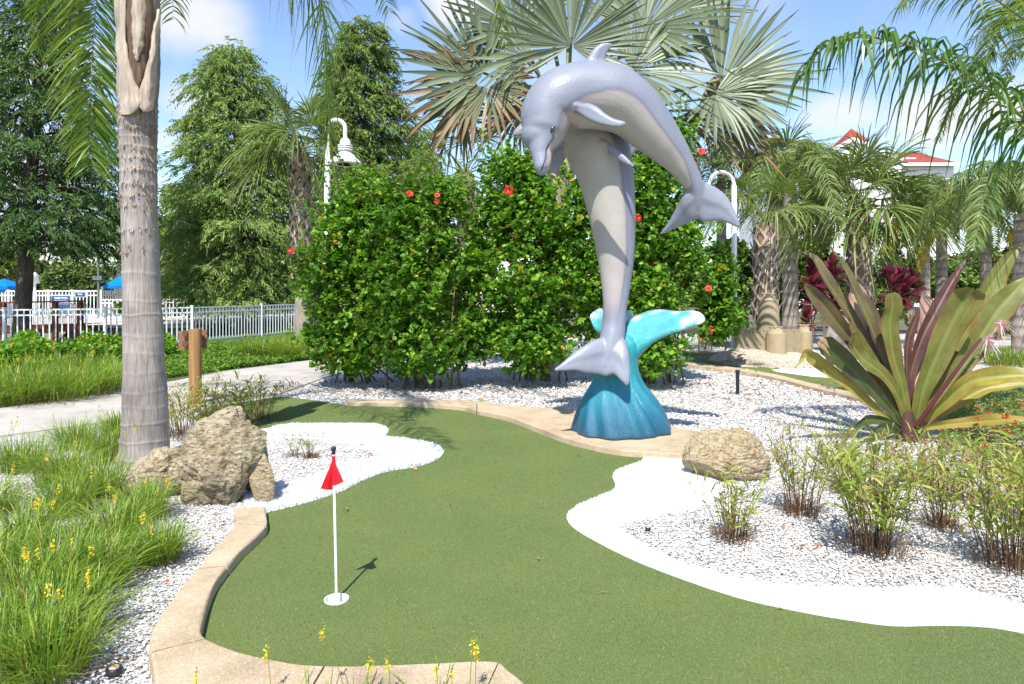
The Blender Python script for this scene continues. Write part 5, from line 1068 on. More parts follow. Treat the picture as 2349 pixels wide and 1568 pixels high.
# ---------------------------------------------------------------- crinum lily
def m_strap(name, a, b, mid, edge, tr=.25):
    m, nt, p = newmat(name); t = attr_t(nt)
    f = noise_fac(nt, 5, 6, .65); c = ramp(nt, f, [(.32, a), (.62, b)]); g2 = noise_fac(nt, 2.2, 5, .6); c = mixc(nt, ramp(nt, g2, [(.52, (0, 0, 0)), (.7, (.5, .5, .5))]), c, edge); n1d = nt.nodes.new('ShaderNodeTexNoise'); n1d.noise_dimensions = '1D'; n1d.inputs['Scale'].default_value = 34; n1d.inputs['Detail'].default_value = 5; nt.links.new(t, n1d.inputs['W']); c = mixc(nt, 1.0, c, ramp(nt, n1d.outputs['Fac'], [(.3, (.62, .62, .62)), (.5, (1, 1, 1)), (.7, (1.3, 1.25, 1.1))]), 'MULTIPLY')
    c = mixc(nt, ramp(nt, t, [(0, (0, 0, 0)), (.40, (0, 0, 0)), (.5, (.75, .75, .75)), (.6, (0, 0, 0)), (1, (0, 0, 0))]), c, mid)
    c = mixc(nt, ramp(nt, t, [(0, (1, 1, 1)), (.045, (0, 0, 0)), (.955, (0, 0, 0)), (1, (1, 1, 1))]), c, edge)
    st = voro(nt, 9, out='Distance'); c = mixc(nt, ramp(nt, st, [(.0, (.6, .6, .6)), (.06, (0, 0, 0))]), c, (.22, .08, .02))
    nt.links.new(c, p.inputs['Base Color']); p.inputs['Roughness'].default_value = .44
    tr_ = nt.nodes.new('ShaderNodeBsdfTranslucent'); nt.links.new(c, tr_.inputs['Color']); mx = nt.nodes.new('ShaderNodeMixShader'); mx.inputs[0].default_value = tr
    nt.links.new(p.outputs[0], mx.inputs[1]); nt.links.new(tr_.outputs[0], mx.inputs[2]); nt.links.new(mx.outputs[0], nt.nodes['Material Output'].inputs['Surface'])
    w = N(nt, 'ShaderNodeMath', operation='SINE'); ml = N(nt, 'ShaderNodeMath', operation='MULTIPLY'); ml.inputs[1].default_value = 120; nt.links.new(t, ml.inputs[0]); nt.links.new(ml.outputs[0], w.inputs[0]); bump(nt, p, w.outputs[0], .12, .004); return m
M['strap_olive'] = m_strap('strap_olive', (.11, .125, .022), (.20, .21, .045), (.25, .30, .07), (.26, .07, .03))
M['strap_brown'] = m_strap('strap_olive_purple', (.10, .065, .04), (.15, .135, .045), (.21, .20, .07), (.14, .045, .05))
M['strap_purple'] = m_strap('strap_purple', (.055, .022, .020), (.115, .050, .04), (.17, .12, .06), (.09, .02, .03), .15)
M['strap_gold'] = m_strap('strap_gold', (.22, .20, .03), (.36, .30, .06), (.34, .36, .08), (.36, .12, .03))
M['strap_dark'] = m_strap('strap_dark_green', (.035, .06, .018), (.08, .11, .03), (.12, .15, .05), (.10, .03, .03))
M['strap_pink'] = m_strap('strap_pink', (.30, .20, .10), (.38, .24, .17), (.40, .22, .20), (.35, .12, .08))
cb = G(2088, 1012); cr_ = thing('crinum_lily', 'huge crinum lily with broad olive and purple strap leaves at the right', 'lily plant', cb)
def strap(line, w, mat, d1, twist=0, tipw=.05, fold=.25, dm=None, blunt=False, roll=0):
    """line: zoomed photo points from base to tip; w: widest half width in those pixels; d1: depth change at the tip"""
    L_ = np.array([(1801 + x * .2996, 548 + y * .2996) for x, y in line], float); K = 26; c_ = crom(L_, K); s = np.linspace(0, 1, K)
    dep = cb[1] + d1 * s + (dm or 0) * np.sin(s * math.pi); C = np.array([P(a[0], a[1], b) for a, b in zip(c_, dep)])
    T = unit(np.gradient(C, axis=0)); face = np.array((0, -1., .25)); tw = twist * s; sd = unit(np.cross(T, face)); nn = np.cross(sd, T); a_ = tw + roll
    sd2 = sd * np.cos(a_)[:, None] + nn * np.sin(a_)[:, None]; nn2 = np.cross(sd2, T)
    prof = np.interp(s, [0, .12, .4, .65, .85, .95, 1] if not blunt else [0, .12, .4, .7, .9, .97, 1], [.45, .5, .85, 1, .62, .28, tipw] if not blunt else [.45, .5, .85, 1, .95, .75, .3])
    hw = w * .74 * .2996 * cb[1] / F * prof; M_ = 9; x = np.linspace(-1, 1, M_); wav = .07 * np.sin(s * 17 + w)[:, None] * np.abs(x)[None] ** 2 * hw.max()
    V = C[:, None] + sd2[:, None] * (hw[:, None] * x[None])[..., None] + nn2[:, None] * ((np.abs(x)[None] * fold * hw[:, None]) - wav * 2)[..., None]
    mb = MB(); idx = np.arange(K - 1)[:, None] * M_ + np.arange(M_ - 1)[None]; f = np.stack([idx, idx + 1, idx + M_ + 1, idx + M_], -1).reshape(-1, 4)
    mb.add(V.reshape(-1, 3), f, 0, np.tile((x + 1) / 2, K)); th_ = V - nn2[:, None] * .003
    o = mb.build('leaf', M[mat], cr_); return o
B0 = (950, 1480)
strap([B0, (900, 1150), (830, 900), (800, 650), (820, 520), (818, 410)], 92, 'strap_olive', -.25, .1, blunt=True)
strap([(1000, 1450), (1060, 1150), (1180, 850), (1300, 600), (1390, 450), (1440, 375)], 150, 'strap_olive', -.35, .2, fold=.18, blunt=True)
strap([(1000, 1450), (1180, 1050), (1380, 700), (1540, 420), (1680, 200), (1795, 45)], 120, 'strap_olive', .25, -.2)
strap([(1020, 1430), (1230, 1130), (1450, 820), (1620, 560), (1760, 400), (1850, 290)], 130, 'strap_olive', -.1, .35, fold=.3)
strap([(970, 1400), (950, 1100), (1040, 780), (1150, 560), (1260, 360), (1385, 155)], 72, 'strap_purple', .15, .5, fold=.6)
strap([(950, 1400), (935, 1100), (930, 900), (950, 750), (1000, 610), (1032, 525)], 42, 'strap_purple', -.1, .4, fold=.6)
strap([(930, 1400), (820, 1050), (700, 780), (590, 520), (480, 280), (350, 60)], 72, 'strap_brown', .1, -.5, fold=.5)
strap([(920, 1400), (780, 1100), (640, 860), (480, 560), (300, 300), (225, 150), (130, 100)], 75, 'strap_brown', .3, -.4, fold=.5)
strap([(900, 1400), (740, 1120), (600, 900), (440, 700), (300, 520), (190, 390), (150, 345)], 85, 'strap_brown', -.2, .5, fold=.5)
strap([(900, 1400), (850, 1100), (700, 830), (620, 640), (540, 500), (520, 420)], 70, 'strap_pink', .7, .2, blunt=True)
strap([(960, 1400), (1000, 1050), (1040, 800), (1060, 600), (1075, 480), (1060, 415)], 78, 'strap_pink', .9, 0, blunt=True)
strap([(940, 1420), (860, 1200), (740, 1030), (620, 940), (530, 840), (500, 760), (515, 725)], 88, 'strap_olive', -.5, -.3, blunt=True)
strap([(900, 1420), (740, 1240), (600, 1090), (450, 940), (330, 830), (262, 770)], 100, 'strap_dark', -.45, .4, fold=.5, blunt=True)
strap([(900, 1440), (720, 1330), (560, 1180), (400, 1050), (250, 950), (185, 900), (150, 880), (95, 965)], 70, 'strap_gold', -.55, .2, fold=.4)
strap([(930, 1420), (860, 1200), (760, 980), (680, 800), (640, 600)], 80, 'strap_dark', .4, .3, fold=.5)
strap([(930, 1420), (830, 1150), (720, 900), (650, 700), (600, 500)], 60, 'strap_purple', .25, -.5, fold=.6)
strap([(1050, 1420), (1220, 1250), (1400, 1100), (1600, 1060), (1850, 1050), (2100, 1090)], 95, 'strap_gold', -.7, .5, fold=.5)
strap([(1050, 1420), (1250, 1300), (1500, 1160), (1700, 1130), (1900, 1110)], 70, 'strap_gold', -.3, .9, fold=.5)
strap([(1040, 1450), (1250, 1420), (1500, 1400), (1700, 1390), (2000, 1400)], 65, 'strap_gold', -.7, .8, fold=.5)
strap([(900, 1460), (780, 1400), (650, 1380), (570, 1410), (520, 1480)], 55, 'strap_dark', -.3, .5, fold=.5)
strap([(1030, 1430), (1120, 1250), (1200, 1120), (1330, 1000), (1420, 900)], 80, 'strap_dark', .5, .4, fold=.5)
for ln_, w_, mt_, dd_, tw_ in [([(960, 1400), (900, 1000), (880, 760), (900, 620), (930, 560)], 60, 'strap_olive', .5, .2), ([(1000, 1400), (1090, 1100), (1230, 860), (1330, 700), (1400, 640)], 70, 'strap_brown', .55, .4), ([(920, 1400), (800, 1130), (690, 960), (560, 780), (500, 660), (470, 600)], 64, 'strap_olive', -.3, -.4), ([(930, 1400), (850, 1120), (760, 900), (690, 640), (600, 430), (560, 330)], 62, 'strap_brown', .45, .3), ([(1020, 1420), (1200, 1160), (1380, 940), (1560, 760), (1680, 640)], 80, 'strap_olive', .6, .3), ([(960, 1400), (905, 1150), (880, 950), (860, 800), (850, 720)], 45, 'strap_dark', -.6, .2)][2:5]:
    strap(ln_, w_, mt_, dd_, tw_, fold=.4)
strap([(900, 1500), (850, 1480), (760, 1440), (660, 1500), (620, 1600)], 55, 'strap_dark', -.5, .5, fold=.5)
mb = MB(); mb.tube([cb + (-.02, 0, 0), cb + (-.03, 0, .12), cb + (-.04, 0, .3)], [.10, .09, .06], 14)
for ln_ in ([(262, 770), (255, 800), (300, 830), (345, 900)], [(150, 880), (120, 920), (95, 965), (60, 990)], [(262, 765), (300, 780), (340, 840)]):
    c5 = crom(np.array([(1801 + x * .2996, 548 + y * .2996) for x, y in ln_]), 8); Cc = np.array([P(a, b, cb[1] - .5) for a, b in c5])[None]; m5 = MB(); m5.folded(Cc, np.array([.012, .004, .02])[None, None] * np.array([.5, 1, 1.3, .9, 1.1, .8, .5, .1])[None, :, None], np.array([0, -.012, 0])[None, None] * np.ones((1, 8, 1))); m5.build('dead_leaf_tip', M['dead_frond'], cr_)
mb.build('bulb', plain('bulb_red', (.07, .03, .02), .6, .4, 0, .3, 12), cr_)
zz_ = lambda x, y, d: P(1801 + x * .2996, 548 + y * .2996, d)
mb = MB(); mb.tube(bez(zz_(1010, 1430, 6.7), zz_(1220, 1120, 6.6), zz_(1500, 760, 6.6), 10), np.linspace(.022, .014, 10), 8); mb.build('flower_stalk', plain('stalk_maroon', (.09, .012, .022), .3, .5), cr_)
mb = MB()
for cc, n, r in ((zz_(1550, 770, 6.6), 36, .15), (zz_(1650, 650, 6.6), 50, .12)):
    d = rvec(n); d[:, 0] += .3; q = np.linspace(0, 1, 5); LL = r * rng.uniform(.6, 1.1, n); C = cc + d[:, None] * (LL[:, None] * q)[..., None]; C[..., 2] -= .6 * LL[:, None] * q ** 2; W = unit(np.cross(d, rng.normal(0, 1, (n, 3))))[:, None] * (.0045 * np.array([.6, 1, 1, .8, .2]))[None, :, None]; mb.ribbons(C, W)
mb.build('flower', M['pink_petal'], cr_)

# ---------------------------------------------------------------- grasses and flowers
M['oat_green'] = leafmat('oat_leaf', [(0, (0.1456, 0.2128, 0.0275)), (.6, (0.2688, 0.3248, 0.0495)), (1, (0.4256, 0.4144, 0.099))], .5, .35, .3)
M['oat_dry'] = leafmat('oat_seed', [(0, (.20, .12, .05)), (.6, (.36, .25, .12)), (1, (.42, .38, .14))], .7, .3, .2)
M['straw'] = leafmat('straw', [(0, (.10, .055, .03)), (.7, (.22, .13, .07)), (1, (.34, .22, .11))], .8, .15, .2, tcol=1)
M['bulb_blade'] = leafmat('bulbine_blade', [(0, (0.1014, 0.2024, 0.018)), (.6, (0.1872, 0.3036, 0.03)), (.9, (0.312, 0.3921, 0.05)), (1, (0.4992, 0.3795, 0.12))], .4, .35, .4)
M['lawn_blade'] = leafmat('lawn_blade', [(0, (0.078, 0.176, 0.015)), (1, (0.182, 0.286, 0.03))], .5, .3, .3)
def oats(base, h, label, n=34, leaves=7, seeds=8, r=.10, sp=.35, dry=120, group='clumps of seeding grass', w=.008):
    t_ = thing('grass_clump', label, 'grass', base, group); mb = MB(); base = np.array(base, float); st = MB(); lf = MB(); sd = MB()
    a = rng.uniform(0, 6.28, n); o = sp * rng.uniform(.05, 1, n); hh = h * rng.uniform(.6, 1.08, n); q = np.linspace(0, 1, 8)
    hd = np.stack([np.cos(a), np.sin(a), 0 * a], 1); p = base + hd * r * rng.uniform(.1, 1, (n, 1)); C = p[:, None] + hd[:, None] * (o[:, None] * q ** 1.6)[..., None]; C[..., 2] += hh[:, None] * (q - .10 * q ** 3)
    W = unit(np.stack([-np.sin(a), np.cos(a), 0 * a], 1))[:, None] * (.0026 * (1.15 - q))[None, :, None]; st.ribbons(C, W, 0); st.ribbons(C, np.cross(W, [0, 0, 1.]) , 0)
    leaves = max(3, int(leaves * .72)); s = rng.uniform(.25, .98, (n, leaves)); i = np.repeat(np.arange(n), leaves); sv = s.ravel(); pp = np.stack([np.array([np.interp(x, q, C[k, :, j]) for k, x in zip(i, sv)]) for j in range(3)], 1)
    d = rvec(len(pp)); d[:, 2] = np.abs(d[:, 2]) * 1.2 + .55; d = unit(d); LL = rng.uniform(.08, .2, len(pp)) * h / .55; leafset(lf, pp, d, LL, w * .62 * rng.uniform(.6, 1.3, len(pp)), droop=.45, S=5, shape=(.5, 1, .9, .55, .05), fold=.2)
    k = rng.choice(n, max(1, int(n * .6)), replace=False); i = np.repeat(k, seeds); f = rng.uniform(.72, 1.0, len(i)); pp = np.stack([np.array([np.interp(x, q, C[kk, :, j]) for kk, x in zip(i, f)]) for j in range(3)], 1); pp += rng.normal(0, .02, pp.shape)
    d = unit(hd[i] * .5 + rng.normal(0, .5, (len(i), 3)) + (0, 0, -.7)); leafset(sd, pp, d, rng.uniform(.018, .034, len(i)), .0055, droop=.1, S=3, shape=(.2, 1, .1), fold=.1)
    if dry: blades(st, base, dry, sp * .55, h * .22, .0022, 0, rad=r * 1.15, S=4)
    st.build('stem', M['straw'], t_); lf.build('foliage', M['oat_green'], t_); sd.build('seed_spray', M['oat_dry'], t_)['kind'] = 'stuff'
oats(G(1682, 1238), .46, 'small leafy grass clump in front of the rounded golden boulder', n=30, leaves=8, seeds=3, r=.10, sp=.24, w=.010)
oats(G(1835, 1180), .66, 'brown based seeding grass clump just right of the rounded golden boulder', n=34, leaves=7, seeds=14, r=.11, sp=.26)
oats(G(2015, 1268), .72, 'biggest bright green grass clump in the right gravel bed', n=62, leaves=11, seeds=9, r=.15, sp=.38, w=.012)
oats(G(2160, 1212), .52, 'thin dry based grass clump between the biggest clump and the right edge', n=30, leaves=7, seeds=10, r=.09, sp=.28)
oats(G(2325, 1305), .70, 'bright seeding grass clump at the right edge of the gravel bed', n=60, leaves=10, seeds=12, r=.16, sp=.40, w=.011)
oats(G(1960, 1130), .55, 'seeding grass clump behind the biggest clump, left of the crinum lily base', n=40, leaves=7, seeds=14, r=.16, sp=.34)
oats(G(2240, 1150), .52, 'seeding grass clump in front of the red flowers', n=40, leaves=7, seeds=12, r=.18, sp=.34)
oats(G(2110, 1110), .45, 'seeding grass clump right in front of the crinum lily base', n=36, leaves=7, seeds=14, r=.16, sp=.34)
oats(G(2400, 1200), .6, 'seeding grass clump cut by the right edge of the view', n=40, leaves=8, seeds=12, r=.18, sp=.34)
oats(G(500, 985), .60, 'wide seeding grass clump behind the biggest boulder of the left group', n=70, leaves=9, seeds=12, r=.34, sp=.45, w=.011)
oats(G(420, 1000), .50, 'seeding grass clump between the big palm trunk and the wooden post', n=60, leaves=8, seeds=14, r=.25, sp=.38, w=.009)
oats(G(590, 960), .55, 'seeding grass clump at the right of the wooden post beside the dark turf', n=46, leaves=8, seeds=12, r=.24, sp=.42, w=.010)
oats(G(712, 1050), .34, 'sparse dried grass tuft on the gravel inside the white turf loop', n=9, leaves=4, seeds=4, r=.05, sp=.22, dry=90, w=.008)
oats(G(672, 1046), .24, 'tiny dried tuft beside the sparse one inside the white turf loop', n=6, leaves=3, seeds=2, r=.05, sp=.2, dry=60, w=.007)
for i, (u, v_, h, lb) in enumerate([(1660, 790, .7, 'left of the sand castle'), (1700, 785, .6, 'hard by the left wall of the sand castle'), (1610, 795, .6, 'between the wave crest and the sand castle'), (1830, 765, .8, 'behind the right wall of the sand castle'), (1900, 745, .8, 'around the tall red plant'), (1960, 735, .8, 'behind the grey boulder')]):
    oats(G(u, v_), h, 'pale seeding grass ' + lb, n=60, leaves=6, seeds=14, r=.5, sp=.5, dry=60, group='grass around the sand castle', w=.012)

def spike(mb, p, h, lean):
    top = p + np.array((lean[0], lean[1], h)); c_ = bez(p, p * .5 + top * .5 + (-lean[0] * .3, -lean[1] * .3, 0), top, 8); mb.tube(c_, np.linspace(.0018, .0012, 8), 4, m=1)
    n = 26; f = rng.uniform(-.055, .0, n); pp = top + np.stack([0 * f, 0 * f, f], 1) + rng.normal(0, .004, (n, 3)); d = rvec(n); d[:, 2] *= .5; d = unit(d); leafset(mb, pp, d, rng.uniform(.007, .015, n), .0032, droop=.2, S=3, shape=(.3, 1, .2), fold=.1)
    n = 8; f = rng.uniform(0, .025, n); pp = top + np.stack([0 * f, 0 * f, f], 1); leafset(mb, pp, unit(rvec(n) + (0, 0, 1.5)), .010, .003, mat=1, S=3, shape=(.4, 1, .2))
BG = 'yellow flowering grassy clumps left of the kerb'
def bulbine(base, h, label, n=420, r=.13, sp=.32, fl=3, group=BG, w=.0028):
    t_ = thing('bulbine_plant', label, 'flowering plant', base, group); mb = MB(); blades(mb, base, n, sp, h, w, rad=r, out=.35, arch=.38, S=6); blades(mb, base, n // 4, sp * .9, h * .5, w * .7, mat=1, rad=r * 1.1, S=4)
    mb.build('foliage', [M['bulb_blade'], M['straw']], t_)
    for k in range(fl):
        a = rng.uniform(0, 6.28); mb = MB(); spike(mb, np.array(base) + (r * math.cos(a), r * math.sin(a), 0), h * rng.uniform(1.0, 1.5), (rng.normal(0, .10), rng.normal(0, .10))); mb.build('flower_spike', [M['yellow_petal'], M['bulb_blade']], t_)
spots = [(365, 1290, .30, .10, 'small round clump nearest the kerb, spreading onto the gravel'), (255, 1250, .36, .14, 'clump right of the white patch, below the low pale boulder'), (330, 1190, .34, .13, 'clump directly below the low pale boulder'), (150, 1330, .36, .15, 'wide clump left of centre of the bed'),
         (230, 1345, .34, .13, 'clump in the middle of the bed beside the gravel'), (60, 1410, .36, .15, 'clump at the left edge below the white patch'), (150, 1450, .34, .14, 'clump above the bottom left corner beside the gravel'), (30, 1530, .34, .14, 'lowest clump in the bottom left corner'), (110, 1560, .32, .13, 'clump at the bottom edge of the view'),
         (60, 1250, .34, .13, 'clump just right of the white patch at the left edge'), (230, 1140, .40, .15, 'clump under the big palm trunk on its left side'), (140, 1110, .42, .16, 'clump left of the big palm trunk, touching the path'), (50, 1080, .42, .16, 'clump at the left edge touching the path'), (250, 1060, .42, .14, 'tall clump leaning on the left of the big palm trunk'),
         (150, 1180, .36, .14, 'clump between the white patch and the path'), (170, 1030, .38, .16, 'clump on the near edge of the path'), (-20, 1330, .36, .15, 'clump cut by the left edge of the view'), (-30, 1180, .36, .15, 'clump cut by the left edge above the white patch'), (270, 1000, .36, .13, 'clump squeezed between the path and the big palm trunk')]
for i, (u, v_, h, r, lb) in enumerate(spots): bulbine(G(u, v_), h * .80, 'yellow flowering ' + lb, n=460, r=r, sp=r * 1.9, fl=2, w=.0024)
FG = 'yellow flowering clumps beyond the path'
for i, (u, v_, lb) in enumerate([(20, 925, 'at the left edge beyond the path'), (85, 918, 'second from the left edge beyond the path'), (150, 915, 'third from the left edge beyond the path'), (215, 900, 'just left of the big palm trunk beyond the path'), (270, 885, 'touching the left of the big palm trunk beyond the path'),
                                 (50, 880, 'in the back row at the left edge'), (130, 872, 'in the middle of the back row'), (200, 868, 'at the right of the back row')]):
    bulbine(G(u, v_), .50, 'grassy clump ' + lb, n=420, r=.42, sp=.55, fl=6, group=FG, w=.0045)
for i, (u, v_, lb) in enumerate([(600, 818, 'left half'), (660, 822, 'middle'), (715, 812, 'right half'), (690, 800, 'back')]):
    bulbine(G(u, v_), .55, 'fine green grass clump left of the hedge, ' + lb + ' of the group', n=420, r=.42, sp=.6, fl=1, group='fine grass clumps between fence and hedge', w=.005)
for (u, v_, h, lx) in [(613, 1640, .30, 0), (740, 1640, .33, -.06), (845, 1640, .28, .01), (1085, 1640, .36, .02), (460, 1640, .24, .0), (960, 1650, .22, 0.02), (1005, 1650, .22, 0.0), (232, 1560, .22, 0)]: pass
bt_ = thing('bulbine_plant', 'flower stalks with yellow tops rising over the front kerb from below the frame', 'flowering plant', G(850, 1700))
mb = MB(); blades(mb, G(850, 1800), 160, .3, .16, .0026, rad=.4); mb.build('foliage', M['bulb_blade'], bt_)
for (u0, vt, u1) in [(625, 1478, 612), (805, 1440, 740), (838, 1505, 848), (1075, 1462, 1085), (1090, 1480, 1092), (452, 1545, 450), (1010, 1525, 1000), (1035, 1540, 1037), (900, 1510, 890)]:
    b = G(u0, 1660); tp = P(u1, vt, b[1] + .05); mb = MB(); spike(mb, b, tp[2] - b[2], (tp[0] - b[0], tp[1] - b[1])); mb.build('flower_spike', [M['yellow_petal'], M['bulb_blade']], bt_)
# low ground cover beyond the path
def cover(name, poly, n, L, w, zmax, label, cat, mat, per=4, box=None):
    poly = [tuple(G(u, v)[:2]) for u, v in poly]; xs = [p[0] for p in poly]; ys = [p[1] for p in poly]; x = rng.uniform(min(xs), max(xs), n); y = rng.uniform(min(ys), max(ys), n); k = inpoly(x, y, poly); x, y = x[k], y[k]
    hz = np.array([noise.noise(Vector((a * 1.2, b * 1.2, 0))) for a, b in zip(x, y)]); p = np.stack([x, y, zmax * (.45 + hz * .6) * rng.uniform(.3, 1.1, len(x)) + .02], 1); mb = MB(); whorls(mb, p, unit(rng.normal(0, .4, p.shape) + (0, 0, 1)), per, L, w)
    tag(mb.build(name, M[mat]), label, cat, kind='stuff')
cover('ground_cover', [(375, 870), (520, 848), (640, 834), (735, 822), (700, 790), (480, 790), (370, 800)], 26000, .06, .3, .16, 'bright green low ground cover between the path and the white fence', 'ground cover', 'lawn_blade')
cover('ground_cover', [(-200, 850), (290, 830), (400, 825), (400, 795), (290, 805), (-200, 812)], 16000, .10, .42, .62, 'dark green knee-high ground cover along the foot of the white fence at the left', 'ground cover', 'hib')
M['gail_leaf'] = leafmat('meadow_leaf', [(0, (.12, .18, .04)), (1, (.28, .33, .11))], .6, .3, .2)
cover('flower_meadow', [(2150, 960), (2250, 925), (2420, 900), (2700, 930), (2700, 1230), (2420, 1200), (2270, 1100), (2160, 1040)], 16000, .05, .18, .30, 'tangled low green flower bed with small red blooms right of the crinum lily', 'flower bed', 'gail_leaf')
mr = MB()
mg = []
for k in range(28):
    u = rng.uniform(2190, 2345); v_ = rng.uniform(930, 1130); c_ = G(u, v_) + (0, 0, rng.uniform(.22, .40)); mg.append(c_)
M['gail'] = leafmat('gaillardia_petal', [(0, (.55, .03, .02)), (.7, (.70, .10, .02)), (1, (.75, .35, .03))], .6, .3)
gt = thing('blanket_flower', 'small red and orange daisy blooms standing above the green bed right of the crinum lily', 'flowers', G(2270, 1040))
for k, c_ in enumerate(mg):
    mb = MB(); n = 10; a = np.linspace(0, 6.28, n, endpoint=False); d = np.stack([np.cos(a), np.sin(a) * .9 - .2, .25 + 0 * a], 1); leafset(mb, np.repeat(c_[None], n, 0), unit(d), .028, .009, S=3, shape=(.4, 1, .6), fold=.05); mb.tube([c_ - (0, 0, .28), c_], [.0015, .0015], 4, m=1); mb.tube([c_, c_ + (0, 0, .012)], [.009, .004], 6, m=2); mb.build('flower', [M['gail'], M['oat_green'], M['strap_purple']], gt)

# red cordylines
M['cordy'] = leafmat('cordyline_leaf', [(0, (.05, .010, .015)), (.5, (.10, .016, .024)), (.85, (.20, .022, .045)), (1, (.42, .04, .12))], .35, .3, .5, tcol=1.2)
def cordyline(u, d, vt, vb, label, heads, seed):
    b = np.array((P(u, 0, d)[0], d, 0.)); t_ = thing('cordyline', label, 'red leaved plant', b, 'red cordylines')
    for (du, v_, r) in heads:
        c_ = P(u + du, v_, d); mb = MB(); mb.tube(bez(b, b + (0, 0, .5), c_, 8), np.linspace(.02, .014, 8), 6); mb.build('stem', M['stem'], t_)
        n = 44; mb = MB(); f = rng.uniform(-1, .25, n); dd = rvec(n); dd[:, 2] = np.interp(f, [-1, .25], [-.15, 2.2]) + rng.normal(0, .2, n); leafset(mb, c_ + np.stack([0 * f, 0 * f, f * r * .9], 1), unit(dd), r * rng.uniform(.8, 1.25, n), r * .13, droop=.25, S=5, shape=(.35, .9, 1, .7, .05), fold=.2); mb.build('foliage', M['cordy'], t_)
cordyline(1862, 15.5, 0, 0, 'taller red cordyline left of the full crowned cabbage palm trunk', [(0, 620, .42), (14, 672, .36)], 1)
cordyline(1912, 16.5, 0, 0, 'red cordyline hugging the full crowned cabbage palm trunk', [(0, 610, .40), (0, 680, .38)], 2)
cordyline(1852, 15.0, 0, 0, 'small red cordyline low beside the sand castle', [(0, 725, .25)], 3)
cordyline(2045, 14.0, 0, 0, 'red cordyline with two dark heads beyond the crinum lily centre', [(0, 640, .36), (22, 650, .4)], 4)
cordyline(2095, 14.5, 0, 0, 'red cordyline right of the two headed one', [(0, 640, .34)], 5)
bulbine(G(2310, 838), .42, 'bright green grass clump at the right edge on the far kerb', n=420, r=.45, sp=.3, fl=0, group='grass clumps at the right', w=.006)
bulbine(G(2340, 765), .5, 'distant grass clump above the other at the right edge', n=300, r=.6, sp=.4, fl=0, group='grass clumps at the right', w=.009)
# ---------------------------------------------------------------- built things
def lathe(mb, c, prof, n=28, m=0):
    th_ = np.linspace(0, 2 * math.pi, n, endpoint=False); mb.rings([[(c[0] + r * math.cos(q), c[1] + r * math.sin(q), c[2] + z) for q in th_] for r, z in prof], m=m, cap=True)
# lamp with the bell shade
ld = 13.5; lp = np.array((P(751, 0, ld)[0], ld, 0.)); lt = thing('street_lamp', 'white lamp post with a hooked arm and a wide bell shaped shade above the hedge', 'street lamp', lp, 'white lamp posts')
k_ = ld / F
mb = MB(); zj = P(0, 390, ld)[2]; mb.tube([lp, (lp[0], ld, zj)], .075 * .83, 18); mb.tube([(lp[0], ld, zj - .02), (lp[0], ld, zj + .02)], .075, 18); mb.tube([(lp[0], ld, zj), (lp[0], ld, P(0, 320, ld)[2])], [.048, .045], 16); mb.build('pole', M['white_paint'], lt)
hx = P(792, 0, ld)[0]; ha = [(lp[0], ld, P(0, 322, ld)[2]), (lp[0], ld, P(0, 300, ld)[2])] + [( (lp[0] + hx) / 2 - (hx - lp[0]) / 2 * math.cos(a), ld, P(0, 295, ld)[2] + (hx - lp[0]) / 2 * math.sin(a)) for a in np.linspace(0.1, math.pi - .1, 12)] + [(hx, ld, P(0, 300, ld)[2]), (hx, ld, P(0, 325, ld)[2])]
mb = MB(); mb.tube(ha, .04, 12); mb.build('arm', M['white_paint'], lt)
sc_ = np.array((hx, ld, P(0, 376, ld)[2])); px = k_
mb = MB(); lathe(mb, sc_, [(37 * px, 0), (37.5 * px, 1.5 * px), (36 * px, 4 * px), (26 * px, 14 * px), (14 * px, 26 * px), (12 * px, 28 * px), (12 * px, 44 * px), (12.5 * px, 46 * px), (12 * px, 51 * px), (9 * px, 57 * px), (5 * px, 60 * px), (4 * px, 66 * px)], 40)
sh = mb.build('lamp_shade', M['white_paint'], lt)
mb = MB()
for z in (32, 37, 42): lathe(mb, sc_ + (0, 0, z * px), [(12 * px, -1.2 * px), (17 * px, -1.2 * px), (17 * px, 1.0 * px), (12 * px, 1.0 * px)], 32)
mb.build('collar', M['white_paint'], sh)
mb = MB(); lathe(mb, sc_ + (0, 0, -.006), [(18 * px, -.01), (18 * px, .002)], 28); mb.build('lens', M['dark'], sh)
# second lamp: hook seen behind the dolphin's flukes, its shade hidden
ld2 = 14.5; lq = np.array((P(1684, 0, ld2)[0], ld2, 0.)); l2 = thing('street_lamp', 'white lamp post with a round hook showing behind the tail of the front dolphin', 'street lamp', lq, 'white lamp posts')
zt = P(0, 425, ld2)[2]; mb = MB(); mb.tube([lq, (lq[0], ld2, zt)], .058, 16); mb.build('pole', M['white_paint'], l2)
hx2 = P(1626, 0, ld2)[0]; rr = (lq[0] - hx2) / 2; ha = [(lq[0], ld2, zt - .05)] + [((lq[0] + hx2) / 2 + rr * math.cos(a), ld2, zt - .02 + rr * 1.15 * math.sin(a)) for a in np.linspace(0.05, math.pi - .05, 18)] + [(hx2, ld2, zt - .22)]
mb = MB(); mb.tube(ha, .038, 12); mb.build('arm', M['white_paint'], l2)
sc_ = np.array((hx2, ld2, P(0, 497, ld2)[2])); px = .0085; mb = MB(); lathe(mb, sc_, [(37 * px, 0), (36 * px, 4 * px), (14 * px, 26 * px), (12 * px, 28 * px), (12 * px, 50 * px), (5 * px, 58 * px), (4 * px, 66 * px)], 32); mb.build('lamp_shade', M['white_paint'], l2)

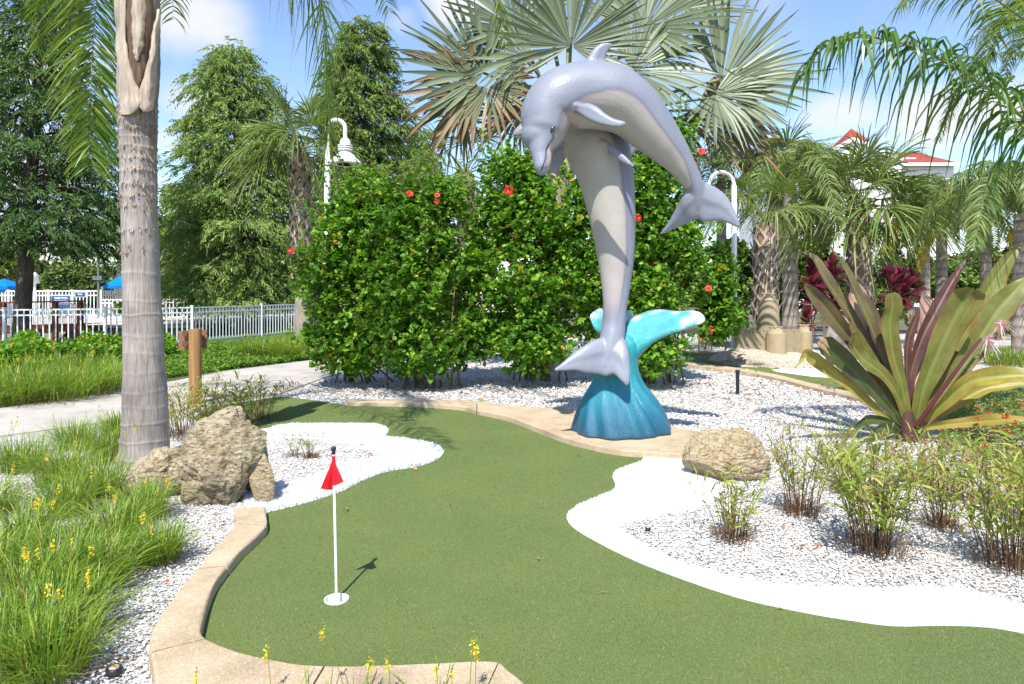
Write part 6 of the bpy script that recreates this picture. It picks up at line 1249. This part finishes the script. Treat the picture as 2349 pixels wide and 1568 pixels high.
# low black path lights
def bollard(u, v_, h, label, r=.018):
    b = G(u, v_); t_ = thing('path_light', label, 'path light', b, 'black path light stubs'); mb = MB(); mb.tube([b - (0, 0, .03), b + (0, 0, h)], r, 14); mb.build('post', M['black'], t_)
    mb = MB(); lathe(mb, b + (0, 0, h), [(r * 1.0, -.004), (r * 1.35, .0), (r * 1.4, .012), (r * 1.1, .024), (r * .8, .026)], 16); mb.build('cap', M['black'], t_)
bollard(1692, 906, .34, 'black stub light standing in the gravel right of the dolphins', .026)
bollard(405, 812, .22, 'black stub light beside the wooden sign post', .026); bollard(563, 792, .24, 'black stub light in the ground cover in front of the white fence', .028)
# small round caps in the gravel
def puck(u, v_, r, label, c1, c2):
    b = G(u, v_); t_ = thing('sprinkler_cap', label, 'sprinkler cap', b, 'round sprinkler caps in the gravel'); mb = MB(); lathe(mb, b, [(r * .9, -.01), (r, .004), (r, .03), (r * .93, .034), (r * .85, .033)], 24); mb.build('body', M['black'], t_)
    mb = MB(); lathe(mb, b + (0, 0, .033), [(r * .62, .0), (r * .6, .003)], 20); mb.build('ring', plain('cap_ring' + str(u), c1, .5), t_); mb = MB(); lathe(mb, b + (0, 0, .036), [(r * .42, .0), (r * .4, .002)], 20); mb.build('centre', plain('cap_centre' + str(u), c2, .5), t_)
puck(262, 1550, .030, 'black round cap with a yellow centre in the gravel at the bottom left', (.55, .38, .36), (.60, .45, .12)); puck(1486, 1221, .017, 'small black cap with a blue centre at the tip of the right gravel bed', (.6, .6, .6), (.03, .16, .35))

# wooden post with the back of a small sign
pd = 9.0; pb_ = np.array((P(448, 0, pd)[0], pd, 0.)); pt = thing('sign_post', 'round brown wooden post carrying a small scalloped board, seen from behind', 'sign', pb_)
m_w, nt, p_ = newmat('turned_wood'); f = noise_fac(nt, 1, 6, .6, stretch=(45, 45, 2.5)); nt.links.new(ramp(nt, f, [(.3, (.20, .095, .03)), (.55, (.32, .17, .06)), (.75, (.40, .23, .09))]), p_.inputs['Base Color']); p_.inputs['Roughness'].default_value = .7; bump(nt, p_, f, .4, .01); M['post'] = m_w
mb = MB(); mb.tube([(pb_[0], pd, -.05), (pb_[0], pd, P(0, 754, pd)[2])], .079, 24); mb.build('post', M['post'], pt)
bx = lambda z: 450 - 0 and None
outl = [(320, 985), (332, 980), (478, 975), (600, 972), (690, 965), (700, 990), (690, 1010), (700, 1030), (703, 1070), (690, 1110), (680, 1150), (694, 1180), (690, 1200), (640, 1208), (500, 1215), (350, 1228), (315, 1222), (330, 1190), (318, 1160), (335, 1110), (318, 1080), (332, 1040), (318, 1010)]
op = [((450 + x / 4.48) * .7832, (750 + y / 4.48) * .7832) for x, y in outl]; M['board'] = plain('board_brown', (.20, .11, .05), .6, .4, 0, .12)
v0 = [P(u, v_, 9.14) for u, v_ in op]; n_ = len(v0); mb = MB(); t2 = tessellate_polygon([[Vector(x) for x in v0]]); mb.add(v0, np.array([list(x) for x in t2])); v1 = [x + (0, .03, 0) for x in v0]; mb.add(v1, np.array([list(x)[::-1] for x in t2])); mb.add(v0 + v1, [(i, (i + 1) % n_, n_ + (i + 1) % n_, n_ + i) for i in range(n_)]); mb.build('board', M['board'], pt, smooth=False)
mb = MB()
for y in (1015, 1150): mb = MB(); c_ = P((450 + 450 / 4.48) * .7832, (750 + y / 4.48) * .7832, 9.11); mb.box(c_, (.13, .05, .07)); mb.tube([c_ - (0, .05, 0), c_], .014, 8); mb.build('bracket', plain('bracket', (.12, .05, .02), .5), pt, smooth=False)

# white fences
def fence(pl_, h, label, sp=.12, rails=(.14, .30), pick=.02, post=.065, zb=0., top_ext=.04, cap=True, group='white metal fences', rail=.035):
    b = pl_[0]; t_ = thing('fence', label, 'fence', (b[0], b[1], zb), group); pts_ = [np.array((x, y, zb)) for x, y in pl_]; picks = []
    for p in pts_:
        mb = MB(); mb.box(p + (0, 0, (h + top_ext) / 2), (post, post, h + top_ext)); mb.box(p + (0, 0, h + top_ext + .012), (post * 1.25, post * 1.25, .024)); mb.build('post', M['white_paint'], t_, smooth=False)
    mb = MB()
    for a, b_ in zip(pts_[:-1], pts_[1:]):
        for z in [h] + [h - r for r in rails[:1]] + [rails[1] * .25]: mb.beam(a + (0, 0, z), b_ + (0, 0, z), rail, rail)
    mb.build('rail', M['white_paint'], t_, smooth=False); mb = MB(); cnt = 0; allp = []
    for a, b_ in zip(pts_[:-1], pts_[1:]):
        L = np.linalg.norm(b_ - a); n = int(L / sp)
        for k in range(1, n): allp.append((a + (b_ - a) * k / n, math.atan2(b_[1] - a[1], b_[0] - a[0])))
    return t_, allp, h, pick
def pickets(args, single=True):
    t_, allp, h, pick = args
    if len(allp) <= 100 and single:
        for p, r in allp: mb = MB(); mb.box(p + (0, 0, h / 2 + .02), (pick, pick, h - .02), r); mb.build('picket', M['white_paint'], t_, smooth=False)
    else:
        mb = MB(); [mb.box(p + (0, 0, h / 2 + .02), (pick, pick, h - .02), r) for p, r in allp]; o = mb.build('picket', M['white_paint'], t_, smooth=False); o['kind'] = 'stuff'
def fp(u, d): return (P(u, 0, d)[0], d)
pickets(fence([fp(-160, 16.7), fp(10, 17.3), fp(241, 18.1), fp(441, 19.7), fp(600, 22.6), fp(735, 25.6)], 1.02, 'nearest white metal picket fence running from the left edge to the hedge', sp=.135, zb=.0, pick=.028))
pickets(fence([fp(735, 25.8), fp(820, 28.5), fp(900, 32)], 1.02, 'white fence section seen through the gap between cabbage palm and hedge', sp=.14, zb=0, pick=.028))
# pool terrace
mb = MB(); mb.add([(-40, 23.5, .28), (-10.6, 23.5, .28), (-7.5, 30, .28), (2, 50, .28), (-6, 75, .28), (-70, 75, .28), (-70, 23.5, .28)], [(0, 1, 2)]); mb = MB(); mb.poly([(-40, 24.5, .28), (-11.6, 24.5, .28), (-8.5, 30, .28), (4, 45, .28), (-2, 75, .28), (-80, 75, .28), (-80, 24.5, .28)])
tag(mb.build('pool_terrace', M['deck_stone'], smooth=False), kind='structure')
sw = thing('retaining_wall', 'tan stone retaining wall with a grey cap behind the white fence', 'wall', (-12, 24.3, -.3)); M['wall_stone'] = m_rock('wall_stone', (.30, .24, .15), (.42, .36, .25), (.52, .47, .36), (.4, .35, .28))
mb = MB()
for k in range(22):
    x = -20.5 + k * .44; mb.box((x + .2, 24.2 + .03 * math.sin(k * 3), -.02 + .0), (.42 * rng.uniform(.85, 1), .3, .50))
mb.box((-16, 24.35, -.05), (9.6, .2, .5)); mb.build('wall', M['wall_stone'], sw, smooth=False); mb = MB(); mb.box((-16.2, 24.2, .245), (9.8, .5, .09)); mb.build('capstone', M['deck_stone'], sw, smooth=False)
mb = MB(); mb.poly([(-27, 33.5, .285), (-13.5, 33.5, .285), (-13, 43, .285), (-27, 43, .285)]); tag(mb.build('pool_water', M['pool_water'], smooth=False), kind='structure')
pickets(fence([fp(-100, 31), fp(20, 31), fp(112, 31), fp(167, 31), fp(232, 31.2), fp(300, 33)], 1.22, 'tall white pool fence with gates and blue signs behind the wooden rail', sp=.14, rails=(.2, .3), pick=.035, zb=.28, post=.09, rail=.05))
pickets(fence([fp(232, 29), fp(330, 29.5), fp(430, 30.5), fp(520, 33)], .85, 'lower white fence beside the pool, right of the gate', sp=.14, rails=(.14, .3), pick=.035, zb=.28, rail=.045))
pickets(fence([fp(430, 38), fp(560, 42), fp(700, 44)], 1.2, 'far white fence seen under the light green conifer', sp=.16, pick=.05, zb=.28, rail=.05))
# signs on the gate
def sign(u0, v0_, u1, v1_, d, label, lines, kind='pool_sign'):
    a = P(u0, v0_, d); b = P(u1, v1_, d); c_ = (a + b) / 2; w_, h_ = abs(b[0] - a[0]), abs(b[2] - a[2]); t_ = thing(kind, label, 'sign', (c_[0], d, c_[2]), 'blue pool signs')
    mb = MB(); mb.box(c_, (w_ + .04, .02, h_ + .04)); mb.build('frame', M['white_paint'], t_, smooth=False); mb = MB(); mb.box(c_ - (0, .012, 0), (w_, .012, h_)); mb.build('panel', M['sign_blue'], t_, smooth=False)
    for (txt, fy, size) in lines:
        cu = bpy.data.curves.new('lettering', 'FONT'); cu.body = txt; cu.size = size * h_; cu.align_x = 'CENTER'; cu.extrude = .002; cu.offset = size * h_ * .02; tmpo = bpy.data.objects.new('tmp', cu); COL.objects.link(tmpo); cu.materials.append(M['white_paint']); bpy.context.view_layer.update()
        me_ = bpy.data.meshes.new_from_object(tmpo.evaluated_get(bpy.context.evaluated_depsgraph_get())); bpy.data.objects.remove(tmpo, do_unlink=True); ob = bpy.data.objects.new('lettering', me_); COL.objects.link(ob)
        bpy.context.view_layer.update(); wd = ob.dimensions[0]; s = min(1.0, w_ * .9 / max(wd, .01)); ob.scale = (s, s, s); ob.rotation_euler = (math.pi / 2, 0, 0); ob.location = (0, -.022, h_ * (.5 - fy)); ob.parent = t_
sign(120, 678, 161, 712, 30.7, 'blue sign headed OASIS POOL hanging on the pool gate', [('OASIS POOL', .20, .17), ('POOL GUESTS ONLY', .34, .09), ('NO GLASS IN POOL AREA', .46, .09), ('NO LIFEGUARD ON DUTY', .58, .09)])
sign(173, 670, 196, 680, 30.7, 'small blue sign on the fence right of the pool gate', [('POOL', .6, .45)])
# boardwalk with brown rail
bw = thing('boardwalk', 'red brown wooden footbridge with a handrail beyond the white fence at the left', 'footbridge', (-17, 21.5, 0))
A_, B_ = np.array((P(-140, 0, 21)[0], 21.0, 0)), np.array((P(196, 0, 22.8)[0], 22.8, 0))
mb = MB(); mb.beam(A_ + (0, 0, 1.10), B_ + (0, 0, 1.17), .16, .05); mb.build('handrail', M['deck_wood'], bw, smooth=False)
for f_ in (.02, .42, .59, .78, .96):
    p = A_ + (B_ - A_) * f_; mb = MB(); mb.box(p + (0, 0, .45), (.14, .14, 1.4)); mb.build('post', M['deck_wood'], bw, smooth=False)
mb = MB(); mb.beam(A_ + (0, 0, .24), B_ + (0, .0, .30), .1, .26); mb.build('beam', M['deck_wood'], bw, smooth=False)
mb = MB(); mb.poly([tuple(A_ + (0, .06, .33)), tuple(B_ + (0, .06, .38)), tuple(B_ + (0, 1.8, .38)), tuple(A_ + (0, 1.8, .33))]); mb.build('deck', M['deck_wood'], bw, smooth=False)
mb = MB(); n_ = 70
for k in range(n_): p = A_ + (B_ - A_) * (k + .5) / n_; mb.box(p + (0, .05, .75), (.018, .018, .72))
mb.build('baluster', M['white_paint'], bw, smooth=False)['kind'] = 'stuff'
# parasols
def parasol(u, d, vt, vb, wpx, label):
    b = np.array((P(u, 0, d)[0], d, .28)); zt_ = P(0, vt, d)[2]; zb_ = P(0, vb, d)[2]; r = wpx * d / F / 2; t_ = thing('parasol', label, 'parasol', b, 'blue parasols by the pool')
    mb = MB(); mb.tube([b, (b[0], d, zt_)], .03, 8); mb.build('pole', M['white_paint'], t_); mb = MB(); th_ = np.linspace(0, 2 * math.pi, 8, endpoint=False)
    mb.rings([[(b[0] + r * q * math.cos(a), d + r * q * math.sin(a), zz) for a in th_] for q, zz in ((1, zb_ - .12), (1.0, zb_), (.5, zb_ + (zt_ - zb_) * .6), (.02, zt_))], cap=False); mb.build('canopy', M['blue_cloth'], t_, smooth=False)
parasol(10, 33, 639, 656, 76, 'blue parasol at the left edge beyond the fence'); parasol(-22, 30, 645, 664, 56, 'second blue parasol overlapping the one at the left edge')
parasol(288, 31, 629, 655, 92, 'larger blue parasol emerging left of the big palm trunk'); parasol(300, 36, 645, 656, 60, 'smaller blue parasol under the larger one beside the big palm trunk'); parasol(648, 44, 664, 672, 34, 'blue parasol glimpsed under the light green conifer')
# light poles at the pool
def pole(u, d, vt, w_, label, mat, box=False):
    b = np.array((P(u, 0, d)[0], d, .2)); t_ = thing('lamp_pole', label, 'lamp pole', b, 'poles by the pool'); z1 = P(0, vt, d)[2]; mb = MB(); mb.tube([b, (b[0], d, z1)], w_, 10); mb.build('pole', M[mat], t_); mb = MB()
    if box: bx_ = MB(); bx_.box((b[0], d, P(0, 637, d)[2]), (.40, .22, .18)); bx_.build('control_box', M[mat], t_, smooth=False); mb.box((b[0], d - .0, z1 + .1), (.5, .3, .14))
    else: lathe(mb, (b[0], d, z1 - .1), [(.05, 0), (.18, .02), (.14, .3), (.20, .34), (.02, .5)], 12)
    mb.build('lamp_head', M[mat], t_)
pole(226, 30, 560, .05, 'dark grey pole with a box on it beyond the pool fence', 'grey_metal', True); pole(80, 30, 645, .05, 'short white lamp post beyond the dark conifer trunk', 'white_paint')
# orange roofed shelter
sh_ = thing('pool_shelter', 'small shelter with an orange tiled roof half hidden by the light green conifer', 'shelter', (P(405, 0, 48)[0], 48, .2)); c_ = P(405, 0, 48); x0, x1 = P(362, 0, 48)[0], P(480, 0, 48)[0]; ze = P(0, 640, 48)[2]; za = P(0, 602, 50)[2]
mb = MB(); mb.add([(x0, 46, ze), (x1, 46, ze), (x1, 52, ze), (x0, 52, ze), ((x0 + x1) / 2 - .6, 49, za), ((x0 + x1) / 2 + .6, 49, za)], [(0, 1, 5, 4), (2, 3, 4, 5)]); mb.add([(x0, 46, ze), (x1, 46, ze), (x1, 52, ze), (x0, 52, ze), ((x0 + x1) / 2 - .6, 49, za), ((x0 + x1) / 2 + .6, 49, za)], [(3, 0, 4), (1, 2, 5)]); mb.build('roof', M['orange_roof'], sh_, smooth=False)
for x in (x0 + .3, x1 - .3):
    for y in (46.4, 51.6): mb = MB(); mb.box((x, y, ze / 2 + .1), (.25, .25, ze - .2)); mb.build('column', M['house_wall'], sh_, smooth=False)

# ---------------------------------------------------------------- white house with red roofs
hd_ = 60.0; hs = thing('house', 'big white house with steep red roofs and a pointed turret behind the palms', 'house', (P(2060, 0, hd_)[0], hd_, -.2))
X = lambda u, d=hd_: P(u, 0, d)[0]; Z = lambda v_, d=hd_: P(0, v_, d)[2]
m_s, nt, p_ = newmat('white_siding'); t_c = nt.nodes.new('ShaderNodeTexCoord'); sx = nt.nodes.new('ShaderNodeSeparateXYZ'); nt.links.new(t_c.outputs['Object'], sx.inputs[0]); ml = N(nt, 'ShaderNodeMath', operation='MULTIPLY'); ml.inputs[1].default_value = 3.0; nt.links.new(sx.outputs['Z'], ml.inputs[0]); fr_ = N(nt, 'ShaderNodeMath', operation='FRACT'); nt.links.new(ml.outputs[0], fr_.inputs[0])
nt.links.new(ramp(nt, fr_.outputs[0], [(0, (.45, .45, .46)), (.12, (.78, .78, .76)), (1, (.80, .80, .79))]), p_.inputs['Base Color']); p_.inputs['Roughness'].default_value = .6; M['siding'] = m_s
def block(x0, x1, y0, y1, z0, z1): mb = MB(); mb.box(((x0 + x1) / 2, (y0 + y1) / 2, (z0 + z1) / 2), (x1 - x0, y1 - y0, z1 - z0)); return mb
mb = block(X(1800), X(2188), 60, 72, -.3, Z(378)); mb.build('wall', M['siding'], hs, smooth=False)
ye = Z(376); yr = P(0, 349, 66)[2]; x0, x1 = X(1790), X(2191)
mb = MB(); mb.add([(x0, 59.4, ye), (x1, 59.4, ye), (x1 + .1, 66, yr), (x0, 66, yr), (x1, 72.6, ye), (x0, 72.6, ye)], [(0, 1, 2, 3), (3, 2, 4, 5)]); mb.add([(x1, 59.4, ye), (x1 + .1, 66, yr), (x1, 72.6, ye)], [(0, 2, 1)]); mb.build('roof', M['red_roof'], hs, smooth=False)
mb = MB(); mb.box(((x0 + x1) / 2, 59.38, ye - .12), (x1 - x0, .12, .26)); mb.build('eaves', M['house_wall'], hs, smooth=False)
# cross gable
g = [(X(1862, 57), Z(376, 57)), (X(1920, 57), Z(340, 57)), (X(1953, 57), Z(322, 57)), (X(1985, 57), Z(334, 57)), (X(2020, 57), Z(352, 57)), (X(2068, 57), Z(368, 57))]
mb = MB(); n_ = len(g); F_ = [(x, 57, z) for x, z in g] + [(g[-1][0], 57, -.3), (g[0][0], 57, -.3)]; t2 = tessellate_polygon([[Vector(x) for x in F_]]); mb.add(F_, np.array([list(x) for x in t2])); Bk = [(x, 60.5, z) for x, y, z in F_]; mb.add(F_ + Bk, [(i, i + 1, len(F_) + i + 1, len(F_) + i) for i in range(len(F_) - 1)]); mb.build('gable', M['siding'], hs, smooth=False)
mb = MB()
for a, b in zip(g[:-1], g[1:]): mb.beam((a[0], 56.85, a[1] + .08), (b[0], 56.85, b[1] + .08), .3, .28)
mb.build('trim', M['house_wall'], hs, smooth=False)
mb = MB()
for a, b in zip(g[:-1], g[1:]): mb.add([(a[0], 57.05, a[1] + .24), (b[0], 57.05, b[1] + .24), (b[0], 66, b[1] + .24), (a[0], 66, a[1] + .24)], [(0, 1, 2, 3)])
mb.build('roof', M['red_roof'], hs, smooth=False)
ap = np.array((X(1953, 59), 59, Z(294, 59))); zb_ = Z(328, 59); r = (X(1978, 59) - X(1928, 59)) / 2 * 1.15; mb = MB(); q4 = [(ap[0] - r, 59 - r, zb_), (ap[0] + r, 59 - r, zb_), (ap[0] + r, 59 + r, zb_), (ap[0] - r, 59 + r, zb_)]; mb.add(q4 + [tuple(ap)], [(0, 1, 4), (1, 2, 4), (2, 3, 4), (3, 0, 4)]); mb.build('turret_roof', M['red_roof'], hs, smooth=False)
mb = block(ap[0] - r * .8, ap[0] + r * .8, 59 - r * .8, 59 + r * .8, zb_ - 3, zb_ - .02); mb.build('turret', M['house_wall'], hs, smooth=False)
mb = MB(); mb.box((X(2115, 60), 61.7, P(0, 364, 61.7)[2] + .05), (.9, .1, .12)); mb.build('skylight', M['house_wall'], hs, smooth=False)
for u in (2110, 2150):
    for v_ in (420, 480): mb = MB(); mb.box((X(u), 59.96, Z(v_)), (.9, .1, 1.5)); w_ = mb.build('window', M['house_wall'], hs, smooth=False); ORIG[w_.name] = ORIG[hs.name]; mb = MB(); mb.box((X(u), 59.9, Z(v_)), (.7, .06, 1.3)); mb.build('pane', M['grey_metal'], w_, smooth=False)

# ---------------------------------------------------------------- sand castle
sct = thing('sand_castle', 'sand coloured castle model with round towers on a pale sandy mound', 'sand castle', (P(1762, 0, 14.2)[0], 14.2, 0)); cd = 14.2; kx = cd / F
C_ = lambda x, y=0, d=cd: P(1566 + x * .1997, 665.6 + y * .1997, d)
def ctower(x0, x1, ytop, ycren, ybot, d, taper=.92, name='tower'):
    cx = C_((x0 + x1) / 2, 0, d)[0]; r = (x1 - x0) * .1997 * d / F / 2; z0 = max(.05, C_(0, ybot, d)[2]); z1 = C_(0, ycren, d)[2]; z2 = C_(0, ytop, d)[2]; mb = MB(); lathe(mb, (cx, d, 0), [(r * 1.04, z0 - .25), (r, z0), (r * (taper + 1) / 2, (z0 + z1) / 2), (r * taper, z1), (r * taper * .99, z1 + .012), (r * taper * .70, z1 + .015), (r * taper * .62, z2)], 28)
    th_ = np.linspace(0, 2 * math.pi, 6, endpoint=False)
    for a in th_: mb.box((cx + r * taper * .5 * math.cos(a), d + r * taper * .5 * math.sin(a), z2 + .012), (r * .3, r * .22, .035), a)
    mb.build(name, M['sand'], sct)
ctower(858, 1115, 45, 120, 480, 14.6, .84); ctower(598, 760, 398, 458, 640, 14.2, .95); ctower(955, 1190, 428, 495, 740, 13.75, .95); ctower(1305, 1485, 408, 478, 670, 14.3, .95)
def cwall(x0, x1, ya, yb, d0, d1):
    a = C_(x0, ya, d0); b = C_(x1, ya, d1); z0 = .1; mb = MB(); a[2] = b[2] = (a[2] + z0) / 2; h = (C_(0, ya, d0)[2] - z0); mb.beam((a[0], d0, z0 + h / 2), (b[0], d1, z0 + h / 2), .16, h); n = 7
    for k in range(n): p = np.array((a[0], d0, z0 + h + .02)) + (np.array((b[0], d1, z0 + h + .02)) - (a[0], d0, z0 + h + .02)) * (k + .5) / n; mb.box(p, (.05, .15, .04), math.atan2(d1 - d0, b[0] - a[0]))
    m_ = (np.array((a[0], d0, 0)) + (b[0], d1, 0)) / 2; mb.tube([(m_[0] + .05 * math.cos(t), m_[1] - .085, z0 + h * .35 + .09 * math.sin(t)) for t in np.linspace(0, math.pi, 9)], .008, 5); mb.build('wall', M['sand'], sct, smooth=False)
cwall(690, 980, 482, 690, 14.15, 13.9); cwall(1160, 1320, 482, 690, 13.9, 14.2); cwall(680, 900, 470, 600, 14.3, 14.9); cwall(1100, 1400, 470, 600, 14.9, 14.5)
md_ = make_rock('mound', (P(1765, 0, 14.1)[0], 14.15, .02), (1.14, .98, .36), M['sand_base'], 31, amp=.13, sub=5); md_.parent = sct; md_.location = md_.location - sct.location
# small red flag of the neighbouring hole
f2 = thing('golf_flag', 'tiny distant red flag seen between the crinum lily leaves', 'flag', G(2006, 868)); b = G(2006, 868); tp = P(1999, 806, b[1]); mb = MB(); mb.tube([b, tp], .010, 6); mb.build('pole', M['white_plastic'], f2)
mb = MB(); mb.add([tp, tp + (-.03, -.02, -.16), tp + (.0, 0, -.17), tp + (.07, -.03, -.13)], [(0, 1, 2), (0, 2, 3)]); mb.build('cloth', M['red_cloth'], f2)
